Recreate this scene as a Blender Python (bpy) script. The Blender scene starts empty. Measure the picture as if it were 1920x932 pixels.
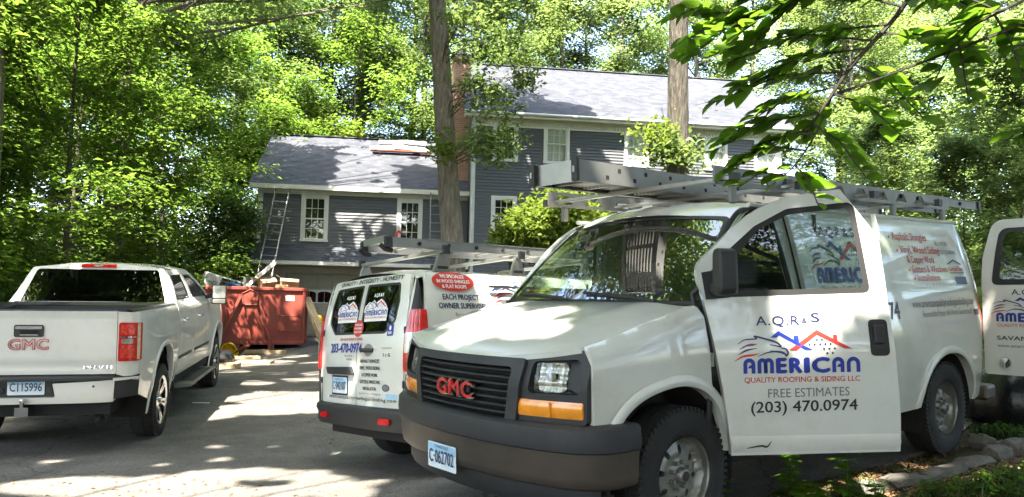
import bpy, bmesh, math, random
import numpy as np
from mathutils import Vector, Matrix
from mathutils.geometry import delaunay_2d_cdt
PI = math.pi
S = bpy.context.scene
COL = S.collection
random.seed(7)

# ---------------------------------------------------------------- camera
F_PX, PITCH, ROLL = 1423.0, math.radians(3.7), math.radians(1.25)
CAM = Vector((0, 0, 1.5))
fw = Vector((0, math.cos(PITCH), math.sin(PITCH)))
r0 = Vector((1, 0, 0)); u0 = r0.cross(fw)
RT = r0 * math.cos(ROLL) + u0 * math.sin(ROLL)
UP = u0 * math.cos(ROLL) - r0 * math.sin(ROLL)
cam = bpy.data.cameras.new('camera'); cam.sensor_width = 36.0; cam.lens = 36.0 * F_PX / 1920.0
cam.clip_start = 0.05; cam.clip_end = 600.0
camo = bpy.data.objects.new('camera', cam); COL.objects.link(camo)
camo.matrix_world = Matrix(((RT.x, UP.x, -fw.x, CAM.x), (RT.y, UP.y, -fw.y, CAM.y), (RT.z, UP.z, -fw.z, CAM.z), (0, 0, 0, 1)))
S.camera = camo

# ---------------------------------------------------------------- sky, sun, exposure
SUN_EL = math.radians(60.0)
SUN_H = Vector((-0.28, -0.96, 0)).normalized()          # horizontal direction towards the sun
SUN_DIR = SUN_H * math.cos(SUN_EL) + Vector((0, 0, math.sin(SUN_EL)))
world = bpy.data.worlds.new('World'); S.world = world; world.use_nodes = True
wn = world.node_tree.nodes; wn.clear()
sky = wn.new('ShaderNodeTexSky'); sky.sky_type = 'NISHITA'; sky.sun_disc = False
sky.sun_elevation = SUN_EL; sky.sun_rotation = math.atan2(SUN_H.x, SUN_H.y)
sky.air_density = 1.0; sky.dust_density = 3.0; sky.ozone_density = 0.6
bg = wn.new('ShaderNodeBackground'); bg.inputs['Strength'].default_value = 0.15
wo = wn.new('ShaderNodeOutputWorld')
world.node_tree.links.new(sky.outputs[0], bg.inputs[0]); world.node_tree.links.new(bg.outputs[0], wo.inputs[0])
sl = bpy.data.lights.new('sun', 'SUN'); sl.energy = 4.0; sl.angle = math.radians(0.55); sl.color = (1.0, 0.93, 0.80)
slo = bpy.data.objects.new('sun', sl); COL.objects.link(slo)
slo.rotation_euler = SUN_DIR.to_track_quat('Z', 'Y').to_euler(); slo.location = (0, 0, 40)
S.view_settings.view_transform = 'Standard'; S.view_settings.look = 'None'
S.view_settings.gamma = 1.0; S.view_settings.use_curve_mapping = False
S.view_settings.exposure = 3.1
cy = S.cycles
cy.use_denoising = True; cy.max_bounces = 12; cy.diffuse_bounces = 9; cy.glossy_bounces = 4
cy.transmission_bounces = 6; cy.transparent_max_bounces = 12; cy.caustics_reflective = False; cy.caustics_refractive = False
cy.sample_clamp_indirect = 6.0

# ---------------------------------------------------------------- materials
M = {}
def nodes(name):
    m = bpy.data.materials.new(name); m.use_nodes = True; M[name] = m
    nt = m.node_tree; nt.nodes.clear()
    out = nt.nodes.new('ShaderNodeOutputMaterial')
    return m, nt, out, (lambda t: nt.nodes.new(t)), (lambda a, b: nt.links.new(a, b))
def noise(N, L, co, scale, detail=4.0, rough=0.6):
    n = N('ShaderNodeTexNoise'); n.inputs['Scale'].default_value = scale
    n.inputs['Detail'].default_value = detail; n.inputs['Roughness'].default_value = rough
    if co is not None: L(co, n.inputs['Vector'])
    return n
def ramp(N, L, fac, stops):
    r = N('ShaderNodeValToRGB'); e = r.color_ramp.elements
    while len(e) > 1: e.remove(e[-1])
    e[0].position = stops[0][0]; e[0].color = (*stops[0][1], 1) if len(stops[0][1]) == 3 else stops[0][1]
    for p, c in stops[1:]:
        k = e.new(p); k.color = (*c, 1)
    L(fac, r.inputs[0]); return r
def mixc(N, L, fac, a, b, mode='MIX'):
    m = N('ShaderNodeMix'); m.data_type = 'RGBA'; m.blend_type = mode
    for i, v in ((0, fac), (6, a), (7, b)):
        if hasattr(v, 'is_output') or hasattr(v, 'links'): L(v, m.inputs[i])
        elif isinstance(v, (int, float)): m.inputs[i].default_value = v
        else: m.inputs[i].default_value = (*v, 1)
    return m.outputs[2]
def mk(name, col, rough=0.5, metal=0.0, coat=0.0, var=0.12, scale=3.0, bump=0.0, bscale=40.0, spec=0.5, dirt=None, dscale=1.5, stretch=None, emit=0):
    """principled surface with procedural colour variation, fine relief and optional dirt"""
    m, nt, out, N, L = nodes(name)
    b = N('ShaderNodeBsdfPrincipled'); tc = N('ShaderNodeTexCoord'); co = tc.outputs['Object']
    if stretch:
        mp = N('ShaderNodeMapping'); mp.inputs['Scale'].default_value = stretch; L(co, mp.inputs[0]); co = mp.outputs[0]
    n = noise(N, L, co, scale)
    lo = tuple(max(0, c * (1 - var)) for c in col); hi = tuple(min(1, c * (1 + var)) for c in col)
    c = ramp(N, L, n.outputs[0], [(0.3, lo), (0.7, hi)]).outputs[0]
    if dirt:
        d = noise(N, L, co, dscale, 6, 0.7)
        f = ramp(N, L, d.outputs[0], [(0.48, (0, 0, 0)), (0.72, (0.55, 0.55, 0.55))]).outputs[0]
        c = mixc(N, L, f, c, dirt)
    L(c, b.inputs['Base Color']); b.inputs['Roughness'].default_value = rough; b.inputs['Metallic'].default_value = metal
    b.inputs['Specular IOR Level'].default_value = spec
    b.inputs['Coat Weight'].default_value = coat; b.inputs['Coat Roughness'].default_value = 0.04
    if emit:
        b.inputs['Emission Strength'].default_value = emit
    if bump:
        bn = noise(N, L, co, bscale, 5); bp = N('ShaderNodeBump'); bp.inputs['Strength'].default_value = bump
        bp.inputs['Distance'].default_value = 0.02; L(bn.outputs[0], bp.inputs['Height']); L(bp.outputs[0], b.inputs['Normal'])
    L(b.outputs[0], out.inputs[0]); return m
def glass(name, tint, rough=0.0, ior=1.5, r0=0.045):
    m, nt, out, N, L = nodes(name)
    t = N('ShaderNodeBsdfTransparent'); t.inputs[0].default_value = (*tint, 1)
    g = N('ShaderNodeBsdfGlossy'); g.inputs['Roughness'].default_value = rough; g.inputs[0].default_value = (1, 1, 1, 1)
    f = N('ShaderNodeLayerWeight'); pw = N('ShaderNodeMath'); pw.operation = 'POWER'; L(f.outputs['Facing'], pw.inputs[0]); pw.inputs[1].default_value = 5.0
    sc = N('ShaderNodeMath'); sc.operation = 'MULTIPLY_ADD'; L(pw.outputs[0], sc.inputs[0]); sc.inputs[1].default_value = 1.0 - r0; sc.inputs[2].default_value = r0
    tc = N('ShaderNodeTexCoord'); n = noise(N, L, tc.outputs['Object'], 6, 3); mm = N('ShaderNodeMath'); mm.operation = 'MULTIPLY_ADD'
    L(n.outputs[0], mm.inputs[0]); mm.inputs[1].default_value = 0.02; L(sc.outputs[0], mm.inputs[2])
    x = N('ShaderNodeMixShader'); L(mm.outputs[0], x.inputs[0]); L(t.outputs[0], x.inputs[1]); L(g.outputs[0], x.inputs[2])
    L(x.outputs[0], out.inputs[0]); return m
def leafmat(name, a, b, c, trans=0.45, big=0.25):
    """leaf: diffuse + translucent, three greens mixed per leaf island and by slow noise"""
    m, nt, out, N, L = nodes(name)
    geo = N('ShaderNodeNewGeometry'); oi = N('ShaderNodeObjectInfo')
    col = ramp(N, L, geo.outputs['Random Per Island'], [(0.0, a), (0.5, b), (1.0, c)]).outputs[0]
    tc = N('ShaderNodeTexCoord'); n = noise(N, L, tc.outputs['Object'], big, 3)
    k = ramp(N, L, n.outputs[0], [(0.3, (0.72, 0.78, 0.7)), (0.7, (1.2, 1.15, 1.0))]).outputs[0]
    col = mixc(N, L, 1.0, col, k, 'MULTIPLY')
    hs = N('ShaderNodeHueSaturation'); L(col, hs.inputs['Color'])
    mr = N('ShaderNodeMapRange'); L(oi.outputs['Random'], mr.inputs[0]); mr.inputs[3].default_value = 0.78; mr.inputs[4].default_value = 1.2
    L(mr.outputs[0], hs.inputs['Value']); col = hs.outputs[0]
    p = N('ShaderNodeBsdfPrincipled'); L(col, p.inputs['Base Color']); p.inputs['Roughness'].default_value = 0.42; p.inputs['Specular IOR Level'].default_value = 0.35
    t = N('ShaderNodeBsdfTranslucent'); tcx = mixc(N, L, 1.0, col, (1.32, 1.32, 0.85), 'MULTIPLY'); L(tcx, t.inputs[0])
    x = N('ShaderNodeMixShader'); x.inputs[0].default_value = trans; L(p.outputs[0], x.inputs[1]); L(t.outputs[0], x.inputs[2])
    L(x.outputs[0], out.inputs[0]); return m

mk('white_paint', (0.64, 0.65, 0.60), 0.28, coat=1.0, var=0.03, scale=1.2, dirt=(0.55, 0.53, 0.46), dscale=2.2)
mk('work_van_paint', (0.60, 0.61, 0.57), 0.28, coat=1.0, var=0.05, scale=1.0, dirt=(0.44, 0.42, 0.35), dscale=1.8)
mk('pearl_paint', (0.72, 0.705, 0.65), 0.26, coat=1.0, var=0.03, scale=1.2, dirt=(0.52, 0.50, 0.44), dscale=1.6)
mk('dark_plastic', (0.018, 0.019, 0.021), 0.5, var=0.2, bump=0.15, bscale=250)
mk('grey_plastic', (0.022, 0.023, 0.026), 0.5, var=0.2, bump=0.2, bscale=160, dirt=(0.05, 0.046, 0.04), dscale=4)
mk('black_rubber', (0.013, 0.013, 0.013), 0.8, var=0.3, scale=9, bump=0.3, bscale=60, dirt=(0.035, 0.032, 0.028), dscale=4)
mk('seal', (0.012, 0.012, 0.012), 0.55)
mk('under', (0.012, 0.012, 0.012), 0.9)
mk('interior', (0.05, 0.05, 0.055), 0.85, var=0.2)
mk('seat_cloth', (0.09, 0.09, 0.10), 0.9, var=0.2, scale=12)
mk('bumper_metal', (0.085, 0.070, 0.058), 0.4, metal=0.4, var=0.2, scale=2, bump=0.08, bscale=18, dirt=(0.12, 0.09, 0.07), dscale=3)
mk('chrome', (0.75, 0.75, 0.76), 0.09, metal=1.0, var=0.05)
mk('steel_wheel', (0.24, 0.24, 0.22), 0.38, metal=0.6, var=0.15, scale=9, dirt=(0.12, 0.11, 0.09), dscale=7)
mk('alloy', (0.62, 0.62, 0.62), 0.16, metal=1.0, var=0.08)
mk('aluminium', (0.31, 0.31, 0.30), 0.38, metal=0.8, var=0.14, scale=5, bump=0.05, bscale=30, dirt=(0.32, 0.30, 0.27), dscale=5)
mk('dull_aluminium', (0.19, 0.19, 0.18), 0.5, metal=0.5, var=0.2, scale=4, dirt=(0.22, 0.21, 0.19), dscale=4)
mk('amber', (0.85, 0.30, 0.02), 0.18, coat=1, var=0.18, scale=14)
mk('lamp_red', (0.55, 0.015, 0.012), 0.14, coat=1, var=0.3, scale=18)
mk('brake_cell', (0.75, 0.05, 0.03), 0.2, coat=1, var=0.5, scale=30)
mk('lamp_clear', (0.40, 0.40, 0.36), 0.25, metal=0.5, coat=1, var=0.45, scale=26)
mk('lamp_yellow', (0.6, 0.50, 0.30), 0.15, coat=1, var=0.3, scale=20)
mk('print_blue', (0.012, 0.030, 0.26), 0.35, var=0.08)
mk('print_navy', (0.015, 0.022, 0.09), 0.35, var=0.1)
mk('print_red', (0.52, 0.035, 0.025), 0.35, var=0.08)
mk('print_black', (0.02, 0.022, 0.03), 0.4, var=0.1)
mk('print_grey', (0.16, 0.17, 0.18), 0.4, var=0.15)
mk('print_white', (0.80, 0.80, 0.80), 0.35, var=0.04)
mk('badge_red', (0.60, 0.02, 0.03), 0.25, coat=1, var=0.1)
mk('plate_blue', (0.33, 0.55, 0.74), 0.45, var=0.12, scale=6)
mk('plate_pale', (0.66, 0.75, 0.80), 0.45, var=0.08, scale=6)
mk('plate_ink', (0.03, 0.05, 0.14), 0.45)
glass('windshield_glass', (0.60, 0.70, 0.64), r0=0.28)
glass('tint_glass', (0.05, 0.06, 0.06), r0=0.06)
glass('door_glass', (0.52, 0.60, 0.58), r0=0.06)
glass('pane_glass', (0.80, 0.84, 0.82), r0=0.08)
glass('lens_glass', (0.93, 0.93, 0.9))

# ---------------------------------------------------------------- mesh helpers
def link(name, me, mat=None, parent=None):
    o = bpy.data.objects.new(name, me); COL.objects.link(o)
    if mat is not None: me.materials.append(M[mat] if isinstance(mat, str) else mat)
    if parent is not None: o.parent = parent
    return o
def mesh(name, vs, fs, mat=None, parent=None, smooth=None):
    me = bpy.data.meshes.new(name); me.from_pydata([tuple(v) for v in vs], [], fs); me.update()
    if smooth is not None:
        me.polygons.foreach_set('use_smooth', [True] * len(me.polygons))
        me.set_sharp_from_angle(angle=math.radians(smooth))
    return link(name, me, mat, parent)
def empty(name, label, cat, loc=(0, 0, 0), rot=(0, 0, 0), group=None):
    o = bpy.data.objects.new(name, None); COL.objects.link(o); o.location = loc; o.rotation_euler = rot
    o['label'] = label; o['category'] = cat
    if group: o['group'] = group
    return o
def tag(o, label, cat, group=None):
    o['label'] = label; o['category'] = cat
    if group: o['group'] = group
    return o
def dup(o, parent=None):
    c = o.copy(); COL.objects.link(c); c.parent = parent
    for ch in o.children: dup(ch, c)
    return c
class MB:
    """collects simple solids into one mesh"""
    def __init__(s): s.v = []; s.f = []
    def add(s, vs, fs):
        k = len(s.v); s.v += [tuple(v) for v in vs]; s.f += [tuple(i + k for i in f) for f in fs]; return s
    def box(s, a, b, mat=None):
        x0, y0, z0 = a; x1, y1, z1 = b
        vs = [Vector(p) for p in ((x0, y0, z0), (x1, y0, z0), (x1, y1, z0), (x0, y1, z0), (x0, y0, z1), (x1, y0, z1), (x1, y1, z1), (x0, y1, z1))]
        if mat is not None: vs = [mat @ v for v in vs]
        return s.add(vs, [(0, 3, 2, 1), (4, 5, 6, 7), (0, 1, 5, 4), (1, 2, 6, 5), (2, 3, 7, 6), (3, 0, 4, 7)])
    def bar(s, p, q, w, h, up=(0, 0, 1)):
        p = Vector(p); q = Vector(q); d = (q - p).normalized(); up = Vector(up)
        if abs(d.dot(up)) > 0.98: up = Vector((1, 0, 0))
        a = d.cross(up).normalized(); b = a.cross(d).normalized()
        vs = [e + a * (sa * w / 2) + b * (sb * h / 2) for e in (p, q) for sa, sb in ((-1, -1), (1, -1), (1, 1), (-1, 1))]
        return s.add(vs, [(3, 2, 1, 0), (4, 5, 6, 7), (0, 1, 5, 4), (1, 2, 6, 5), (2, 3, 7, 6), (3, 0, 4, 7)])
    def tube(s, pts, rad, n=8, cap=True):
        pts = [Vector(p) for p in pts]; k0 = len(s.v); m = len(pts)
        rads = rad if isinstance(rad, (list, tuple)) else [rad] * m
        pa = None
        for i, p in enumerate(pts):
            d = (pts[min(i + 1, m - 1)] - pts[max(i - 1, 0)]).normalized()
            if pa is None:
                a = d.orthogonal().normalized()
            else:
                a = (pa - d * pa.dot(d)); a = a.normalized() if a.length > 1e-6 else d.orthogonal().normalized()
            pa = a; b = d.cross(a)
            for j in range(n):
                t = 2 * PI * j / n; s.v.append(tuple(p + (a * math.cos(t) + b * math.sin(t)) * rads[i]))
        for i in range(m - 1):
            for j in range(n):
                s.f.append((k0 + i * n + j, k0 + i * n + (j + 1) % n, k0 + (i + 1) * n + (j + 1) % n, k0 + (i + 1) * n + j))
        if cap:
            s.f.append(tuple(k0 + j for j in reversed(range(n)))); s.f.append(tuple(k0 + (m - 1) * n + j for j in range(n)))
        return s
    def lathe(s, prof, n=32, axis='Y', c=(0, 0, 0), a0=0, a1=2 * PI):
        k0 = len(s.v); full = abs(a1 - a0 - 2 * PI) < 1e-6; cnt = n if full else n + 1
        for i in range(cnt):
            t = a0 + (a1 - a0) * i / n; ca, sa = math.cos(t), math.sin(t)
            for r, h in prof:
                p = (r * ca, h, r * sa) if axis == 'Y' else ((r * ca, r * sa, h) if axis == 'Z' else (h, r * ca, r * sa))
                s.v.append((p[0] + c[0], p[1] + c[1], p[2] + c[2]))
        m = len(prof)
        for i in range(n):
            i2 = (i + 1) % cnt
            for j in range(m - 1):
                s.f.append((k0 + i * m + j, k0 + i2 * m + j, k0 + i2 * m + j + 1, k0 + i * m + j + 1))
        return s
    def grid(s, rows):
        """rows of equal length point lists -> quad sheet"""
        k0 = len(s.v); m = len(rows[0])
        for r in rows: s.v += [tuple(p) for p in r]
        for i in range(len(rows) - 1):
            for j in range(m - 1): s.f.append((k0 + i * m + j, k0 + i * m + j + 1, k0 + (i + 1) * m + j + 1, k0 + (i + 1) * m + j))
        return s
    def prism(s, poly, fn0, fn1):
        k0 = len(s.v); n = len(poly)
        s.v += [tuple(fn0(*p)) for p in poly] + [tuple(fn1(*p)) for p in poly]
        s.f.append(tuple(k0 + i for i in range(n))); s.f.append(tuple(k0 + n + i for i in reversed(range(n))))
        for i in range(n): s.f.append((k0 + i, k0 + n + i, k0 + n + (i + 1) % n, k0 + (i + 1) % n))
        return s
    def build(s, name, mat=None, parent=None, smooth=None, bevel=0):
        o = mesh(name, s.v, s.f, mat, parent, smooth)
        if bevel:
            b = o.modifiers.new('b', 'BEVEL'); b.width = bevel; b.segments = 2; b.limit_method = 'ANGLE'
        return o
def crv(pts):
    xs = np.array([p[0] for p in pts], float); ys = np.array([p[1] for p in pts], float)
    d = np.diff(ys) / np.diff(xs); m = np.zeros(len(xs)); m[0] = d[0]; m[-1] = d[-1]
    for i in range(1, len(xs) - 1): m[i] = 0 if d[i - 1] * d[i] <= 0 else 2 * d[i - 1] * d[i] / (d[i - 1] + d[i])
    def f(x):
        if x <= xs[0]: return float(ys[0])
        if x >= xs[-1]: return float(ys[-1])
        i = int(np.searchsorted(xs, x) - 1); h = xs[i + 1] - xs[i]; t = (x - xs[i]) / h
        return float((2 * t**3 - 3 * t**2 + 1) * ys[i] + (t**3 - 2 * t**2 + t) * h * m[i] + (-2 * t**3 + 3 * t**2) * ys[i + 1] + (t**3 - t**2) * h * m[i + 1])
    return f
def cat(pts, n=8, closed=False):
    """Catmull-Rom through points (any dimension)"""
    P = [np.array(p, float) for p in pts]; k = len(P); out = []
    rng = range(k) if closed else range(k - 1)
    for i in rng:
        p1, p2 = P[i], P[(i + 1) % k]
        p0 = P[(i - 1) % k] if (closed or i > 0) else 2 * p1 - p2
        p3 = P[(i + 2) % k] if (closed or i + 2 < k) else 2 * p2 - p1
        for j in range(n):
            t = j / n
            out.append(tuple(0.5 * (2 * p1 + (p2 - p0) * t + (2 * p0 - 5 * p1 + 4 * p2 - p3) * t * t + (3 * p1 - p0 - 3 * p2 + p3) * t**3)))
    if not closed: out.append(tuple(P[-1]))
    return out
def fil(pts, n=5):
    """polygon with rounded corners: (x, y) or (x, y, r)"""
    out = []; k = len(pts)
    for i in range(k):
        p = Vector(pts[i][:2]); r = pts[i][2] if len(pts[i]) > 2 else 0
        if r <= 0: out.append((p.x, p.y)); continue
        a = Vector(pts[i - 1][:2]) - p; b = Vector(pts[(i + 1) % k][:2]) - p
        la, lb = a.length, b.length; a.normalize(); b.normalize()
        ang = a.angle(b); t = min(r / math.tan(ang / 2), la * 0.48, lb * 0.48)
        s0 = p + a * t; s1 = p + b * t
        for j in range(n + 1):
            q = j / n; w = p * (2 * q * (1 - q)) + s0 * (1 - q)**2 + s1 * q**2; out.append((w.x, w.y))
    return out
def rr(x0, y0, x1, y1, r=0.03): return fil([(x0, y0, r), (x1, y0, r), (x1, y1, r), (x0, y1, r)])
def ell(cx, cy, rx, ry, n=28): return [(cx + rx * math.cos(2 * PI * i / n), cy + ry * math.sin(2 * PI * i / n)) for i in range(n)]
def inside(pts, poly):
    x, y = pts[:, 0], pts[:, 1]; c = np.zeros(len(pts), bool); P = np.array(poly); n = len(P)
    for i in range(n):
        x1, y1 = P[i]; x2, y2 = P[i - 1]
        if y1 == y2: continue
        k = ((y1 > y) != (y2 > y)) & (x < (x2 - x1) * (y - y1) / (y2 - y1) + x1); c ^= k
    return c
def dens(poly, step):
    out = []
    for i in range(len(poly)):
        a = np.array(poly[i]); b = np.array(poly[(i + 1) % len(poly)]); d = np.linalg.norm(b - a)
        if d < 1e-6: continue
        k = max(1, int(round(d / step)))
        for j in range(k): out.append(tuple(a + (b - a) * j / k))
    return out
def tri2d(outer, holes=(), step=0.07):
    """triangulate a 2D region with holes, with interior grid points"""
    loops = [dens(outer, step)] + [dens(h, step) for h in holes]
    pts = []; edges = []
    for lp in loops:
        k = len(pts); pts += lp; edges += [(k + i, k + (i + 1) % len(lp)) for i in range(len(lp))]
    A = np.array(loops[0]); x0, y0 = A.min(0); x1, y1 = A.max(0)
    gx, gy = np.meshgrid(np.arange(x0 + step / 2, x1, step), np.arange(y0 + step / 2, y1, step))
    g = np.stack([gx.ravel(), gy.ravel()], 1)
    if len(g):
        k = inside(g, loops[0])
        for h in loops[1:]: k &= ~inside(g, h)
        g = g[k]
        if len(g):   # keep away from the borders
            B = np.array(pts); keep = np.ones(len(g), bool)
            for c in range(0, len(g), 500):
                d = ((g[c:c + 500, None, :] - B[None])**2).sum(2).min(1); keep[c:c + 500] = d > (0.45 * step)**2
            pts = pts + [tuple(q) for q in g[keep]]
    v, e, f, *_ = delaunay_2d_cdt([Vector(p) for p in pts], edges, [], 0, 1e-6)
    v = np.array([tuple(q) for q in v]); f = [tuple(q) for q in f]
    C = np.array([v[list(q)].mean(0) for q in f]); k = inside(C, loops[0])
    for h in loops[1:]: k &= ~inside(C, h)
    return v, [f[i] for i in range(len(f)) if k[i]]
def panel(name, outer, fn, mat, parent=None, holes=(), step=0.07, rim=None, smooth=40):
    v, f = tri2d(outer, holes, step)
    P = [Vector(fn(*q)) for q in v]
    if rim is not None:
        R = Vector(rim) if not callable(rim) else None
        cnt = {}
        for t in f:
            for i in range(3):
                a, b = t[i], t[(i + 1) % 3]; k = (min(a, b), max(a, b)); cnt.setdefault(k, []).append((a, b))
        mp = {}; nf = []
        for k, l in cnt.items():
            if len(l) == 1:
                a, b = l[0]
                for q in (a, b):
                    if q not in mp: mp[q] = len(P); P.append(P[q] + (R if R is not None else Vector(rim(*v[q]))))
                nf.append((b, a, mp[a], mp[b]))
        f = list(f) + nf
    used = sorted({i for t in f for i in t}); ix = {a: b for b, a in enumerate(used)}
    return mesh(name, [P[i] for i in used], [tuple(ix[i] for i in t) for t in f], mat, parent, smooth)
def ruled(name, A, B, mat, parent=None, n=3, smooth=40):
    rows = []
    for j in range(n + 1):
        t = j / n; rows.append([Vector(a).lerp(Vector(b), t) for a, b in zip(A, B)])
    return MB().grid(rows).build(name, mat, parent, smooth)
def sweep(name, path, prof, mat, parent=None, closed=False, smooth=40, caps=True):
    """profile (outward, z) swept along a plan path; outward is to the right of travel"""
    n = len(path); rows = []
    for i, p in enumerate(path):
        a = Vector(path[max(i - 1, 0)][:2]); b = Vector(path[min(i + 1, n - 1)][:2]); d = (b - a).normalized()
        nn = Vector((d.y, -d.x)); z0 = p[2] if len(p) > 2 else 0
        rows.append([(p[0] + nn.x * o, p[1] + nn.y * o, z + z0) for o, z in prof])
    mb = MB().grid(rows)
    if caps:
        k = len(prof); mb.f.append(tuple(range(k))); mb.f.append(tuple(reversed(range(k * (n - 1), k * n))))
    return mb.build(name, mat, parent, smooth)
_tc = {}
def text2d(s, size=1.0, bold=0.0, xs=1.0, shear=0.0, space=1.0, align='LEFT'):
    key = (s, bold, shear, space)
    if key not in _tc:
        c = bpy.data.curves.new('t', 'FONT'); c.body = s; c.size = 1.0; c.offset = bold; c.shear = shear
        c.space_character = space; c.resolution_u = 3
        o = bpy.data.objects.new('t', c); COL.objects.link(o)
        me = bpy.data.meshes.new_from_object(o.evaluated_get(bpy.context.evaluated_depsgraph_get()))
        vs = np.array([tuple(v.co)[:2] for v in me.vertices]) if len(me.vertices) else np.zeros((0, 2))
        fs = [tuple(p.vertices) for p in me.polygons]
        bpy.data.objects.remove(o); bpy.data.curves.remove(c); bpy.data.meshes.remove(me)
        _tc[key] = (vs, fs)
    v, f = _tc[key]; v = v.copy() * size; v[:, 0] *= xs
    w = v[:, 0].max() - v[:, 0].min() if len(v) else 0
    if len(v):
        v[:, 0] -= v[:, 0].min()
        if align == 'CENTER': v[:, 0] -= w / 2
        if align == 'RIGHT': v[:, 0] -= w
    return v, f, w
class Decal:
    """flat print laid on a surface: fn(u, v) -> point just above the paint"""
    def __init__(s, fn): s.fn = fn; s.lay = {}; s.words = []
    def L(s, mat): return s.lay.setdefault(mat, MB())
    def text(s, t, u, v, h, mat, bold=0.0, width=None, align='LEFT', shear=0.0, space=1.0, slope=0.0, xs=1.0, merge=False):
        if merge: dst = s.L(mat)
        else: dst = MB(); s.words.append((mat, dst))
        vv, ff, w = text2d(t, h / 0.69, 0.0, xs, shear, space, align)
        if width and w > 0: vv[:, 0] *= width / w
        e = bold * h * 1.3
        offs = [(0, 0)] if bold <= 0 else [(e, 0), (-e, 0), (0, e * .7), (0, -e * .7), (e * .7, e * .5), (-e * .7, -e * .5)]
        for i, (ox, oy) in enumerate(offs):
            dst.add([s.fn(u + a + ox, v + b + oy + slope * a, i * .00012) for a, b in vv], ff)
        return s
    def arch(s, pt, x0, x1, y0, y1, t, mat):
        """round-topped letter stroke, in emblem units mapped by pt"""
        r = min((x1 - x0) / 2, 55); ri = max(r - t, 4)
        o = [(x0, y0), (x0, y1 + r)] + [(x0 + r - r * math.cos(a), y1 + r - r * math.sin(a)) for a in np.linspace(0, PI / 2, 6)] + [(x1 - r + r * math.sin(a), y1 + r - r * math.cos(a)) for a in np.linspace(0, PI / 2, 6)] + [(x1, y0)]
        i = [(x1 - t, y0), (x1 - t, y1 + t + ri)] + [(x1 - t - ri + ri * math.cos(a), y1 + t + ri - ri * math.sin(a)) for a in np.linspace(0, PI / 2, 5)] + [(x0 + t + ri - ri * math.sin(a), y1 + t + ri - ri * math.cos(a)) for a in np.linspace(0, PI / 2, 5)] + [(x0 + t, y0)]
        v, f = tri2d([pt(*q) for q in o + i], (), .3); s.L(mat).add([s.fn(a, b) for a, b in v], f)
    def poly(s, pts, mat, lift=0):
        ext = max(max(p[i] for p in pts) - min(p[i] for p in pts) for i in (0, 1)); v, f = tri2d(pts, (), 0.25 if ext < .1 else .045)
        s.L(mat).add([Vector(s.fn(*q, lift)) for q in v], f); return s
    def stroke(s, pts, w0, w1, mat, n=6, peak=None):
        c = [Vector(p) for p in cat(pts, n)]; k = len(c); l = []; r = []
        for i, p in enumerate(c):
            d = (c[min(i + 1, k - 1)] - c[max(i - 1, 0)]).normalized(); q = Vector((-d.y, d.x)); t = i / (k - 1)
            w = w0 + (w1 - w0) * t if peak is None else peak * math.sin(PI * min(max(t, 0.02), 0.98)) + w0 * (1 - t) + w1 * t
            l.append(p + q * w / 2); r.append(p - q * w / 2)
        mb = s.L(mat); vs = [s.fn(*p) for p in l] + [s.fn(*p) for p in r]
        mb.add(vs, [(i, i + 1, k + i + 1, k + i) for i in range(k - 1)]); return s
    def build(s, name, parent, names=None):
        for m, mb in s.lay.items():
            if mb.f: mb.build('emblem' if name in ('lettering', 'side_lettering', 'side_emblem', 'rear_lettering') else name, m, parent)
        for m, mb in s.words: mb.build('lettering' if 'letter' in name or 'text' in name or 'emblem' in name else name, m, parent)
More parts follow.
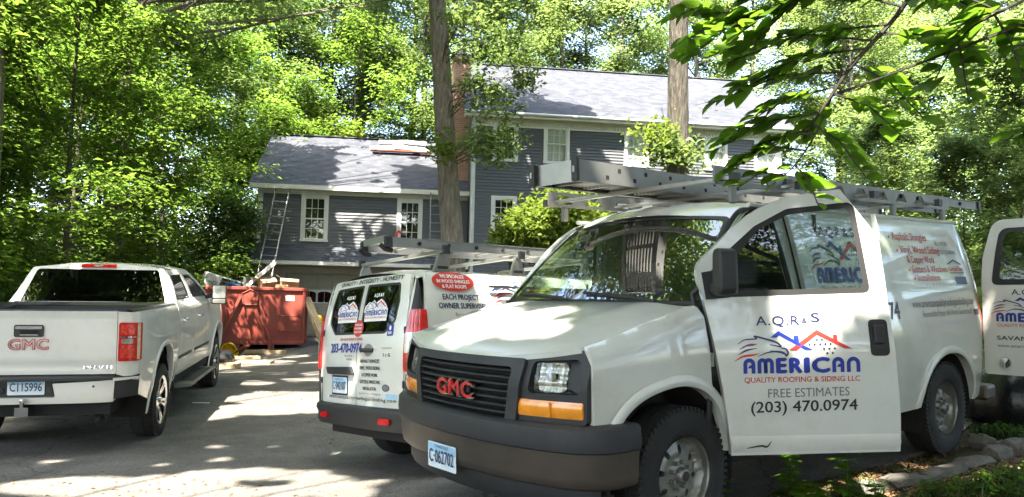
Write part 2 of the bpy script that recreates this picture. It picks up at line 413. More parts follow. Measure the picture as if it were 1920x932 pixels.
def eagle_logo(D, u, v, W, full=True, white=False):
    """company emblem: eagle head, two gable roofs, nail dots and the two lines of lettering, W wide from (u, v) = left baseline of the big word"""
    k = W / 900.0
    def P(x, y): return (u + (x - 130) * k, v + (548 - y - (x - 130) * 0.045) * k)
    blue, red, blk = 'print_blue', 'print_red', 'print_navy'
    if white:
        o = [P(40, 470), P(70, 330), P(210, 240), P(330, 250), P(420, 190), P(520, 250), P(720, 160), P(900, 250), P(1010, 340), P(980, 370), P(1050, 360), P(1060, 640), P(120, 680), P(100, 480)]
        v2, f2 = tri2d(o, (), 0.06); D.L('print_white').add([D.fn(a, b, -0.0012) for a, b in v2], f2)
    D.poly([P(350, 268), P(415, 215), P(528, 278), P(530, 248), P(568, 248), P(568, 302), P(670, 352), P(610, 352), P(418, 250), P(398, 268)], blue)
    D.poly([P(485, 358), P(710, 198), P(832, 262), P(832, 232), P(864, 232), P(864, 280), P(975, 334), P(912, 334), P(710, 236), P(545, 358)], red)
    for x, y in ((706, 275), (745, 272), (645, 313), (686, 311), (728, 307), (768, 305), (808, 303), (755, 341), (796, 339), (838, 336), (778, 374), (820, 371)):
        D.poly(ell(*P(x, y), 8.5 * k, 8.5 * k, 10), blk)
    D.stroke([P(96, 325), P(150, 292), P(240, 280), P(228, 262), P(330, 285), P(395, 305), P(425, 335), P(390, 330), P(340, 322)], 5 * k, 7 * k, blk, peak=8 * k)
    D.stroke([P(425, 345), P(462, 352), P(476, 380), P(462, 402), P(450, 385), P(420, 372), P(340, 368)], 7 * k, 5 * k, blk, peak=8 * k)
    D.stroke([P(455, 392), P(390, 375), P(320, 382), P(245, 415)], 5 * k, 4 * k, blk, peak=6 * k)
    D.stroke([P(105, 365), P(170, 332), P(245, 320)], 3 * k, 3 * k, blk, peak=10 * k)
    D.stroke([P(95, 405), P(160, 370), P(240, 352)], 3 * k, 3 * k, blk, peak=11 * k)
    D.stroke([P(130, 345), P(190, 335), P(235, 332)], 2 * k, 2 * k, red, peak=6 * k)
    D.stroke([P(65, 455), P(130, 418), P(200, 405), P(258, 392)], 3 * k, 3 * k, red, peak=13 * k)
    def Q(x, y): return (u + (x - 130) * k, v + (540 - y) * k)
    for x0, x1, bar in ((130, 222, 1), (238, 316, 0), (286, 364, 0), (812, 906, 1), (924, 1028, 0)):
        D.arch(Q, x0, x1, 540, 424, 30, blue)
        if bar: D.poly([Q(x0 + 34, 500), Q(x1 - 28, 500), Q(x1 - 28, 476), Q(x0 + 52, 476)], blue)
    for ch, x0, x1 in (('E', 386, 460), ('R', 486, 580), ('I', 600, 634), ('C', 660, 790)):
        D.text(ch, u + (x0 - 126) * k, v + 5 * k, 106 * k, blue, bold=0.075, width=(x1 - x0 - 8) * k, merge=True)
    if full: D.text('QUALITY ROOFING & SIDING LLC', u + 6 * k, v - 68 * k, 40 * k, red, bold=0.006, width=W * 0.985)
def plate(parent, fn, txt, w=0.305, h=0.152, top='plate_blue'):
    """licence plate on a surface map fn(u, v, lift), u to the right, v up, centred"""
    o = panel('license_plate', rr(-w / 2, -h / 2, w / 2, h / 2, 0.012), lambda a, b: fn(a, b, 0.006), 'plate_pale', parent, step=0.08)
    D = Decal(lambda a, b, l=0: fn(a, b, 0.009 + l))
    D.poly([(-w / 2 + .006, h * .12), (w / 2 - .006, h * .12), (w / 2 - .006, h / 2 - .006), (-w / 2 + .006, h / 2 - .006)], top)
    D2 = Decal(lambda a, b, l=0: fn(a, b, 0.0115 + l))
    D2.text(txt, 0, -h * 0.27, h * 0.5, 'plate_ink', bold=0.012, width=w * 0.86, align='CENTER')
    D2.text('CONNECTICUT', 0, h * 0.32, h * 0.11, 'plate_ink', width=w * 0.5, align='CENTER')
    D.build('plate_band', o); D2.build('plate_number', o)
    return o
# ================================================================ vehicles
def add_wheel(parent, x, y, r, width, rim_r, style, flip=False, z=None):
    hw = width / 2
    if style == 'steel':
        pr = crv([(0, hw * .62), (.05, hw * .62), (.085, hw * .45), (.12, hw * .50), (.155, hw * .42), (.18, hw * .30), (rim_r - .018, hw * .55), (rim_r, hw * .92)])
        holes = [[(.142 * math.cos(t) + .026 * math.cos(a) * math.cos(t) - .017 * math.sin(a) * math.sin(t), .142 * math.sin(t) + .026 * math.cos(a) * math.sin(t) + .017 * math.sin(a) * math.cos(t))
                  for a in [2 * PI * q / 10 for q in range(10)]] for t in [2 * PI * k / 8 + .2 for k in range(8)]]
        mat = 'steel_wheel'
    else:
        pr = crv([(0, hw * .78), (.06, hw * .78), (.09, hw * .70), (.16, hw * .82), (rim_r - .03, hw * .90), (rim_r, hw * .98)])
        holes = []
        for k in range(6):
            t = 2 * PI * k / 6 + .3
            def q(rad, a): return (rad * math.cos(t + a), rad * math.sin(t + a))
            holes.append(fil([(*q(.095, -.22), .01), (*q(rim_r - .035, -.33), .02), (*q(rim_r - .03, 0), .0), (*q(rim_r - .035, .33), .02), (*q(.095, .22), .01)], 3))
            t += PI / 6
            holes.append(fil([(*q(.13, -.03), .004), (*q(rim_r - .045, -.07), .008), (*q(rim_r - .045, .07), .008), (*q(.13, .03), .004)], 3))
        mat = 'alloy'
    w = panel('wheel', ell(0, 0, rim_r, rim_r, 40), lambda a, b: (a, -pr(math.hypot(a, b)), b), mat, parent, holes=holes, step=0.028, rim=(0, .03, 0), smooth=50)
    w.location = (x, y, z if z is not None else r); w.rotation_euler = (0, random.uniform(0, 6), PI if flip else 0)
    ty = MB().lathe([(rim_r - .004, hw * .2), (rim_r, -hw * .86), (rim_r + .012, -hw * .98), (rim_r + .05, -hw * 1.06), (r - .075, -hw * 1.04), (r - .03, -hw * .96), (r - .010, -hw * .84), (r, -hw * .62),
                     (r, -hw * .2), (r - .008, -hw * .19), (r - .008, -hw * .12), (r, -hw * .11), (r, hw * .62), (r - .03, hw * .96), (rim_r, hw * .86)], 56)
    # tread shoulder blocks
    for i in range(64):
        t = 2 * PI * i / 64; c, s_ = math.cos(t), math.sin(t)
        m = Matrix(((c, 0, -s_, 0), (0, 1, 0, 0), (s_, 0, c, 0), (0, 0, 0, 1)))
        ty.box((r - .03, -hw * .95, -.010), (r + .0015, -hw * .72, .010), m)
    ty.build('tyre', 'black_rubber', w, 50)
    MB().lathe([(rim_r - .012, -hw * .85), (rim_r - .025, 0), (rim_r - .025, hw * .8)], 32).build('barrel', mat, w, 60)
    MB().lathe([(0.001, hw * .1), (rim_r - .02, hw * .1)], 24).build('brake_disc', 'under', w)
    if style == 'steel':
        cap = MB().lathe([(.001, -hw * .98), (.035, -hw * .97), (.042, -hw * .9), (.046, -hw * .6)], 24)
        for k in range(8):
            t = 2 * PI * k / 8; cap.lathe([(.0, -hw * .78), (.011, -hw * .77), (.014, -hw * .5)], 8, c=(.072 * math.cos(t), 0, .072 * math.sin(t)))
        cap.build('hub_cap', 'steel_wheel', w, 50)
        MB().lathe([(.001, -hw * .995), (.028, -hw * .99)], 20).build('hub_emblem', 'dark_plastic', w)
    else:
        MB().lathe([(.001, -hw * .98), (.03, -hw * .96), (.04, -hw * .78)], 20).build('hub_cap', 'alloy', w, 50)
    return w

def seat(parent, x, y, z, fwd, name='seat'):
    m = MB(); m.box((x - .24, y - .24, z), (x + .24, y + .24, z + .14))
    s = fwd
    a = Matrix.Translation((x - s * .22, y, z + .1)) @ Matrix.Rotation(-s * .22, 4, 'Y')
    m.box((-.06, -.24, 0), (.06, .24, .62), a); m.box((-.045, -.13, .64), (.045, .13, .84), a)
    return m.build(name, 'seat_cloth', parent, bevel=.035)

# ---------------------------------------------------------------- cargo van with its driver's door open (x runs rearwards, driver's side at -y)
SAV = empty('cargo_van', 'white cargo van with black grille, driver door and rear door standing open', 'van',
            (-0.258, 4.576, 0.087), (-0.009, -0.0397, 0.667))
sv_p = crv([(.30, .93), (.44, .962), (.60, .99), (.85, 1.005), (1.05, 1.005), (1.20, .985), (1.35, .965), (1.40, .958), (1.6, .915), (1.8, .868), (1.93, .835), (1.99, .815), (2.03, .77)])
sv_zt = crv([(.05, 1.10), (.10, 1.125), (.2, 1.148), (.4, 1.20), (.7, 1.275), (.95, 1.328), (1.1, 1.35)])
def sv_w(x, z):
    w = sv_p(z)
    if x < .95: w *= 1 - .075 * ((.95 - x) / .75)**2.2
    if x > 4.85: w *= 1 - .06 * ((x - 4.85) / .3)**2
    if x < 1.1:
        d = sv_zt(x) - z
        if d < .09: w -= .055 * (1 - max(d, 0) / .09)**2
    if z > 1.36 and z < 1.39 and x > 2.2: pass
    return w
def sv_side(s): return lambda x, z, l=0: (x, s * (sv_w(x, z) + l), z)
def sv_front(y, z, l=0):
    a = abs(y) / .95
    return (.0 + .20 * a**2.3 + .05 * max(0, (z - .95) / .2) - l, y, z)
def make_savana():
    W = 'work_van_paint'
    arch = cat([(.30, .30), (.30, .62), (.37, .76), (.48, .845), (.64, .895), (.82, .908), (.99, .865), (1.115, .77), (1.195, .63), (1.235, .48), (1.245, .30)], 6)
    rarch = cat([(3.76, .25), (3.78, .45), (3.85, .63), (3.99, .77), (4.16, .84), (4.32, .855), (4.48, .835), (4.63, .765), (4.76, .63), (4.83, .45), (4.85, .25)], 6)
    for s in (-1, 1):
        fn = sv_side(s); rim = (0, -s * .03, 0)
        top = [(x, sv_zt(x) - .002) for x in np.linspace(.195, 1.045, 16)]
        panel('fender', [(.20, .74)] + top + [(1.058, 1.33), (1.075, .9), (1.2, .44), (.6, .40), (.30, .70)], fn, W, SAV, holes=[arch], step=.055, rim=rim)
        # rolled flare along the wheel arch
        for nm, ar in (('front_flare', arch[8:-6]), ('rear_flare', rarch[6:-6])):
            A = [Vector(fn(*p)) for p in ar]; c = Vector((sum(p[0] for p in ar) / len(ar), 0, .45))
            rows = []
            for p, q in zip(ar, A):
                o = Vector((p[0] - c.x, 0, p[1] - c.z)).normalized()
                rows.append([q + o * .055 + Vector((0, s * .001, 0)), q + o * .045 + Vector((0, s * .016, 0)), q + o * .012 + Vector((0, s * .022, 0)), q - o * .008 + Vector((0, s * .012, 0)), q - o * .008 - Vector((0, s * .05, 0))])
            MB().grid(rows).build(nm, W, SAV, 60)
        # cargo side: lower and upper with the crease between
        x0 = 2.19
        low = [(x0, .44), (3.7, .44), (4.9, .40), (5.12, .42), (5.15, .8), (5.15, 1.352), (x0, 1.352)]
        panel('side_panel', low, fn, W, SAV, holes=[rarch], step=.08, rim=rim)
        def up(x, z, l=0, s=s):
            # stamped recess of the blanked window
            d = min(x - 2.32, 4.93 - .18 * max(0, (z - 1.4) / .5) - x, z - 1.40, 1.90 - z)
            k = min(max(d / .03, 0), 1); return (x, s * (sv_w(x, z) - .012 * k * k * (3 - 2 * k) + l), z)
        panel('upper_side_panel', [(x0, 1.362), (5.15, 1.362), (5.12, 1.6), (5.04, 1.85), (4.98, 1.975), (x0, 1.975)], up, W, SAV, step=.035, rim=rim)
        panel('crease_strip', [(x0, 1.351), (5.15, 1.351), (5.15, 1.364), (x0, 1.364)], lambda x, z, s=s: (x, s * (sv_w(x, z) - .006), z), W, SAV, step=.06)
        # gutter rail
        MB().tube([(x, s * (sv_w(x, 1.985) + .004), 1.985) for x in np.linspace(1.75, 5.0, 24)], .016, 6).build('gutter', W, SAV, 50)
        # door sill and B-pillar behind the door opening
        panel('sill', [(1.35, .43), (2.2, .43), (2.2, .50), (1.35, .50)], lambda x, z, s=s: (x, s * (sv_w(x, z) - .05), z), W, SAV, step=.1)
        panel('rear_pillar', [(2.08, .45), (2.19, .45), (2.19, 1.97), (1.98, 1.97), (2.05, 1.35)], lambda x, z, s=s: (x, s * (sv_w(x, z) - .045), z), W, SAV, step=.1)
        # black weather strip round the opening
        op = [(1.10, .50), (1.08, 1.34), (1.2, 1.52), (1.45, 1.78), (1.66, 1.93), (1.8, 1.955), (1.99, 1.955), (2.06, 1.35), (2.09, .5)]
        if s < 0: MB().tube([(x, s * (sv_w(x, z) - .03), z) for x, z in cat(op, 6)], .018, 6).build('door_seal', 'seal', SAV, 60)
        # headlight panel, with a pocket, lamp and amber signal
        sy = lambda pts, s=s: [(p[0] * s, *p[1:]) for p in pts]
        out = fil(sy([(.46, .735, .02), (.905, .745, .03), (.915, 1.11, .04), (.86, 1.132, .04), (.56, 1.10, .01)]))
        pocket = fil(sy([(.57, .895, .03), (.875, .90, .04), (.875, 1.085, .05), (.59, 1.065, .04)]))
        amb = rr(min(s * .485, s * .89), .775, max(s * .485, s * .89), .862, .012)
        panel('headlight_panel', out, lambda y, z: sv_front(y, z, .012), 'dark_plastic', SAV, holes=[pocket, amb], step=.045, rim=(.09, 0, 0))
        panel('lamp_pocket', pocket, lambda y, z: (sv_front(y, z)[0] + .05 - .02 * (abs(y) > .8), y, z), 'grey_plastic', SAV, step=.05)
        lamp = fil(sy([(.60, .905, .025), (.765, .905, .025), (.765, 1.058, .025), (.60, 1.058, .025)]))
        h = panel('headlight', lamp, lambda y, z: (sv_front(y, z)[0] + .004 - .015 * (1 - ((abs(y) - .68) / .09)**2), y, z), 'lens_glass', SAV, step=.03, rim=(.05, 0, 0))
        panel('reflector', lamp, lambda y, z: (sv_front(y, z)[0] + .045 - .2 * ((abs(y) - .68)**2 + (z - .98)**2) * 4 + .004 * math.sin(y * 160) + .004 * math.sin(z * 130), y, z), 'lamp_clear', h, step=.012)
        MB().lathe([(.0, .0), (.022, .004), (.024, .03)], 12, 'X', (sv_front(.68, .98)[0] + .01, s * .68, .98)).build('bulb_cover', 'lamp_clear', h, 50)
        am = panel('turn_signal', amb, lambda y, z: (sv_front(y, z)[0] - .014 - .010 * (1 - ((z - .818) / .045)**2), y, z), 'amber', SAV, step=.022, rim=(.05, 0, 0))
        MB().box((sv_front(.70, .8)[0] - .027, s * .72 - .004, .78), (sv_front(.70, .8)[0] - .02, s * .72 + .004, .857)).build('divider', 'amber', am)
        # A-pillar skin between windshield edge and door opening
        wsE = [sv_ws(s * .985, t) for t in np.linspace(0, 1, 12)]
        sid = [(p[0], s * sv_w(p[0], p[1]), p[1]) for p in cat([(1.12, 1.345), (1.25, 1.50), (1.46, 1.75), (1.66, 1.905), (1.80, 1.965)], 3)[:12]]
        ruled('pillar', wsE, sid, W, SAV, 3)
        # wheel well
        for (cx, rr_) in ((.80, .52), (4.30, .50)):
            MB().lathe([(rr_, 0), (rr_, -s * .36), (.05, -s * .37)], 20, c=(cx, s * .95, .38), a0=-.3, a1=PI + .3).build('wheel_well', 'under', SAV)
    # hood
    hw = lambda x: sv_w(x, sv_zt(x) - .002) - .009
    def hood(q, t, l=0):
        a = abs(t); xe = .19 + (1.0 - .19) * q; y = t * hw(xe); xs = sv_front(.905 * t, 1.09, .03)[0]
        xx = xs + (1.0 - xs) * q
        zc = sv_zt(xe) + .05 * (1 - a**3.0) * (.25 + 1.2 * q - 1.0 * q * q) - .035 * (1 - a * a) * (1 - q)**3 + .010 * math.exp(-((a - .66) / .12)**2) * min(1, q * 2)
        if q < .09: zc -= .045 * ((.09 - q) / .09)**2 * (1 - a**3)
        return (xx, y, zc + l)
    panel('hood', [(0, -1), (1.0, -1), (1.0, 1), (0, 1)], hood, W, SAV, step=.045, rim=(0, 0, -.03))
    for s in (-1, 1):   # dark joint under the hood edge
        MB().grid([[(x, s * (hw(x) - .03), sv_zt(x) - .016), (x, s * (hw(x) + .02), sv_zt(x) - .022)] for x in np.linspace(.2, 1.0, 24)]).build('hood_joint', 'seal', SAV)
    # grille: frame, recess, slats, letters
    gout = fil([(-.555, 1.078, .03), (.555, 1.078, .03), (.50, .70, .05), (.40, .640, .06), (-.40, .640, .06), (-.50, .70, .05)])
    gin = fil([(-.475, 1.03, .03), (.475, 1.03, .03), (.43, .745, .04), (.36, .705, .04), (-.36, .705, .04), (-.43, .745, .04)])
    g = panel('grille', gout, lambda y, z: sv_front(y, z, .035), 'grey_plastic', SAV, holes=[gin], step=.05, rim=(.08, 0, 0))
    panel('grille_back', gin, lambda y, z: (sv_front(y, z)[0] + .04, y, z), 'under', g, step=.1)
    for i in range(8):
        z = .735 + i * .0385; hwid = .43 + .05 * (z - .735) / .3
        rows = [[(sv_front(y, z)[0] - .020, y, z - .006), (sv_front(y, z)[0] - .026, y, z), (sv_front(y, z)[0] - .020, y, z + .007), (sv_front(y, z)[0] + .03, y, z + .012)] for y in np.linspace(-hwid, hwid, 15)]
        MB().grid(rows).build('slat', 'grey_plastic', g, 40)
    # raised front letters; u runs to the viewer's right = -y
    for bold, mat, dx in ((.035, 'chrome', .040), (.012, 'badge_red', .052)):
        vv, ff, w = text2d('GMC', .088 / .69, 0, 1.3, align='CENTER', space=1.05)
        mb = MB()
        for i, (ox, oy) in enumerate([(bold * q * .2, bold * w_ * .2) for q in (-1, 0, 1) for w_ in (-1, 0, 1)]):
            for d in (0, .012): mb.add([(sv_front(a, .86)[0] - dx + d - i * .0002, -a - ox, .835 + b + oy) for a, b in vv], ff)
        mb.build('emblem_letters', mat, g)
    MB().box((-.03, -.12, .84), (.0, .12, .91)).build('emblem_mount', 'grey_plastic', g, bevel=.01)
    # bumper
    half = [(.43, -.985), (.36, -.985), (.28, -.972), (.20, -.935), (.14, -.87), (.09, -.76), (.04, -.58), (.005, -.38), (-.012, -.18), (-.018, 0)]
    path = [(a, b) for a, b in half] + [(a, -b) for a, b in reversed(half[:-1])]
    path = [(p[0], p[1]) for p in cat(path, 3)]
    path = path[::-1]
    sweep('bumper', path, [(-.10, .745), (.0, .748), (.035, .742), (.05, .728), (.056, .66), (.05, .615), (.04, .608)], 'grey_plastic', SAV, smooth=35)
    sweep('bumper_bar', path, [(.04, .607), (.034, .56), (.03, .47), (.022, .435), (.0, .415), (-.1, .41)], 'bumper_metal', SAV, smooth=50)
    sweep('valance', path[8:-8], [(-.03, .42), (-.03, .33), (-.05, .29), (-.12, .28)], 'dark_plastic', SAV)
    # front plate just right of the centre of the bumper
    plate(SAV, lambda u, v, l: (-.052 - l, .12 - u, .455 + v), 'C\u00b7062702')
    # windshield, cowl, wipers, dashboard
    ws = panel('windshield', fil([(-.965, .03, .04), (.965, .03, .04), (.95, .965, .06), (-.95, .965, .06)]), lambda a, t: sv_ws(a, t), 'windshield_glass', SAV, step=.08)
    panel('windshield_seal', fil([(-.985, 0, .04), (.985, 0, .04), (.985, 1.0, .06), (-.985, 1.0, .06)]), lambda a, t: tuple(Vector(sv_ws(a, t)) + Vector((-.004, 0, .003))), 'seal', SAV,
          holes=[fil([(-.955, .035, .04), (.955, .035, .04), (.94, .96, .06), (-.94, .96, .06)])], step=.06)
    rows = [[hood(1.0, t)[:2] + (hood(1.0, t)[2] - .012,) for t in np.linspace(-.98, .98, 21)], [Vector(sv_ws(t * .98, 0)) + Vector((.0, 0, -.004)) for t in np.linspace(-1, 1, 21)]]
    MB().grid(rows).build('cowl', 'dark_plastic', SAV, 40)
    for y0, y1 in ((-.62, -.02), (.08, .72)):
        m = MB(); A = Vector(sv_ws(y0 / .9, .0)) + Vector((-.05, 0, .02)); B = Vector(sv_ws(y1 / .9, .08)) + Vector((-.03, 0, .02))
        m.tube([A, A.lerp(B, .5) + Vector((-.02, 0, .015)), B], [.012, .009, .006], 6)
        b0 = Vector(sv_ws((y1 - .52) / .9, .045)) + Vector((-.015, 0, .008)); b1 = Vector(sv_ws((y1 + .02) / .9, .10)) + Vector((-.015, 0, .008)); m.bar(b0, b1, .012, .02)
        m.build('wiper', 'dark_plastic', SAV)
    MB().box((1.02, -.86, 1.10), (1.30, .86, 1.29)).box((1.06, -.60, 1.28), (1.26, -.15, 1.335)).build('dashboard', 'interior', SAV, bevel=.03)
    MB().lathe([(.17, -.012), (.182, 0), (.17, .012), (.158, 0), (.17, -.012)], 24, 'X', (1.42, -.42, 1.24)).bar((1.42, -.58, 1.24), (1.42, -.26, 1.24), .03, .02).bar((1.42, -.42, 1.24), (1.25, -.42, 1.12), .05, .05).build('steering_wheel', 'dark_plastic', SAV, 50)
    seat(SAV, 1.85, -.45, .72, -1); seat(SAV, 1.85, .45, .72, -1)
    MB().box((1.05, -.90, .50), (5.0, .90, .56)).box((2.5, -.85, .56), (2.53, .85, 1.95)).build('floor_pan', 'interior', SAV)
    MB().box((.35, -.62, .26), (4.95, .62, .5)).tube([(.85, -.9, .38), (.85, .9, .38)], .05, 8).tube([(4.30, -.9, .38), (4.30, .9, .38)], .07, 8).box((.15, -.7, .45), (1.0, .7, 1.0)).build('chassis', 'under', SAV)
    # roof skin with ribs
    def roof(x, t, l=0):
        wr = sv_w(max(x, 1.78), 1.99) + .002; y = t * wr
        z = 1.99 + .072 * (1 - abs(t)**2.4)
        if x < 1.9:
            k = (1.9 - x) / .40; z -= .125 * k**1.7; y *= 1 - .11 * k
        if x > 4.75: z -= .12 * ((x - 4.75) / .3)**2
        if x > 2.2: z += .006 * max(0, math.cos(t * 26)) * (abs(t) < .85)
        xx = x + .15 * t * t * max(0, (1.9 - x) / .4)
        return (xx, y, z + l)
    panel('roof', [(1.535, -1), (5.05, -1), (5.05, 1), (1.535, 1)], roof, W, SAV, step=.085, smooth=50)
    # rear end: closed passenger-side rear door, opening with dark inside
    rear = lambda y, z: (5.15 - .02 * (abs(y) / .9)**4 - (.10 * max(0, (z - 1.4) / .55)**1.6), y, z)
    panel('rear_door', fil([(.02, .50), (.90, .50, .05), (.88, 1.3), (.80, 1.93, .06), (.02, 1.95)]), rear, W, SAV, step=.1)
    MB().box((5.10, -.99, .36), (5.30, .99, .50)).build('rear_bumper', 'bumper_metal', SAV, bevel=.03)
    for s in (-1, 1):
        panel('tail_light', [(0, .95), (.05, .95), (.05, 1.4), (.03, 1.75), (-.04, 1.75), (0, 1.4)], lambda a, z, s=s: (5.13 + .035 - a * .9 - .12 * max(0, (z - 1.4) / .55)**1.6 - .02, s * (sv_w(5.12, z) + .0), z), 'lamp_red', SAV, step=.06)
    # side lettering (cargo panel): mirrored u for the driver's side so it reads from outside
    side = sv_side(-1)
    D = Decal(lambda u, v, l=0: side(u, v, .004 + l)); D2 = Decal(lambda u, v, l=0: (u, -(sv_w(u, v) - .007 + l), v))
    E2 = Decal(lambda u, v, l=0: (u, -(sv_w(u, v) - .007 + l), v)); eagle_logo(E2, 2.40, 1.46, .86); E2.text('A.Q.R & S', 2.55, 1.80, .07, 'print_navy', bold=.01, width=.5)
    E2.build('side_emblem', SAV)
    for t, u, v, h, w in (('Asphalt Shingles', 3.66, 1.80, .062, .62), ('Vinyl, Wood Siding', 3.74, 1.69, .062, .72), ('& Copper Work', 3.82, 1.61, .058, .5), ('Gutters & Windows', 3.86, 1.53, .058, .66), ('Installation', 3.92, 1.46, .055, .42)):
        D2.text(t, u, v, h, 'print_red', bold=.012, width=w)
        if 'Copper' not in t: D2.poly(ell(u - .05, v + .02, .012, .012, 10), 'print_red')
    D2.text('Lic. & Fully Insured', 4.06, 1.395, .04, 'print_red', bold=.008, width=.48)
    D2.text('ALL WORK', 4.42, 1.765, .035, 'print_black', width=.26); D2.text('FULLY GUARANTEED', 4.46, 1.69, .035, 'print_black', width=.42)
    D2.poly([(4.56, 1.605), (4.70, 1.645), (4.84, 1.605), (4.84, 1.595), (4.70, 1.63), (4.56, 1.595)], 'print_black')
    D2.text('CertainTeed', 4.56, 1.54, .042, 'print_red', bold=.02, width=.30); D2.poly([(4.56, 1.52), (4.86, 1.52), (4.86, 1.528), (4.56, 1.528)], 'print_black')
    D2.poly(rr(4.64, 1.405, 4.87, 1.49, .01), 'print_navy'); D2.build('side_lettering', SAV)
    D.text('(203) 470.0974', 3.47, 1.17, .13, 'print_black', bold=.02, width=1.05, align='RIGHT')
    D.text('www.americanqualityroofingandsiding.com', 3.70, 1.245, .065, 'print_grey', bold=.006, width=1.20)
    D.text('Reasonable Prices  All Work Guaranteed', 3.86, 1.165, .05, 'print_grey', width=.95); D.poly(rr(4.86, 1.15, 5.0, 1.20, .006), 'print_navy')
    D.build('side_text', SAV)
    # wheels
    for x in (.87, 4.30):
        add_wheel(SAV, x, -.85, .387, .235, .222, 'steel'); add_wheel(SAV, x, .85, .387, .235, .222, 'steel', True)
    # passenger door (closed) and driver's door (open)
    make_sav_door(False); make_sav_door(True)
    make_sav_rear_door()
def sv_ws(a, t):
    """windshield: a in -1..1 across, t in 0..1 upwards"""
    hwid = .955 - .175 * t - .02 * t * t
    x = 1.0 + (.56 * t) + .03 * math.sin(PI * t) * -1 + (.11 - .0 * t) * abs(a)**2.2
    z = 1.35 + .595 * t - .03 * t * abs(a)**2 - .012 * abs(a)**2
    return (x, a * hwid, z)
def make_sav_door(opened):
    W = 'work_van_paint'; s = -1 if opened else 1
    # door coordinates: u from the hinge rearwards, z up; offset is the body profile
    def off(z): return sv_p(min(z, 1.93)) - .985 - max(0, z - 1.93) * .3
    if opened:
        o = empty_part('door', SAV, (1.06, -.985, 0), (0, 0, -math.radians(37)))
    else:
        o = empty_part('door', SAV, (1.06, .985, 0), (0, 0, 0))
    fn = lambda u, z, l=0: (u, s * (off(z) + l), z)
    if opened: fr = cat([(.0, 1.36), (-.03, 1.56), (.10, 1.70), (.28, 1.855), (.46, 1.955), (.66, 2.005), (.90, 2.035)], 5)
    else: fr = cat([(.0, 1.36), (.08, 1.37), (.205, 1.51), (.42, 1.76), (.60, 1.905), (.74, 1.965), (.92, 1.985)], 5)
    outl = [(.135, .47), (.10, .75), (.045, 1.10)] + fr + fil([(1.085 if opened else 1.0, 2.05 if opened else 1.985, .03), (1.085, 1.35), (1.13, .47, .02)])[:-3] + [(1.125, .475)]
    win = fil([(.02, 1.385, .02), (.015, 1.50, .02), (.16, 1.66, .1), (.34, 1.81, .12), (.55, 1.915, .12), (.965, 1.955, .05), (.99, 1.40, .04)], 6)
    if not opened: win = fil([(.10, 1.395, .02), (.23, 1.53, .05), (.44, 1.77, .08), (.62, 1.90, .1), (.94, 1.925, .05), (1.0, 1.40, .04)], 6)
    sk = panel('door_skin', outl, fn, W, o, holes=[win], step=.055, rim=(0, -s * .055, 0))
    # lower bright band step
    panel('rocker_band', [(.135, .478), (1.122, .482), (1.120, .592), (.125, .588)], lambda u, z: fn(u, z, .010 - .02 * ((z - .535) / .07)**2), W, o, step=.05, rim=(0, -s * .01, 0))
    # inner trim
    panel('door_trim', [(.16, .52), (1.09, .52), (1.06, 1.36), (.06, 1.36)], lambda u, z: fn(u, z, -.055), 'interior', o, step=.2)
    inn = fil([(.075, 1.41, .02), (.15, 1.535, .05), (.36, 1.785, .12), (.56, 1.875, .12), (.90, 1.90, .05), (.965, 1.425, .04)], 6)
    panel('window_seal', win, lambda u, z: fn(u, z, -.006), 'seal', o, holes=[fil([(.16, 1.425, .02), (.155, 1.56, .05), (.36, 1.785, .12), (.56, 1.88, .12), (.935, 1.918, .05), (.955, 1.43, .04)], 6) if opened else fil([(.2, 1.425, .02), (.28, 1.53, .05), (.46, 1.74, .08), (.64, 1.87, .1), (.91, 1.895, .05), (.965, 1.43, .04)], 6)], step=.06)
    panel('window', win, lambda u, z: fn(u, z, -.014), 'door_glass', o, step=.1)
    # pocket handle
    if True:
        hd = panel('handle', rr(.955, 1.035, 1.065, 1.245, .03), lambda u, z: fn(u, z, .006), 'seal', o, step=.04, rim=(0, -s * .006, 0))
        MB().box((.975, min(s * .004, s * .03), 1.10), (1.04, max(s * .004, s * .03), 1.215)).build('grip', 'dark_plastic', hd, bevel=.012)
        MB().lathe([(.0, s * .018), (.010, s * .016), (.011, s * .0)], 12, c=(1.02, 0, 1.07)).build('lock', 'chrome', hd)
    # mirror
    if not opened: return
    mi = MB()
    mi.prism(fil([(0, 0, .03), (.17, 0, .05), (.165, .27, .06), (.03, .27, .05)], 5), lambda a, b: (.02 + .09 * (b * 0) - .06, s * (.06 + a), 1.40 + b), lambda a, b: (.07, s * (.06 + a * .97), 1.405 + b * .96))
    mi = mi.build('mirror', 'dark_plastic', o, 40, bevel=.018)
    mi.location = (.06, 0, 0); 
    MB().bar((.06, s * -.03, 1.43), (.05, s * .10, 1.46), .05, .06).build('mirror_arm', 'dark_plastic', o, bevel=.01)
    panel('mirror_sail', [(.01, 1.375), (.15, 1.385), (.15, 1.56), (-.005, 1.535)], lambda u, z: fn(u, z, .004), 'dark_plastic', o, step=.08, rim=(0, -s * .01, 0))
    # crease along the skin and lettering
    if opened:
        D = Decal(lambda u, v, l=0: fn(u, v, .003 + l))
        eagle_logo(D, .205, .945, .685)
        D.text('A.Q.R', .295, 1.222, .052, 'print_navy', bold=.012, width=.255, space=1.1); D.text('&', .565, 1.232, .03, 'print_navy', bold=.008, width=.03); D.text('S', .62, 1.237, .052, 'print_navy', bold=.012, width=.05)
        D.text('FREE ESTIMATES', .345, .805, .050, 'print_grey', bold=.004, width=.475, slope=.012)
        D.text('(203) 470.0974', .245, .72, .062, 'print_black', bold=.018, width=.62, slope=.012)
        D.build('lettering', o)
        D = Decal(lambda u, v, l=0: fn(u, v, .013 + l))
        D.stroke([(.22, .515), (.30, .528), (.335, .522), (.36, .555)], .004, .003, 'print_black', peak=.008); D.build('scratch', o)
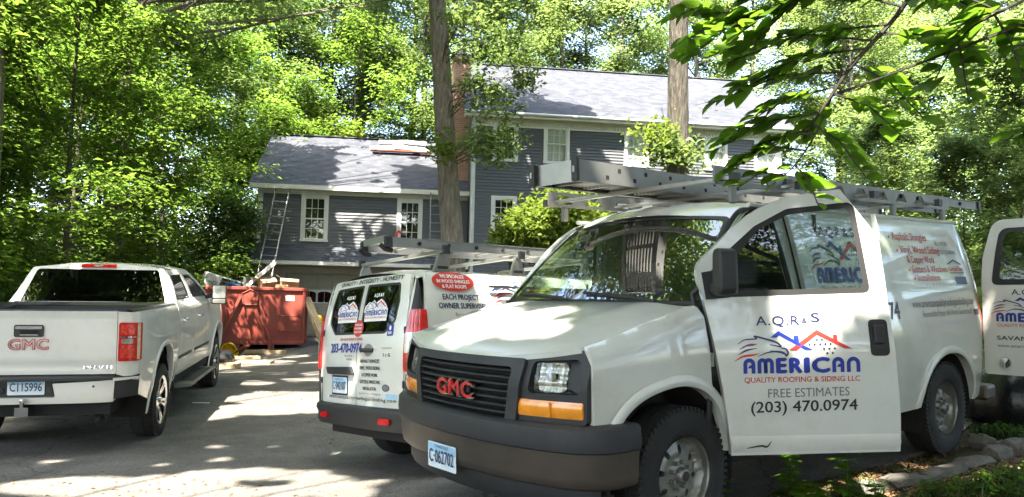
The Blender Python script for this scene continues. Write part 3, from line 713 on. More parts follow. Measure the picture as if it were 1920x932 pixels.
def empty_part(name, parent, loc, rot):
    """a part that carries sub-parts: a small hinge-pin mesh at its pivot"""
    o = MB().tube([(.05, -.07 if loc[1] > 0 else .07, .98), (.05, -.07 if loc[1] > 0 else .07, 1.06)], .012, 6).build(name, 'work_van_paint', parent)
    o.location = loc; o.rotation_euler = rot; return o
def make_sav_rear_door():
    """left rear door swung out square to the side, outer face to the front"""
    o = empty_part('rear_door', SAV, (5.17, -.93, 0), (0, 0, 0)); o['label'] = 'rear cargo door swung out square to the van side'
    prof = crv([(.4, .0), (1.35, .0), (1.6, .03), (1.95, .13)])
    fn = lambda u, z, l=0: (prof(z) - l, -u, z + .05)
    outl = fil([(.02, .55, .03), (.86, .55, .03), (.86, 1.35), (.80, 1.96, .08), (.09, 1.96, .12), (.025, 1.6), (.02, 1.35)], 6)
    win = fil([(.10, 1.36, .05), (.80, 1.36, .05), (.755, 1.88, .06), (.15, 1.88, .09)], 6)
    panel('door_skin', outl, fn, 'work_van_paint', o, holes=[win], step=.07, rim=(.05, 0, 0))
    panel('window_seal', win, lambda u, z: fn(u, z, -.004), 'seal', o, holes=[fil([(.16, 1.41, .04), (.76, 1.41, .04), (.72, 1.84, .05), (.20, 1.84, .07)], 6)], step=.08)
    panel('window', win, lambda u, z: fn(u, z, -.01), 'pane_glass', o, step=.15)
    panel('door_trim', fil([(.05, .6), (.83, .6), (.83, 1.36), (.05, 1.36)]), lambda u, z: fn(u, z, -.05), 'interior', o, step=.3)
    D = Decal(lambda u, v, l=0: fn(u, v, .003 + l))
    eagle_logo(D, .13, 1.03, .62); D.text('A.Q.R & S', .26, 1.27, .05, 'print_navy', bold=.012, width=.36)
    D.text('SAVANA', .13, .865, .036, 'print_black', bold=.03, width=.30); D.text('www.americanqualityroofing.com', .13, .80, .03, 'print_navy', width=.6)
    D.build('lettering', o)
    MB().lathe([(.0, -.018), (.045, -.014), (.05, 0)], 16, 'X', (0, 0, 0)).build('latch_badge', 'chrome', o, 50).location = (-.002, -.19, .71)
make_savana()
# ---------------------------------------------------------------- pickup truck seen from behind (x runs forwards, right side at -y)
TRK = empty('pickup_truck', 'pearl white crew cab pickup truck parked with its tailgate to us', 'pickup truck', (-4.750, 7.550, -0.232), (-0.0116, -0.0277, 1.7906))
tk_p = crv([(.40, .94), (.55, .965), (.70, .992), (.85, 1.002), (1.0, 1.012), (1.2, 1.012), (1.34, 1.002), (1.45, .985), (1.50, .958), (1.6, .92), (1.75, .855), (1.9, .775), (1.97, .72)])
def tk_w(x, z):
    w = tk_p(z)
    if x < .5: w *= 1 - .035 * ((.5 - x) / .32)**2 * (x < .5)
    if x > 5.3: w *= 1 - .10 * ((x - 5.3) / .75)**2.2
    # swelling over the wheels
    for cx in (1.22, 5.12):
        d = abs(x - cx)
        if d < .78 and z < 1.28: w += .022 * math.cos(d / .78 * PI / 2)**1.0 * min(1, max(0, (1.28 - z) / .12))
    return w
def tk_rear(y, z, l=0):
    a = max(0, (abs(y) - .80)) / .19
    return (.06 + .12 * a**2.2 - l, y, z)
def make_truck():
    W = 'pearl_paint'
    def arch(cx, hw, top):
        return [(cx + hw * math.copysign(abs(math.cos(t))**.72, math.cos(t)), .36 + (top - .36) * abs(math.sin(t))**.72) for t in np.linspace(PI, 0, 26)] + [(cx + hw, .2), (cx - hw, .2)]
    for s in (-1, 1):
        fn = lambda x, z, l=0, s=s: (x, s * (tk_w(x, z) + l), z); rim = (0, -s * .03, 0)
        ar, af = arch(1.22, .50, 1.06), arch(5.12, .50, 1.06)
        panel('bed_side', fil([(.18, .72), (.185, 1.485, .02), (2.035, 1.49), (2.035, .55), (1.8, .50), (.72, .50), (.3, .62)]), fn, W, TRK, holes=[ar], step=.055, rim=rim)
        for nm, a_ in (('wheel_lip', ar), ('wheel_lip', af)):
            rows = []
            cx = (a_[0][0] + a_[25][0]) / 2
            for p in a_[:26]:
                o = Vector((p[0] - cx, 0, p[1] - .5)).normalized(); q = Vector(fn(*p))
                rows.append([q + o * .045, q + o * .035 + Vector((0, s * .012, 0)), q + Vector((0, s * .016, 0)), q - o * .012 + Vector((0, s * .006, 0)), q - o * .012 - Vector((0, s * .06, 0))])
            MB().grid(rows).build(nm, W, TRK, 60)
        # bed rail cap and inner wall
        MB().grid([[(x, s * (tk_w(x, 1.485) + .002), 1.486), (x, s * (tk_w(x, 1.485) - .02), 1.505), (x, s * .87, 1.505), (x, s * .86, 1.47), (x, s * .84, .85)] for x in np.linspace(.15, 2.03, 12)]).build('bed_rail', 'dark_plastic', TRK, 40)
        # doors with window openings
        rd = fil([(2.075, .58, .05), (2.06, 1.49), (2.16, 1.62), (2.30, 1.86, .08), (2.42, 1.925, .06), (3.12, 1.935), (3.125, .575)])
        rw = fil([(2.17, 1.535, .03), (2.27, 1.68, .05), (2.42, 1.855, .08), (3.04, 1.865, .03), (3.04, 1.54, .03)])
        fd = fil([(3.14, .575), (3.135, 1.935), (3.66, 1.925, .1), (4.10, 1.74, .15), (4.52, 1.50), (4.36, 1.43), (4.34, .95), (4.22, .575, .04)])
        fwi = fil([(3.22, 1.54, .03), (3.22, 1.865, .03), (3.62, 1.855, .1), (4.02, 1.70, .15), (4.36, 1.525, .03)])
        for nm, o_, w_ in (('door', rd, rw), ('door', fd, fwi)):
            d = panel(nm, o_, fn, W, TRK, holes=[w_], step=.06, rim=rim)
            panel('window_seal', w_, lambda x, z, f=fn: f(x, z, -.004), 'seal', d, holes=[[((p[0] - np.mean([q[0] for q in w_])) * .94 + np.mean([q[0] for q in w_]), (p[1] - np.mean([q[1] for q in w_])) * .90 + np.mean([q[1] for q in w_])) for p in w_]], step=.08)
            panel('window', w_, lambda x, z, f=fn: f(x, z, -.012), 'tint_glass', d, step=.15)
            hx = min(p[0] for p in o_) + (.17 if o_ is rd else .22)
            mb = MB().tube([fn(hx, 1.275, -.005), fn(hx + .02, 1.278, .03), fn(hx + .17, 1.278, .03), fn(hx + .19, 1.275, -.005)], .018, 8); mb.build('handle', 'chrome', d, 60)
            panel('molding', [(min(p[0] for p in o_) + .04, .79), (max(p[0] for p in o_) - .22, .79), (max(p[0] for p in o_) - .22, .825), (min(p[0] for p in o_) + .04, .825)], lambda x, z, f=fn: f(x, z, .012), 'dark_plastic', d, step=.1, rim=(0, -s * .012, 0))
        # fender
        panel('fender', [(4.24, .575), (4.36, .95), (4.38, 1.42), (4.56, 1.49), (5.2, 1.42), (6.0, 1.30), (6.02, .8), (5.9, .55)], fn, W, TRK, holes=[af], step=.06, rim=rim)
        # rocker, running board
        panel('rocker', [(1.74, .44), (4.6, .44), (4.6, .57), (1.74, .57)], lambda x, z, f=fn: f(x, z, -.02), 'under', TRK, step=.2)
        rb = MB().add([(x, s * y, z) for x in (2.23, 4.13) for y, z in ((.93, .455), (1.13, .452), (1.145, .435), (1.13, .415), (.93, .40))], [(0, 1, 6, 5), (1, 2, 7, 6), (2, 3, 8, 7), (3, 4, 9, 8), (4, 3, 2, 1, 0), (5, 6, 7, 8, 9)]).build('running_board', 'aluminium', TRK, 40)
        MB().box((2.5, min(s * .95, s * 1.11), .4535), (3.9, max(s * .95, s * 1.11), .461)).build('step_pad', 'dark_plastic', rb)
        # tail light corner
        rt = lambda y, z, l=0, s=s: tk_rear(s * y, z, l)
        tl = fil([(.818, .99, .02), (1.0, .985, .01), (1.0, 1.375, .01), (.822, 1.385, .03)])
        panel('rear_corner', [(.806, .86), (.985, .80), (.988, 1.48), (.808, 1.492)], rt, W, TRK, holes=[tl], step=.05)
        lamp = panel('tail_light', tl, lambda y, z: rt(y, z, .012), 'lamp_red', TRK, step=.03, rim=(.06, 0, 0))
        panel('reverse_lamp', rr(.85, 1.165, .945, 1.215, .01), lambda y, z: rt(y, z, .020), 'lamp_clear', lamp, step=.03, rim=(.01, 0, 0))
        panel('lamp_strip', rr(.832, 1.225, .965, 1.24, .004), lambda y, z: rt(y, z, .017), 'chrome', lamp, step=.04)
        for z0, z1 in ((1.02, 1.15), (1.255, 1.36)): panel('lamp_cell', rr(.84, z0, .955, z1, .012), lambda y, z: rt(y, z, .0165), 'brake_cell', lamp, step=.04)
        panel('lamp_edge', rr(.975, 1.0, .996, 1.37, .005), lambda y, z: rt(y, z, .0165), 'lamp_yellow', lamp, step=.03)
        # A-pillar, roof side
        ruled('pillar', [(x, s * (tk_w(x, z) - .005), z) for x, z in cat([(3.64, 1.935), (4.12, 1.75), (4.56, 1.50)], 6)], [(x + .10, s * (tk_w(x, z) - .09), z + .015) for x, z in cat([(3.64, 1.935), (4.12, 1.75), (4.56, 1.50)], 6)], W, TRK)
        for cx in (1.22, 5.12):
            MB().lathe([(.53, 0), (.53, -s * .38), (.05, -s * .39)], 18, c=(cx, s * .97, .44), a0=-.25, a1=PI + .25).build('wheel_well', 'under', TRK)
    def roof(x, t):
        wr = tk_w(x, 1.935) - .002; z = 1.935 + .075 * (1 - abs(t)**2.6)
        if x < 2.5: z -= .05 * ((2.5 - x) / .38)**2
        if x > 3.5: z -= .04 * ((x - 3.5) / .4)**2
        return (x, t * wr, z)
    panel('roof', [(2.235, -1), (3.74, -1), (3.74, 1), (2.235, 1)], roof, W, TRK, step=.08)
    # cab back: pillars and glass
    back = lambda y, z, l=0: (2.06 + .20 * max(0, (z - 1.48) / .45) - .05 * (1 - (y / .9)**2) - l, y, z)
    bo = fil([(-.965, 1.40), (.965, 1.40), (.95, 1.5), (.76, 1.935, .05), (.3, 1.985), (-.3, 1.985), (-.76, 1.935, .05), (-.95, 1.5)])
    bgl = fil([(-.83, 1.505, .03), (.83, 1.505, .03), (.70, 1.915, .05), (-.70, 1.915, .05)])
    panel('cab_back', bo, back, W, TRK, holes=[bgl], step=.07)
    gl = panel('rear_window', bgl, lambda y, z: back(y, z, .004), 'tint_glass', TRK, step=.12)
    b3 = panel('brake_lamp', fil([(-.21, 1.94, .01), (.21, 1.94, .01), (.20, 1.982, .01), (-.20, 1.982, .01)]), lambda y, z: back(y, z, .022), 'lamp_red', TRK, step=.04, rim=(.05, 0, 0))
    panel('cargo_lamp', rr(-.05, 1.948, .05, 1.974, .006), lambda y, z: back(y, z, .026), 'lamp_clear', b3, step=.04)
    # bed box
    MB().box((.12, -.86, .80), (2.03, .86, .85)).box((2.0, -.9, .85), (2.03, .9, 1.46)).build('bed_floor', 'dark_plastic', TRK)
    MB().box((2.0, -.88, 1.46), (2.05, .88, 1.515)).build('bed_front_rail', 'chrome', TRK, bevel=.01)
    # tailgate
    def tg(y, z, l=0):
        x = .062 + .010 * math.exp(-((z - .965) / .02)**2) + (.012 if z < .96 else 0) - .012 * math.exp(-((z - 1.485) / .02)**2)
        return (x - l, y, z)
    t = panel('tailgate', rr(-.80, .862, .80, 1.495, .015), tg, W, TRK, step=.035, rim=(.06, 0, 0))
    MB().grid([[(.05, y, 1.496), (.07, y, 1.512), (.11, y, 1.508)] for y in np.linspace(-.80, .80, 9)]).build('tailgate_cap', 'dark_plastic', t)
    hb = panel('tailgate_handle', rr(-.132, 1.237, .132, 1.358, .022), lambda y, z: tg(y, z, .012), 'dark_plastic', t, step=.05, rim=(.012, 0, 0))
    panel('handle_trim', rr(-.12, 1.315, .12, 1.345, .008), lambda y, z: tg(y, z, .018), 'chrome', hb, step=.06)
    panel('handle_recess', rr(-.085, 1.262, .075, 1.305, .006), lambda y, z: tg(y, z, .018), 'under', hb, step=.06); panel('handle_bar', rr(-.085, 1.252, .075, 1.264, .002), lambda y, z: tg(y, z, .021), 'chrome', hb, step=.06)
    vv, ff, w = text2d('GMC', .098 / .69, 0, 1.62, align='CENTER', space=1.05); vv[:, 0] *= .355 / w
    for off, m, dx in ((.004, 'badge_red', .006), (0, 'chrome', .010)):
        mb = MB(); e = .006 if m == 'badge_red' else 0
        for i, (ox, oy) in enumerate([(0, 0)] if e == 0 else [(e, 0), (-e, 0), (0, e), (0, -e), (e, e), (-e, -e), (e, -e), (-e, e)]):
            mb.add([tg(-a - ox, 1.115 + b + oy, dx + i * .0002) for a, b in vv], ff)
        mb.build('emblem_letters', m, t)
    D = Decal(lambda u, v, l=0: tg(-u, v, .004 + l)); D.text('DENALI', .50, .915, .032, 'chrome', bold=.02, width=.26); D.build('trim_badge', t)
    # bumper
    bm = lambda y, z, l=0: (-.03 + .20 * (abs(y) / 1.0)**5 + .02 * max(0, (.66 - z) / .1) - l, y, z)
    bu = panel('bumper', fil([(-.79, .585, .01), (.79, .585, .01), (.80, .808, .01), (.255, .785, .01), (.285, .648, .02), (-.285, .648, .02), (-.255, .785, .01), (-.80, .808, .01)]), bm, W, TRK, step=.05, rim=(.08, 0, 0))
    MB().grid([[(bm(y, .8)[0] - .012, y, .808), (bm(y, .8)[0] - .012, y, .832), (bm(y, .8)[0] + .03, y, .848), (.16, y, .85)] for y in np.linspace(-1.0, 1.0, 25)]).build('bumper_step', 'dark_plastic', bu, 40)
    panel('plate_recess', [(-.285, .63), (.285, .63), (.26, .845), (-.26, .845)], lambda y, z: (.03, y, z), 'dark_plastic', bu, step=.1)
    for s in (-1, 1):
        panel('bumper_end', [(s * .795, .615), (s * .99, .63), (s * 1.0, .79), (s * .80, .80)], lambda y, z: bm(y, z, -.004), 'dark_plastic', bu, step=.05)
        panel('bumper_trim', [(s * .79, .798), (s * 1.0, .805), (s * 1.0, .828), (s * .79, .828)], lambda y, z: bm(y, z, .016), W, bu, step=.05)
        MB().lathe([(.0, -.008), (.028, -.006), (.03, .01)], 16, 'X', (.02, s * .215, .715)).build('bumper_socket', 'grey_plastic', bu, 40)
        MB().lathe([(.0, -.003), (.011, -.003), (.013, .004)], 12, 'X', (bm(s * .62, .75)[0] - .002, s * .62, .75)).build('parking_sensor', 'grey_plastic', bu, 40)
    plate(bu, lambda u, v, l: (.02 - l, -u - .008, .752 + v), 'C115996', w=.33, h=.16)
    MB().box((-.06, -.06, .47), (.2, .06, .56)).tube([(-.05, 0, .56), (-.05, 0, .60)], .02, 8).lathe([(.001, .03), (.022, .02), (.026, 0), (.02, -.02)], 12, 'Z', (-.05, 0, .62)).build('tow_hitch', 'chrome', TRK, 40)
    MB().box((.1, -.75, .45), (5.9, .75, .70)).tube([(1.22, -.9, .41), (1.22, .9, .41)], .07, 8).tube([(5.12, -.9, .41), (5.12, .9, .41)], .06, 8).lathe([(.0, -.14), (.1, -.13), (.14, 0), (.1, .13), (0, .14)], 14, c=(1.22, 0, .41)).tube([(.4, -.55, .48), (.22, -.62, .42), (.12, -.66, .36)], .045, 8).build('chassis', 'under', TRK)
    MB().box((2.1, -.93, .52), (4.6, .93, .60)).box((4.3, -.9, .9), (4.6, .9, 1.38)).build('floor_pan', 'interior', TRK)
    for y in (-.42, .42): seat(TRK, 2.72, y, .88, 1); seat(TRK, 3.6, y, .84, 1)
    # hood, front, windshield
    panel('hood', [(4.5, -1), (6.0, -1), (6.0, 1), (4.5, 1)], lambda x, t: (x, t * (tk_w(x, 1.4) - .02), 1.46 + .06 * (1 - t * t) - .12 * max(0, (x - 5.0) / 1.0)**1.5), W, TRK, step=.12)
    panel('windshield', [(-.97, 0), (.97, 0), (.95, 1), (-.95, 1)], lambda a, t: (4.66 - .98 * t - .1 * a * a, a * (.93 - .21 * t), 1.49 + .46 * t), 'windshield_glass', TRK, step=.2)
    panel('front_end', [(-.93, .5), (.93, .5), (.92, 1.34), (-.92, 1.34)], lambda y, z: (6.05 - .1 * (y / .93)**4, y, z), 'chrome', TRK, step=.15)
    # towing mirrors
    for s in (-1, 1):
        mi = MB(); mi.prism(fil([(0, 0, .03), (.215, 0, .03), (.215, .30, .03), (0, .30, .03)]), lambda a, b, s=s: (4.155, s * (1.055 + a), 1.405 + b), lambda a, b, s=s: (4.26, s * (1.065 + a * .9), 1.42 + b * .92))
        mi = mi.build('mirror', 'chrome', TRK, 40, bevel=.012)
        panel('mirror_housing', rr(1.055 * s if s > 0 else -1.27, 1.405, 1.27 * s if s > 0 else -1.055, 1.705, .02), lambda y, z: (4.150, y, z), 'dark_plastic', mi, step=.1)
        panel('mirror_glass', rr(1.07 * s if s > 0 else -1.255, 1.50, 1.255 * s if s > 0 else -1.07, 1.69, .015), lambda y, z: (4.146, y, z), 'chrome', mi, step=.1)
        panel('wide_glass', rr(1.07 * s if s > 0 else -1.255, 1.42, 1.255 * s if s > 0 else -1.07, 1.485, .012), lambda y, z: (4.146, y, z), 'chrome', mi, step=.1)
        MB().bar((4.22, s * .93, 1.50), (4.2, s * 1.08, 1.55), .07, .06).build('mirror_arm', 'dark_plastic', TRK, bevel=.01)
    for x in (1.22, 5.12):
        add_wheel(TRK, x, -.87, .415, .265, .278, 'alloy'); add_wheel(TRK, x, .87, .415, .265, .278, 'alloy', True)
make_truck()
# ---------------------------------------------------------------- compact panel van seen from behind (x runs forwards, right side at -y)
CON = empty('compact_van', 'small white panel van seen from behind, red oval on its side and ladder on roof', 'van', (-1.363, 6.809, -0.086), (-0.0684, 0.0053, 0.698))
cn_p = crv([(.30, .83), (.45, .868), (.62, .888), (.90, .898), (1.10, .892), (1.30, .872), (1.5, .838), (1.66, .79), (1.74, .745), (1.79, .68)])
def cn_w(x, z):
    w = cn_p(z)
    if x < .28: w *= 1 - .06 * ((.28 - x) / .2)**2
    return w
def cn_rear(y, z, l=0):
    a = abs(y) / .86
    return (.03 + .07 * a**4 + .14 * max(0, (z - 1.0) / .78)**1.8 - l, y, z)
def make_connect():
    W = 'white_paint'
    for s in (-1, 1):
        fn = lambda x, z, l=0, s=s: (x, s * (cn_w(x, z) + l), z); rim = (0, -s * .02, 0)
        ar = [(.98 + .40 * math.cos(t), .33 + .40 * math.sin(t)) for t in np.linspace(PI, 0, 20)] + [(1.38, .1), (.58, .1)]
        af = [(p[0] + 3.02, p[1]) for p in ar]
        def sd(x, z, l=0, s=s):
            w = cn_w(x, z)
            for (a, b, c, d) in ((.30, .86, .72, 1.635), (.91, 2.0, .72, 1.72), (2.1, 3.0, .72, 1.68)):
                k = min(x - a, b - x, z - c, d - z); k = min(max(k / .02, 0), 1); w -= .012 * k * k * (3 - 2 * k)
            return (x, s * (w + l), z)
        panel('side_panel', [(.185, .60), (.185, 1.30), (.25, 1.70), (.28, 1.745), (3.2, 1.745), (3.2, .42), (.5, .42), (.2, .55)], sd, W, CON, holes=[ar], step=.04, rim=rim)
        panel('front_panel', [(3.22, .42), (3.22, 1.35), (3.6, 1.2), (4.3, 1.05), (4.7, .9), (4.72, .5), (4.5, .42)], fn, W, CON, holes=[af], step=.1)
        panel('front_window', [(3.22, 1.36), (3.22, 1.72), (3.4, 1.70), (4.0, 1.12)], fn, 'tint_glass', CON, step=.2)
        MB().lathe([(.42, 0), (.42, -s * .3), (.05, -s * .31)], 18, c=(.98, s * .86, .34), a0=-.25, a1=PI + .25).build('wheel_well', 'under', CON)
        if s == -1:
            for x in (.885,): MB().box((x - .003, -cn_w(x, 1.2) - .0, .6), (x + .003, -cn_w(x, 1.2) + .03, 1.2)).build('door_gap', 'seal', CON)
            MB().bar((.90, -.839, 1.632), (2.9, -.839, 1.632), .02, .022).build('slide_rail', 'grey_plastic', CON)
        # corner: black upper strip, tall lamp, dark lower corner, all wrapping round
        def cor(a, z, l=0, s=s):
            # a: 0 at the door edge on the back .. 1 on the side
            t = a * PI / 2; y0 = .735 + .01; ys = cn_w(.19, z) + .002; xs = .19
            x0 = cn_rear(y0, z)[0]
            y = y0 + (ys - y0) * math.sin(t)**.9 if t > 0 else y0; x = x0 + (xs - x0) * (1 - math.cos(t))**1.1
            return (x - l * math.cos(t), s * (y + l * math.sin(t)), z)
        panel('rear_pillar', [(0, .60), (1, .60), (1, 1.74), (0, 1.74)], cor, W, CON, step=.1)
        panel('corner_strip', fil([(.18, 1.40), (.95, 1.40), (.98, 1.66, .1), (.4, 1.70, .1)]), lambda a, z: cor(a, z, .006), 'seal', CON, step=.06)
        tl = panel('tail_light', fil([(.02, .905, .05), (.72, .92, .08), (.95, 1.15), (.95, 1.42, .05), (.25, 1.42, .05), (.04, 1.2)]), lambda a, z: cor(a, z, .022), 'lamp_red', CON, step=.05, rim=(.03, 0, 0))
        panel('reverse_lamp', fil([(.08, 1.06, .03), (.76, 1.07, .03), (.84, 1.23, .03), (.12, 1.23, .03)]), lambda a, z: cor(a, z, .027), 'lamp_clear', tl, step=.05)
        panel('corner_guard', [(.0, .55), (1, .50), (1, .90), (.45, .90), (.1, .88)], lambda a, z: cor(a, z, .010), 'dark_plastic', CON, step=.1)
        # rear door leaf with glass
        Y = lambda pts: [(s * p[0], *p[1:]) for p in pts]
        d_ = fil(Y([(.006, .60, .01), (.715, .60, .03), (.745, 1.0), (.735, 1.45), (.68, 1.735, .05), (.006, 1.745)]))
        wn_ = fil(Y([(.03, 1.225, .05), (.46, 1.225, .08), (.60, 1.33, .06), (.615, 1.5), (.575, 1.665, .05), (.03, 1.675, .03)]))
        d = panel('rear_door', d_, cn_rear, W, CON, holes=[wn_], step=.05, rim=(.03, 0, 0))
        panel('window_seal', wn_, lambda y, z: cn_rear(y, z, -.003), 'seal', d, holes=[[((p[0] - s * .32) * .90 + s * .32, (p[1] - 1.45) * .90 + 1.45) for p in wn_]], step=.06)
        panel('window', wn_, lambda y, z: cn_rear(y, z, -.008), 'tint_glass', d, step=.1)
        for z in (.80, 1.25): MB().box((cn_rear(.74, z)[0] - .012, min(s * .725, s * .75), z - .03), (cn_rear(.74, z)[0] + .02, max(s * .725, s * .75), z + .03)).build('hinge', 'dark_plastic', d, bevel=.004)
    # lower moulded step line on the doors + handle + plate light bar
    MB().tube([(cn_rear(-.12, 1.08)[0] - .02, -.12, 1.083), (cn_rear(-.2, 1.08)[0] - .035, -.15, 1.085), (cn_rear(-.28, 1.08)[0] - .035, -.27, 1.085), (cn_rear(-.3, 1.08)[0] - .01, -.30, 1.083)], .018, 8).build('handle', 'dark_plastic', CON, 50)
    panel('handle_cup', ell(-.21, 1.085, .075, .055), lambda y, z: cn_rear(y, z, .003), 'aluminium', CON, step=.05)
    panel('plate_light', fil([(.02, .865, .01), (.52, .865, .01), (.56, .93, .01), (.08, .935, .02)]), lambda y, z: cn_rear(y, z, .03), 'dark_plastic', CON, step=.08, rim=(.03, 0, 0))
    panel('plate_frame', rr(.145, .675, .465, .855, .012), lambda y, z: cn_rear(y, z, .004), 'dark_plastic', CON, step=.1)
    plate(CON, lambda u, v, l: cn_rear(.305 - u, .765 + v, l), 'C\u00b7042107', w=.29, h=.145)
    # roof
    def roof(x, t):
        wr = cn_w(max(x, .3), 1.745) - .002; z = 1.745 + .075 * (1 - abs(t)**2.4)
        if x < .5: z -= .05 * ((.5 - x) / .26)**2
        if x > 3.0: z -= .10 * ((x - 3.0) / .5)**2
        xx = x - .09 * (1 - t * t) * max(0, (.5 - x) / .26)
        return (xx, t * wr * (1 - .05 * max(0, (.5 - x) / .26)), z)
    panel('roof', [(.24, -1), (3.5, -1), (3.5, 1), (.24, 1)], roof, W, CON, step=.09)
    panel('windshield', [(-.9, 0), (.9, 0), (.9, 1), (-.9, 1)], lambda a, t: (4.05 - .62 * t, a * (.86 - .2 * t), 1.15 + .55 * t), 'windshield_glass', CON, step=.25)
    panel('hood', [(3.95, -1), (4.7, -1), (4.7, 1), (3.95, 1)], lambda x, t: (x, t * .82, 1.16 - .35 * (x - 3.95) + .03 * (1 - t * t)), W, CON, step=.2)
    MB().grid([[(4.72, y, .45), (4.74, y, .9)] for y in np.linspace(-.8, .8, 5)]).build('front_end', 'dark_plastic', CON)
    # bumper
    half = [(.42, -.90), (.30, -.90), (.20, -.885), (.11, -.835), (.05, -.74), (.02, -.5), (.005, -.25), (0, 0)]
    path = [(p[0], p[1]) for p in cat([(a, b) for a, b in half] + [(a, -b) for a, b in reversed(half[:-1])], 3)][::-1]
    sweep('bumper', path, [(-.06, .60), (.01, .595), (.03, .58), (.035, .545), (.015, .50), (.02, .44), (.0, .405), (-.1, .39)], 'dark_plastic', CON, smooth=35)
    for s in (-1, 1): panel('reflector', rr(-.62 if s < 0 else .47, .465, -.47 if s < 0 else .62, .515, .008), lambda y, z: (.018 + .05 * (abs(y) / .8)**4 - .045, y, z), 'lamp_red', CON, step=.05, rim=(.02, 0, 0))
    MB().box((.2, -.78, .30), (4.5, .78, .50)).tube([(.98, -.8, .33), (.98, .8, .33)], .05, 8).build('chassis', 'under', CON)
    MB().box((.2, -.82, .5), (3.3, .82, .56)).box((2.2, -.8, .56), (2.22, .8, 1.7)).build('floor_pan', 'interior', CON)
    for x in (.98, 4.0): add_wheel(CON, x, -.76, .33, .21, .2, 'steel'); add_wheel(CON, x, .76, .33, .21, .2, 'steel', True)
    # back lettering: u grows to the viewer's right = -y
    R = Decal(lambda u, v, l=0: cn_rear(-u, v, .0035 + l))
    R.text('QUALITY - INTEGRITY - HONESTY', 0.04, 1.692, .038, 'print_black', bold=.03, width=1.12, align='CENTER', shear=0.15)
    R.text('203-470-0974', .095, 1.065, .082, 'print_blue', bold=.035, width=.60, align='RIGHT')
    R.text('FREE ROOF REPAIR ESTIMATES', .10, 1.172, .022, 'print_red', bold=.02, width=.42, align='RIGHT')
    R.text('FULLY LICENSED', -.22, 1.025, .016, 'print_black', width=.15); R.text('& INSURED', -.18, .995, .016, 'print_black', width=.10)
    for t, v, h, w, c in (('ASPHALT SHINGLES', .975, .030, .33, 'print_black'), ('VINYL, WOOD SIDING', .915, .030, .35, 'print_black'), ('& COPPER WORK', .855, .030, .27, 'print_black'), ('GUTTER & WINDOWS', .795, .030, .34, 'print_black'), ('INSTALLATION', .738, .028, .22, 'print_black'), ('Reasonable Prices, Lic. & Fully Insured', .70, .016, .36, 'print_grey'), ('Free Estimates', .672, .016, .13, 'print_grey')):
        R.text(t, .24, v, h, c, bold=.02 if h > .02 else 0, width=w, align='CENTER')
    R.text('americanqualityroofingandsiding.com', .06, .6485, .030, 'print_black', bold=.02, width=1.18, align='CENTER', space=1.2)
    R.poly(ell(.50, .765, .055, .03), 'print_navy'); R.poly(rr(.50, .672, .66, .715, .004), 'plate_blue')
    R.text('FOLLOW US ON', .44, 1.095, .014, 'print_black', width=.14); R.text('f  t  G', .46, 1.03, .028, 'print_black', bold=.03, width=.10)
    R.poly(rr(.50, 1.205, .585, 1.305, .008), 'print_blue'); R.build('rear_lettering', CON)
    R2 = Decal(lambda u, v, l=0: cn_rear(-u, v, .0050 + l)); R2.text('BBB', .5425, 1.22, .022, 'print_white', bold=.03, width=.05, align='CENTER'); R2.poly(ell(.5425, 1.272, .014, .02, 12), 'print_white'); R2.poly(ell(.50, .765, .047, .023), 'print_grey'); R2.build('rear_lettering', CON)
    for u0 in (-.44, .07):
        G = Decal(lambda u, v, l=0: cn_rear(-u, v, .0035 + l)); eagle_logo(G, u0 + .02, 1.39, .36, white=True)
        G.text('A.Q.R & S', u0 + .20, 1.555, .03, 'print_white', bold=.05, width=.16, align='CENTER'); G.build('window_sticker', CON)
    G = Decal(lambda u, v, l=0: cn_rear(-u, v, .0045 + l)); G.poly(ell(.005, 1.28, .09, .075), 'print_red'); G.build('round_sticker', CON)
    G = Decal(lambda u, v, l=0: cn_rear(-u, v, .006 + l))
    for i, t in enumerate(('WE SPECIALIZE', 'IN WOOD SHINGLES', '& FLAT ROOFS')): G.text(t, .005, 1.303 - i * .032, .018, 'print_white', bold=.02, width=.13, align='CENTER')
    G.build('round_sticker_text', CON)
    # side lettering: u = x (forwards is to the viewer's right)
    sd = lambda u, v, l=0: (u, -(cn_w(u, v) + .0045 + l), v)
    Q = Decal(sd); Q.poly(ell(.54, 1.668, .225, .088, 40), 'print_red'); Q.build('oval_sign', CON)
    Q = Decal(lambda u, v, l=0: sd(u, v, .0025 + l))
    for i, t in enumerate(('WE SPECIALIZE', 'IN WOOD SHINGLES', '& FLAT ROOFS')): Q.text(t, .54, 1.70 - i * .046, .030, 'print_white', bold=.03, width=(.26, .35, .26)[i], align='CENTER')
    Q.build('oval_text', CON)
    Q = Decal(lambda u, v, l=0: (u, -(cn_w(u, v) - .006 + l), v))
    Q.text('EACH PROJECT', .60, 1.508, .046, 'print_navy', bold=.03, width=.39, align='CENTER'); Q.text('OWNER SUPERVISED', .62, 1.432, .046, 'print_navy', bold=.03, width=.53, align='CENTER')
    Q.text('Reasonable Prices', .69, 1.365, .028, 'print_black', width=.34, align='CENTER'); Q.text('Lic. & Fully Insured', .69, 1.32, .026, 'print_black', width=.36, align='CENTER')
    Q.stroke([(.96, 1.60), (1.06, 1.64), (1.20, 1.645)], .008, .008, 'print_navy', peak=.014); Q.stroke([(.97, 1.54), (1.08, 1.575), (1.2, 1.58)], .006, .006, 'print_red', peak=.016)
    eagle_logo(Q, 1.02, 1.40, .75); Q.text('A.Q.R & S', 1.12, 1.69, .04, 'print_navy', width=.4); Q.build('side_lettering', CON)
make_connect()
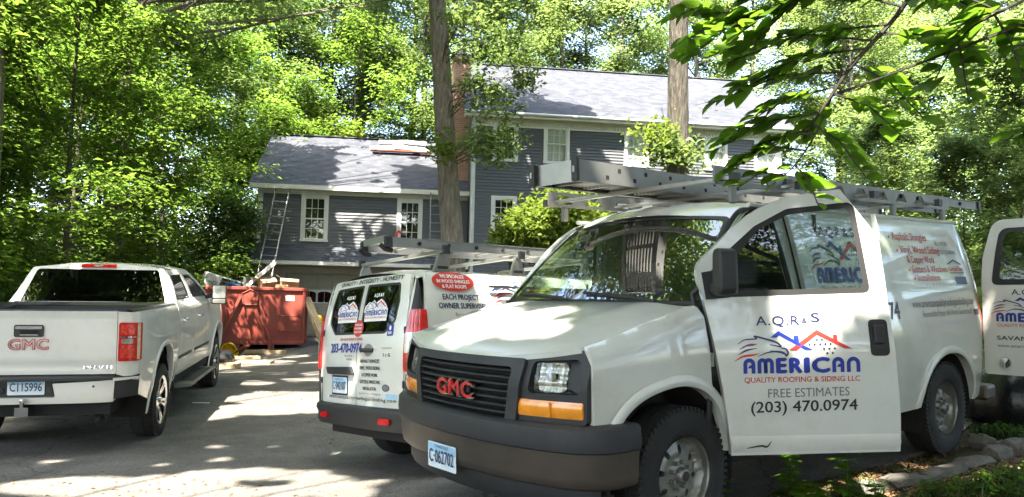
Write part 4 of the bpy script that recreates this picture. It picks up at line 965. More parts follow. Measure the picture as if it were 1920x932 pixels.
# ---------------------------------------------------------------- ladder racks, ladders and scaffold plank on the vans
def mw(o): return Matrix.LocRotScale(o.location, o.rotation_euler, None)
def holed_rail(A, B, h, t, holes, side=(0, 0, 1)):
    """flat rail from A to B (bottom edge), height h along side, thickness t, with see-through holes given as 2D polygons (u along, v up)"""
    A = Vector(A); B = Vector(B); d = (B - A).normalized(); L = (B - A).length; up = Vector(side); n = d.cross(up).normalized()
    v, f = tri2d([(0, 0), (L, 0), (L, h), (0, h)], holes, .5)
    mb = MB(); k = len(v)
    mb.add([A + d * a + up * b - n * t / 2 for a, b in v] + [A + d * a + up * b + n * t / 2 for a, b in v], list(f) + [tuple(i + k for i in reversed(q)) for q in f])
    cnt = {}
    for q in f:
        for i in range(3):
            a, b = q[i], q[(i + 1) % 3]; cnt.setdefault((min(a, b), max(a, b)), []).append((a, b))
    mb.f += [(l[0][0], l[0][0] + k, l[0][1] + k, l[0][1]) for l in cnt.values() if len(l) == 1]
    return mb
def ladder(name, label, L, wid, mat4, step=.305, rail=(.028, .085), mat='aluminium', group=None, holes=True, double=False):
    o = empty(name, label, 'ladder', group=group); o.matrix_world = mat4
    for s in (-1, 1):
        m = MB()
        y = s * wid / 2
        m.box((0, y - .004, -rail[1] / 2), (L, y + .004, rail[1] / 2)); m.box((0, y - rail[0] / 2 - s * .0, rail[1] / 2 - .006), (L, y + rail[0] / 2, rail[1] / 2)); m.box((0, y - rail[0] / 2, -rail[1] / 2), (L, y + rail[0] / 2, -rail[1] / 2 + .006))
        r = m.build('rail', mat, o)
        if holes:
            c = MB()
            for k in range(1, int(L / step)): c.lathe([(.001, s * .0165), (.017, s * .0165), (.019, 0)], 8, c=(k * step, y, 0))
            c.build('rung_end', 'under', r)
    for k in range(1, int(L / step)):
        MB().tube([(k * step, -wid / 2, 0), (k * step, wid / 2, 0)], .016, 6).build('rung', mat, o)
    for x in (0, L):
        for s in (-1, 1): MB().box((x - .035, s * wid / 2 - .02, -rail[1] / 2 - .006), (x + .035, s * wid / 2 + .02, rail[1] / 2 + .006)).build('end_cap', 'dark_plastic', o, bevel=.008)
    return o
SM, CM = mw(SAV), mw(CON)
def make_racks():
    # rack on the big van
    r = empty('ladder_rack', 'grey aluminium ladder rack with truss side rails on the big white van', 'ladder rack'); r.matrix_world = SM
    for s in (-1, 1):
        hs = [[(k * .34 + .06, .025), (k * .34 + .26, .025), (k * .34 + .21, .095), (k * .34 + .11, .095)] for k in range(10)]
        holed_rail((1.42, s * .80, 2.10), (4.90, s * .80, 2.10), .12, .016, hs).build('side_rail', 'dull_aluminium', r)
        for x in (1.6, 2.7, 3.8, 4.75): MB().box((x - .03, min(s * .79, s * .825), 1.985), (x + .03, max(s * .79, s * .825), 2.10)).build('foot', 'dull_aluminium', r, bevel=.01)
    for x in (1.50, 2.25, 3.3, 4.45):
        MB().box((x - .022, -.90, 2.125), (x + .022, .90, 2.152)).build('crossbar', 'aluminium', r, bevel=.006)
        for s in (-1, 1): MB().box((x - .035, s * .90 - .02, 2.11), (x + .035, s * .90 + .02, 2.165)).build('bar_cap', 'dark_plastic', r)
    # long scaffold plank lying on the crossbars and sticking out over the windshield
    pm = SM @ Matrix.Translation((.84, .06, 2.158)) @ Matrix.Rotation(math.radians(4.5), 4, 'Z')
    p = empty('scaffold_plank', 'wide grey aluminium scaffold plank jutting forward over the windshield', 'plank'); p.matrix_world = pm
    L, Wd, Hh = 4.9, .40, .145
    for s in (-1, 1):
        y = s * (Wd / 2)
        m = MB().box((0, y - .006, 0), (L, y + .006, Hh)).box((0, min(y, y - s * .035), Hh - .008), (L, max(y, y - s * .035), Hh)).box((0, min(y, y - s * .035), 0), (L, max(y, y - s * .035), .008))
        rl = m.build('rail', 'dull_aluminium', p)
        for k in range(15):
            c = MB()
            for dz, dx in ((.045, 0), (.10, .13)): c.box((.30 + k * .30 + dx - .016, y - .0075, dz - .014), (.30 + k * .30 + dx + .016, y + .0075, dz + .014))
            c.build('slot', 'under', rl)
        for x, sg in ((0, -1), (L, 1)):
            e = MB().box((min(x, x + sg * .035), y - .028, -.006), (max(x, x + sg * .035), y + .028, Hh + .008)).build('end_cap', 'dark_plastic', p, bevel=.012)
            if sg < 0: MB().box((-.0385, y - .008, .055), (-.030, y + .008, .095)).build('cap_slot', 'aluminium', e)
    for x, sg in ((0.012, 1), (L - .012, -1)): MB().box((x - .006, -Wd / 2 + .01, 0), (x + .006, Wd / 2 - .01, Hh)).build('end_plate', 'aluminium', p)
    for k in range(11):
        y = -Wd / 2 + .02 + k * (Wd - .04) / 10
        MB().box((.02, y - .011, .028), (L - .02, y + .011, .05)).build('deck_slat', 'dull_aluminium', p)
    for k in range(int(L / .3)): MB().box((.2 + k * .3 - .02, -Wd / 2, .012), (.2 + k * .3 + .02, Wd / 2, .0275)).build('deck_bearer', 'dull_aluminium', p)
    ladder('extension_ladder', 'dark weathered extension ladder lying along the driver side of the roof rack', 3.5, .40, SM @ Matrix.Translation((2.35, -.50, 2.198)), mat='dull_aluminium')
    # rack on the compact van
    r = empty('roof_rack', 'aluminium roof rack with tall triangular feet on the small van', 'ladder rack'); r.matrix_world = CM
    for x in (.50, 1.38, 2.3):
        MB().box((x - .025, -.74, 1.925), (x + .025, .74, 1.955)).build('crossbar', 'aluminium', r, bevel=.005)
        for s in (-1, 1):
            MB().prism([(x - .10, 1.755), (x + .10, 1.755), (x + .035, 1.925), (x - .035, 1.925)], lambda a, b, s=s: (a, s * .66, b), lambda a, b, s=s: (a, s * .69, b)).build('foot', 'aluminium', r, bevel=.004)
            MB().box((x - .055, min(s * .655, s * .6945), 1.785), (x + .055, max(s * .655, s * .6945), 1.81)).build('foot_slot', 'dark_plastic', r)
            MB().box((x - .035, s * .745 - .015, 1.915), (x + .035, s * .745 + .015, 1.99)).build('bar_end', 'dark_plastic', r, bevel=.006)
    l = ladder('extension_ladder', 'shiny aluminium extension ladder strapped on the small white van', 3.9, .45, CM @ Matrix.Translation((.02, -.36, 2.005)) @ Matrix.Rotation(math.radians(-2.5), 4, 'Z'), mat='aluminium')
    for s in (-1, 1): MB().tube([(-.06, s * .19, -.02), (-.02, s * .2, -.06), (.05, s * .2, -.07)], .022, 8).build('ladder_foot', 'dark_plastic', l, 50)
    MB().bar((.0, -.19, .03), (.0, .19, .03), .05, .06).build('hook_bar', 'aluminium', l)
    c = MB().tube([(.0, 0, -.04), (.01, 0, .03), (.025, 0, .05), (.05, 0, .035)], .011, 8).build('clamp', 'print_red', None, 50); c.matrix_world = CM @ Matrix.Translation((.10, -.56, 2.06)); tag(c, 'red handled spring clamp on the ladder of the small van', 'clamp')
make_racks()
# ================================================================ ground
def wheel_pts(o, xs, yy): return [tuple(mw(o) @ Vector((x, s * yy, 0))) for x in xs for s in (-1, 1)]
CTRL = wheel_pts(SAV, (.87, 4.30), .85) + wheel_pts(TRK, (1.22, 5.12), .87) + wheel_pts(CON, (.98, 4.0), .76) + [
    (0, 0, 0), (0, -6, 0.05), (-6, -4, -.1), (6, -4, .25), (-2.5, 4.5, -.06), (0, 3, 0.02), (2.6, 4.2, .17), (4.5, 6.2, .27), (6.5, 7.5, .42), (8, 4, .45), (14, 8, .9), (11, 14, 1.1),
    (-6.6, 20.6, -.06), (-4, 18, -.05), (-5, 15, -.07), (-3.2, 14, -.04), (-8, 26.4, 0), (-2, 26.4, .0), (-5, 26.4, 0), (-5, 30, 0), (-9, 17, -.1), (-9, 10, -.25), (-14, 10, -.3), (-14, 22, .1), (-24, 14, .6), (-24, 34, 1.2), (-20, -6, .2),
    (1.2, 13, .5), (4.2, 13.5, .8), (0, 20, .9), (5, 21, 1.7), (1.0, 26, 2.1), (6, 27, 2.3), (11.8, 28, 2.3), (16, 24, 2.2), (22, 16, 2.0), (24, 34, 3.4), (6, 36, 2.6), (-4, 37, 1.4), (-10, 45, 2.5), (8, 50, 4.5), (26, 52, 6), (-26, 52, 3.5), (0, 75, 8), (40, 75, 9), (-40, 75, 7), (45, 30, 4.5), (-45, 25, 2), (45, 0, 2), (-45, -10, 0), (0, -40, 0), (30, -30, 1), (-30, -35, 0)]
_P = np.array(CTRL); _n = len(_P)
_d = np.linalg.norm(_P[:, None, :2] - _P[None, :, :2], axis=2)
_A = np.zeros((_n + 3, _n + 3)); _A[:_n, :_n] = -np.sqrt(_d**2 + .15**2); _A[:_n, _n] = 1; _A[:_n, _n + 1:] = _P[:, :2]; _A[_n, :_n] = 1; _A[_n + 1:, :_n] = _P[:, :2].T
_W = np.linalg.solve(_A, np.concatenate([_P[:, 2], np.zeros(3)]))
def gz(x, y):
    d = np.sqrt((_P[:, 0] - x)**2 + (_P[:, 1] - y)**2 + .15**2); return float(-d @ _W[:_n] + _W[_n] + _W[_n + 1] * x + _W[_n + 2] * y)
def px_dir(px, py): return (fw * F_PX + RT * (px - 960) - UP * (py - 466)).normalized()
def on_ground(px, py):
    """where the sight line through a photo pixel meets the terrain"""
    d = px_dir(px, py); t = 1.0
    while t < 90:
        p = CAM + d * t
        if p.z < gz(p.x, p.y): break
        t += .03
    return CAM + d * t
def at_depth(px, py, depth): d = px_dir(px, py); return CAM + d * (depth / d.dot(fw))

def asphalt():
    m, nt, out, N, L = nodes('asphalt'); b = N('ShaderNodeBsdfPrincipled'); tc = N('ShaderNodeTexCoord'); co = tc.outputs['Object']
    n1 = noise(N, L, co, .35, 5); n2 = noise(N, L, co, 48, 4, .8); n3 = noise(N, L, co, 2.2, 6, .7)
    c = ramp(N, L, n1.outputs[0], [(.3, (.112, .104, .094)), (.7, (.168, .154, .136))]).outputs[0]
    g = ramp(N, L, n2.outputs[0], [(.32, (.42, .42, .42)), (.5, (1, 1, 1)), (.68, (1.8, 1.75, 1.68))]).outputs[0]
    c = mixc(N, L, 1.0, c, g, 'MULTIPLY')
    st = ramp(N, L, n3.outputs[0], [(.40, (.72, .72, .72)), (.60, (1, 1, 1))]).outputs[0]
    c = mixc(N, L, 1.0, c, st, 'MULTIPLY')
    v = N('ShaderNodeTexVoronoi'); v.feature = 'DISTANCE_TO_EDGE'; v.inputs['Scale'].default_value = .55; dn = noise(N, L, co, 1.5, 5)
    mx = mixc(N, L, .35, co, dn.outputs[1]); L(mx, v.inputs['Vector'])
    ck = ramp(N, L, v.outputs[0], [(0.0, (.45, .45, .45)), (.006, (1, 1, 1))]).outputs[0]; c = mixc(N, L, 1.0, c, ck, 'MULTIPLY')
    L(c, b.inputs['Base Color']); b.inputs['Roughness'].default_value = .88
    bp = N('ShaderNodeBump'); bp.inputs['Strength'].default_value = .5; bp.inputs['Distance'].default_value = .006; L(n2.outputs[0], bp.inputs['Height']); L(bp.outputs[0], b.inputs['Normal'])
    L(b.outputs[0], out.inputs[0])
def floor_mat():
    m, nt, out, N, L = nodes('forest_floor'); b = N('ShaderNodeBsdfPrincipled'); tc = N('ShaderNodeTexCoord'); co = tc.outputs['Object']
    n1 = noise(N, L, co, .5, 6); n2 = noise(N, L, co, 22, 5, .75)
    a = ramp(N, L, n2.outputs[0], [(.3, (.035, .026, .016)), (.5, (.095, .068, .040)), (.7, (.17, .12, .07))]).outputs[0]
    g = ramp(N, L, n2.outputs[0], [(.3, (.02, .04, .012)), (.7, (.07, .12, .03))]).outputs[0]
    f = ramp(N, L, n1.outputs[0], [(.42, (0, 0, 0)), (.58, (1, 1, 1))]).outputs[0]
    L(mixc(N, L, f, a, g), b.inputs['Base Color']); b.inputs['Roughness'].default_value = .95
    bp = N('ShaderNodeBump'); bp.inputs['Strength'].default_value = .8; bp.inputs['Distance'].default_value = .03; L(n2.outputs[0], bp.inputs['Height']); L(bp.outputs[0], b.inputs['Normal'])
    L(b.outputs[0], out.inputs[0])
asphalt(); floor_mat()
def make_ground():
    def axis(lo, hi, fine0, fine1, f, c):
        a = list(np.arange(lo, fine0, c)) + list(np.arange(fine0, fine1, f)) + list(np.arange(fine1, hi + c, c)); return a
    xs = axis(-160, 160, -14, 14, .5, 6); ys = axis(-80, 200, -4, 32, .5, 6)
    rows = [[(x, y, gz(x, y) - .03) for x in xs] for y in ys]
    o = MB().grid(rows).build('ground', 'forest_floor', None, 180); o['kind'] = 'structure'
    # asphalt drive: from behind the camera up to the garage
    edge = [(-6.7, -8), (-6.6, 2), (-6.9, 8), (-8.2, 14), (-9.3, 19), (-9.3, 27.1), (-.6, 28.2), (-1.2, 24), (-1.6, 19), (-.4, 15.5), (1.6, 13.2), (4.4, 11.8), (6.6, 10.6), (6.3, 9.2), (4.9, 8.0), (4.0, 7.0), (2.95, 6.1), (2.35, 5.5), (2.1, 4.7), (2.3, 3), (3.0, 0), (3.5, -8)]
    poly = [tuple(p) for p in cat(edge, 4, True)]
    d = panel('driveway', poly, lambda x, y: (x, y, gz(x, y)), 'asphalt', step=.45, rim=(0, 0, -.06), smooth=30); d['kind'] = 'structure'
make_ground()

# ================================================================ house
mk('siding', (.090, .097, .106), .55, var=.14, scale=2, bump=.08, bscale=30, stretch=(1, 1, 8))
mk('trim', (.66, .66, .62), .5, var=.06, scale=2, dirt=(.48, .46, .40), dscale=1.3)
mk('door_panel', (.33, .32, .27), .5, var=.06)
mk('curtain', (.62, .62, .56), .9, var=.08, scale=6, stretch=(14, 1, 1))
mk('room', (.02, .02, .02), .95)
mk('sawn_wood', (.46, .33, .19), .8, var=.25, scale=5, stretch=(1, 6, 6), bump=.15, bscale=30)
mk('red_wood', (.20, .055, .035), .75, var=.25, scale=5)
mk('wrap', (.62, .62, .60), .5, var=.2, scale=9)
def shingle_mat():
    m, nt, out, N, L = nodes('shingles'); b = N('ShaderNodeBsdfPrincipled'); uv = N('ShaderNodeTexCoord'); mp = N('ShaderNodeMapping'); L(uv.outputs['Object'], mp.inputs[0])
    sx = N('ShaderNodeSeparateXYZ'); L(mp.outputs[0], sx.inputs[0]); cm = N('ShaderNodeCombineXYZ'); L(sx.outputs[0], cm.inputs[0]); L(sx.outputs[1], cm.inputs[1])
    br = N('ShaderNodeTexBrick'); br.offset = .37; br.inputs['Scale'].default_value = 1; br.inputs['Brick Width'].default_value = .26; br.inputs['Row Height'].default_value = .118; br.inputs['Mortar Size'].default_value = .0
    br.inputs['Color1'].default_value = (.046, .050, .063, 1); br.inputs['Color2'].default_value = (.080, .085, .101, 1); L(cm.outputs[0], br.inputs[0])
    n = noise(N, L, uv.outputs['Object'], 1.2, 5); k = ramp(N, L, n.outputs[0], [(.3, (.82, .82, .82)), (.7, (1.15, 1.15, 1.15))]).outputs[0]
    n2 = noise(N, L, uv.outputs['Object'], 60, 2); k2 = ramp(N, L, n2.outputs[0], [(.3, (.7, .7, .7)), (.7, (1.3, 1.3, 1.3))]).outputs[0]
    c = mixc(N, L, 1, br.outputs[0], k, 'MULTIPLY'); c = mixc(N, L, 1, c, k2, 'MULTIPLY'); L(c, b.inputs['Base Color']); b.inputs['Roughness'].default_value = .9; L(b.outputs[0], out.inputs[0])
def brick_mat():
    m, nt, out, N, L = nodes('chimney_brick'); b = N('ShaderNodeBsdfPrincipled'); tc = N('ShaderNodeTexCoord'); sx = N('ShaderNodeSeparateXYZ'); L(tc.outputs['Object'], sx.inputs[0])
    ad = N('ShaderNodeMath'); L(sx.outputs[0], ad.inputs[0]); L(sx.outputs[1], ad.inputs[1]); cm = N('ShaderNodeCombineXYZ'); L(ad.outputs[0], cm.inputs[0]); L(sx.outputs[2], cm.inputs[1])
    br = N('ShaderNodeTexBrick'); br.inputs['Scale'].default_value = 1; br.inputs['Brick Width'].default_value = .21; br.inputs['Row Height'].default_value = .072; br.inputs['Mortar Size'].default_value = .008
    br.inputs['Color1'].default_value = (.42, .22, .14, 1); br.inputs['Color2'].default_value = (.32, .155, .10, 1); br.inputs['Mortar'].default_value = (.36, .33, .29, 1); L(cm.outputs[0], br.inputs[0])
    L(br.outputs[0], b.inputs['Base Color']); b.inputs['Roughness'].default_value = .9
    bp = N('ShaderNodeBump'); bp.inputs['Strength'].default_value = .6; bp.inputs['Distance'].default_value = .01; bp.invert = True; L(br.outputs[1], bp.inputs['Height']); L(bp.outputs[0], b.inputs['Normal']); L(b.outputs[0], out.inputs[0])
shingle_mat(); brick_mat()
HOUSE = empty('house', 'grey clapboard colonial house with white trim and a lower garage wing', 'house', (-1.528, 26.804, 0), (0, 0, math.radians(8)))
def lap_wall(name, x0, x1, z0, z1, y, holes, exposure=.112):
    """overlapping clapboards on a wall facing -y, cut round the openings"""
    m = MB(); z = z0
    while z < z1 - .01:
        zt = min(z + exposure, z1); cuts = [(x0, x1)]
        for a, b, c, d in holes:
            if c < zt - .005 and d > z + .005:
                cuts = [p for (p0, p1) in cuts for p in (((p0, min(p1, a)) if p0 < a else None), ((max(p0, b), p1) if p1 > b else None)) if p]
        for a, b in cuts:
            if b - a > .02: m.add([(a, y - .036, z), (b, y - .036, z), (b, y - .004, zt), (a, y - .004, zt), (a, y, z), (b, y, z)], [(0, 1, 2, 3), (0, 4, 5, 1)])
        z = zt
    return m.build(name, 'siding', HOUSE)
def house_window(x0, x1, z0, z1, y, curtain=False, cols=3, rows=2):
    c = .115
    m = MB().box((x0, y - .05, z0), (x0 + c, y + .02, z1)).box((x1 - c, y - .05, z0), (x1, y + .02, z1)).box((x0 + c, y - .05, z1 - c), (x1 - c, y + .02, z1)).box((x0 - .02, y - .08, z0 - .03), (x1 + .02, y + .02, z0 + .045))
    w = m.build('window', 'trim', HOUSE)
    a, b, lo, hi = x0 + c, x1 - c, z0 + .045, z1 - c; mid = (lo + hi) / 2
    for k, (s0, s1, yy) in enumerate(((lo, mid + .02, y + .02), (mid - .02, hi, y - .005))):
        f = .042; s = MB().box((a, yy - .018, s0), (a + f, yy + .018, s1)).box((b - f, yy - .018, s0), (b, yy + .018, s1)).box((a + f, yy - .018, s0), (b - f, yy + .018, s0 + f)).box((a + f, yy - .018, s1 - f), (b - f, yy + .018, s1))
        gx0, gx1, gz0, gz1 = a + f, b - f, s0 + f, s1 - f
        for i in range(1, cols): s.box((gx0 + (gx1 - gx0) * i / cols - .009, yy - .012, gz0), (gx0 + (gx1 - gx0) * i / cols + .009, yy + .012, gz1))
        for j in range(1, rows): s.box((gx0, yy - .0115, gz0 + (gz1 - gz0) * j / rows - .009), (gx1, yy + .0115, gz0 + (gz1 - gz0) * j / rows + .009))
        s.build('sash', 'trim', w)
        pm = None
        for i in range(cols):
            for j in range(rows):
                pw, ph = (gx1 - gx0) / cols, (gz1 - gz0) / rows
                if pm is None:
                    pm = MB().add([(0, 0, 0), (pw, 0, 0), (pw, 0, ph), (0, 0, ph)], [(0, 1, 2, 3)]).build('pane', 'pane_glass', w); p = pm
                else:
                    p = pm.copy(); COL.objects.link(p); p.parent = w
                p.location = (gx0 + i * pw, yy + random.uniform(-.001, .001), gz0 + j * ph); p.rotation_euler = (random.uniform(-.004, .004), 0, random.uniform(-.004, .004))
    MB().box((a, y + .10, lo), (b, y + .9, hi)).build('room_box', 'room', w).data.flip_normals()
    r = w.children[-1]
    if curtain:
        MB().grid([[(a + (b - a) * i / 40, y + .065 + .012 * math.sin(i * 1.1), zz) for i in range(41)] for zz in (lo + (hi - lo) * .05, hi)]).build('curtain', 'curtain', w, 60)
    return w
def roof_plane(name, x0, x1, ya, za, yb, zb, course=.118, both=False):
    """courses of shingles from the eave (ya, za) up to the ridge (yb, zb)"""
    m = MB(); L = math.hypot(yb - ya, zb - za); n = int(L / course); d = Vector((0, yb - ya, zb - za)) / L; nr = Vector((0, -d.z, d.y)) * (1 if d.y > 0 else -1)
    if nr.z < 0: nr = -nr
    for i in range(n):
        p = Vector((0, ya, za)) + d * (i * L / n); q = Vector((0, ya, za)) + d * ((i + 1) * L / n)
        a, b = p + nr * .016, q + nr * .006
        m.add([(x0, *a[1:]), (x1, *a[1:]), (x1, *b[1:]), (x0, *b[1:]), (x0, *(p + nr * .004)[1:]), (x1, *(p + nr * .004)[1:])], [(0, 1, 2, 3), (0, 4, 5, 1)])
    o = m.build(name, 'shingles', HOUSE)
    MB().add([(x0, ya, za - .02), (x1, ya, za - .02), (x1, yb, zb - .02), (x0, yb, zb - .02)], [(0, 1, 2, 3)]).build('roof_deck', 'sawn_wood', o)
    return o
def make_house():
    # main block
    X1 = 11.75
    wins = [(.75, 1.68, 6.39, 7.86), (2.61, 3.57, 6.39, 7.86), (5.61, 6.54, 6.41, 7.86), (8.69, 9.60, 6.42, 7.86), (10.66, 11.58, 6.42, 7.86), (.75, 1.68, 3.78, 5.12), (2.85, 3.8, 3.5, 5.12), (8.69, 9.60, 3.5, 5.12), (10.66, 11.58, 3.5, 5.12), (5.4, 6.75, 2.5, 5.0)]
    lap_wall('siding', .16, X1 - .16, 2.0, 7.62, 0, wins)
    for k, w in enumerate(wins[:9]): house_window(*w, 0, curtain=(0 < k < 5))
    MB().box((5.4, -.06, 2.4), (6.75, .02, 5.0)).build('door_surround', 'trim', HOUSE); MB().box((5.65, -.065, 2.45), (6.5, -.062, 4.5)).build('front_door', 'red_wood', HOUSE)
    MB().box((.0, -.03, .3), (.16, .12, 7.75)).box((X1 - .16, -.03, 1.5), (X1, .12, 7.75)).build('corner_board', 'trim', HOUSE)
    MB().box((.16, -.028, 7.62), (X1 - .16, .02, 7.95)).build('frieze', 'trim', HOUSE)
    for i in range(int((X1 - .2) / .11)):
        if i == 0: dm = MB().box((0, -.085, 7.70), (.06, -.029, 7.80)).build('dentil', 'trim', HOUSE); o = dm
        else: o = dm.copy(); COL.objects.link(o); o.parent = HOUSE
        o.location.x = .1 + i * .11
    MB().box((-.3, -.42, 7.90), (X1 + .3, .0, 7.96)).box((-.3, -.46, 7.87), (X1 + .3, -.42, 8.06)).build('cornice', 'trim', HOUSE)
    MB().tube([(-.3, -.52, 8.0), (X1 + .3, -.52, 8.0)], .055, 8).build('gutter', 'trim', HOUSE, 50)
    roof_plane('roof', -.3, X1 + .35, -.46, 8.06, 4.2, 11.15); roof_plane('roof_back', -.3, X1 + .35, 8.86, 8.06, 4.2, 11.15)
    MB().bar((-.3, 4.2, 11.165), (X1 + .35, 4.2, 11.165), .26, .03).build('ridge_cap', 'shingles', HOUSE)
    m = MB(); m.add([(0, 0, 0), (0, 8.4, 0), (0, 8.4, 8), (0, 4.2, 11.0), (0, 0, 8)], [(0, 1, 2, 3, 4)]); m.add([(X1, 0, 0), (X1, 8.4, 0), (X1, 8.4, 8), (X1, 4.2, 11.0), (X1, 0, 8)], [(4, 3, 2, 1, 0)]); m.box((0, .06, 0), (X1, .1, 2.3)); m.box((0, 8.3, 0), (X1, 8.4, 8)); m.box((.02, .95, 0), (X1 - .02, 1.0, 7.9)); m.build('wall', 'siding', HOUSE)
    MB().box((.1, -.02, .3), (X1 - .1, .05, 2.02)).build('foundation', 'dull_aluminium', HOUSE)
    # chimney
    c = MB().box((-.62, 1.0, 0), (-.01, 2.3, 10.45)).box((-.66, .96, 10.3), (.03, 2.34, 10.42)).build('chimney', 'chimney_brick', HOUSE)
    MB().box((-.60, 1.02, 10.45), (-.03, 2.28, 10.52)).tube([(-.32, 1.35, 10.5), (-.32, 1.35, 10.8)], .12, 12).build('chimney_pot', 'dull_aluminium', c)
    MB().tube([(.05, -.08, .5), (.05, -.08, 7.7), (.05, -.45, 7.95)], .045, 8).build('downspout', 'trim', HOUSE, 50)
    # garage wing
    y = .6; ww = [(-5.89, -4.95, 3.34, 4.98), (-2.56, -1.65, 3.34, 4.96)]
    lap_wall('siding', -7.20, -.02, 3.18, 4.98, y, ww)
    for w in ww: house_window(*w, y)
    MB().box((-7.36, y - .03, 3.0), (-7.20, y + .1, 5.0)).build('corner_board', 'trim', HOUSE)
    MB().box((-7.36, y - .03, 4.97), (-.02, y + .02, 5.16)).box((-7.6, .26, 5.12), (-.0, .62, 5.16)).box((-7.6, .20, 5.10), (-.0, .26, 5.26)).build('cornice', 'trim', HOUSE)
    roof_plane('roof', -7.62, -.01, .2, 5.26, 4.3, 7.80); roof_plane('roof_back', -7.62, -.01, 8.4, 5.26, 4.3, 7.80)
    MB().bar((-7.62, 4.3, 7.815), (-.01, 4.3, 7.815), .26, .03).build('ridge_cap', 'shingles', HOUSE)
    m = MB().add([(-7.36, .6, 0), (-7.36, 8, 0), (-7.36, 8, 5.2), (-7.36, 4.3, 7.7), (-7.36, .6, 5.2)], [(0, 1, 2, 3, 4)]); m.box((-7.36, 7.9, 0), (0, 8, 5.2)).box((-7.3, 1.55, 0), (0, 1.6, 5.1)); m.build('wall', 'siding', HOUSE)
    # pent roof over the garage doors
    roof_plane('pent_roof', -7.5, -.03, -.32, 2.58, .58, 3.20); MB().box((-7.5, -.33, 2.46), (-.03, -.29, 2.585)).box((-7.5, -.29, 2.46), (-.03, .6, 2.49)).build('pent_fascia', 'trim', HOUSE)
    MB().box((-7.36, .6, 2.2), (-.02, .7, 2.47)).box((-7.36, .6, 0), (-6.35, .7, 2.2)).box((-3.62, .6, 0), (-3.05, .7, 2.2)).box((-.4, .6, 0), (-.02, .7, 2.2)).build('garage_wall', 'door_panel', HOUSE)
    for gx in (-6.35, -3.05):
        d = MB().box((gx, .76, 0), (gx + 2.68, .80, 2.2)).build('garage_door', 'door_panel', HOUSE)
        for r in range(4):
            for cidx in range(5):
                a = gx + .06 + cidx * .52; z0 = .05 + r * .54
                if r == 2:
                    ar = [(a + .02, z0 + .06), (a + .48, z0 + .06), (a + .48, z0 + .36)] + [(a + .25 + .23 * math.cos(t), z0 + .36 + .08 * math.sin(t)) for t in np.linspace(.2, PI - .2, 8)] + [(a + .02, z0 + .36)]
                    panel('pane', ar, lambda u, v: (u, .755, v), 'tint_glass', d, step=.3)
                    panel('pane_frame', rr(a - .005, z0 + .02, a + .505, z0 + .50, .01), lambda u, v: (u, .750, v), 'trim', d, holes=[ar], step=.3, rim=(0, .02, 0))
                    MB().box((a + .245, .748, z0 + .06), (a + .255, .752, z0 + .42)).build('muntin', 'trim', d)
                else: MB().box((a, .745, z0 + .03), (a + .50, .765, z0 + .49)).build('door_section', 'door_panel', d, bevel=.02)
    # roof jacks: plank with shingle bundles on the wing roof
make_house()
HM = mw(HOUSE)
def roof_pt(x, y): return HM @ Vector((x, y, 5.26 + (y - .2) * (7.80 - 5.26) / 4.1))
# ================================================================ things standing about
mk('dumpster_red', (.28, .052, .036), .5, var=.2, scale=1.6, bump=.1, bscale=9, dirt=(.17, .075, .05), dscale=3.0)
mk('cardboard', (.42, .28, .16), .85, var=.15, scale=4)
mk('blue_tarp', (.02, .12, .42), .5, var=.2, scale=6, bump=.6, bscale=8)
mk('black_plastic', (.012, .012, .014), .3, var=.2, bump=.7, bscale=7)
mk('hat_yellow', (.75, .50, .02), .35, var=.08)
mk('black_paint', (.012, .012, .014), .25, coat=1, var=.1)
mk('stone', (.125, .115, .10), .9, var=.35, scale=7, bump=.8, bscale=14, dirt=(.10, .11, .06), dscale=5)
def frame_to(base, top, side=None):
    """matrix with x from base to top; y roughly horizontal"""
    x = (Vector(top) - Vector(base)).normalized(); y = Vector((0, 0, 1)).cross(x) if side is None else Vector(side)
    y = (y - x * y.dot(x)).normalized(); z = x.cross(y); m = Matrix((x, y, z)).transposed().to_4x4(); m.translation = base; return m
hv = lambda x, y, z: HM @ Vector((x, y, z))
hx = HM.to_3x3() @ Vector((1, 0, 0))
b = hv(-6.86, -2.25, 0); b.z = gz(b.x, b.y) + .02; t = hv(-6.50, .22, 5.02)
ladder('leaning_ladder', 'long aluminium ladder behind the red dumpster, leaning on the garage wing eave', (t - b).length, .46, frame_to(b, t, hx), mat='aluminium', holes=False)
b = hv(-1.14, -.02, 2.86); t = hv(-1.16, .17, 5.12)
ladder('leaning_ladder', 'short aluminium ladder standing on the pent roof beside the tree trunk', (t - b).length, .46, frame_to(b, t, hx), mat='aluminium', holes=False)
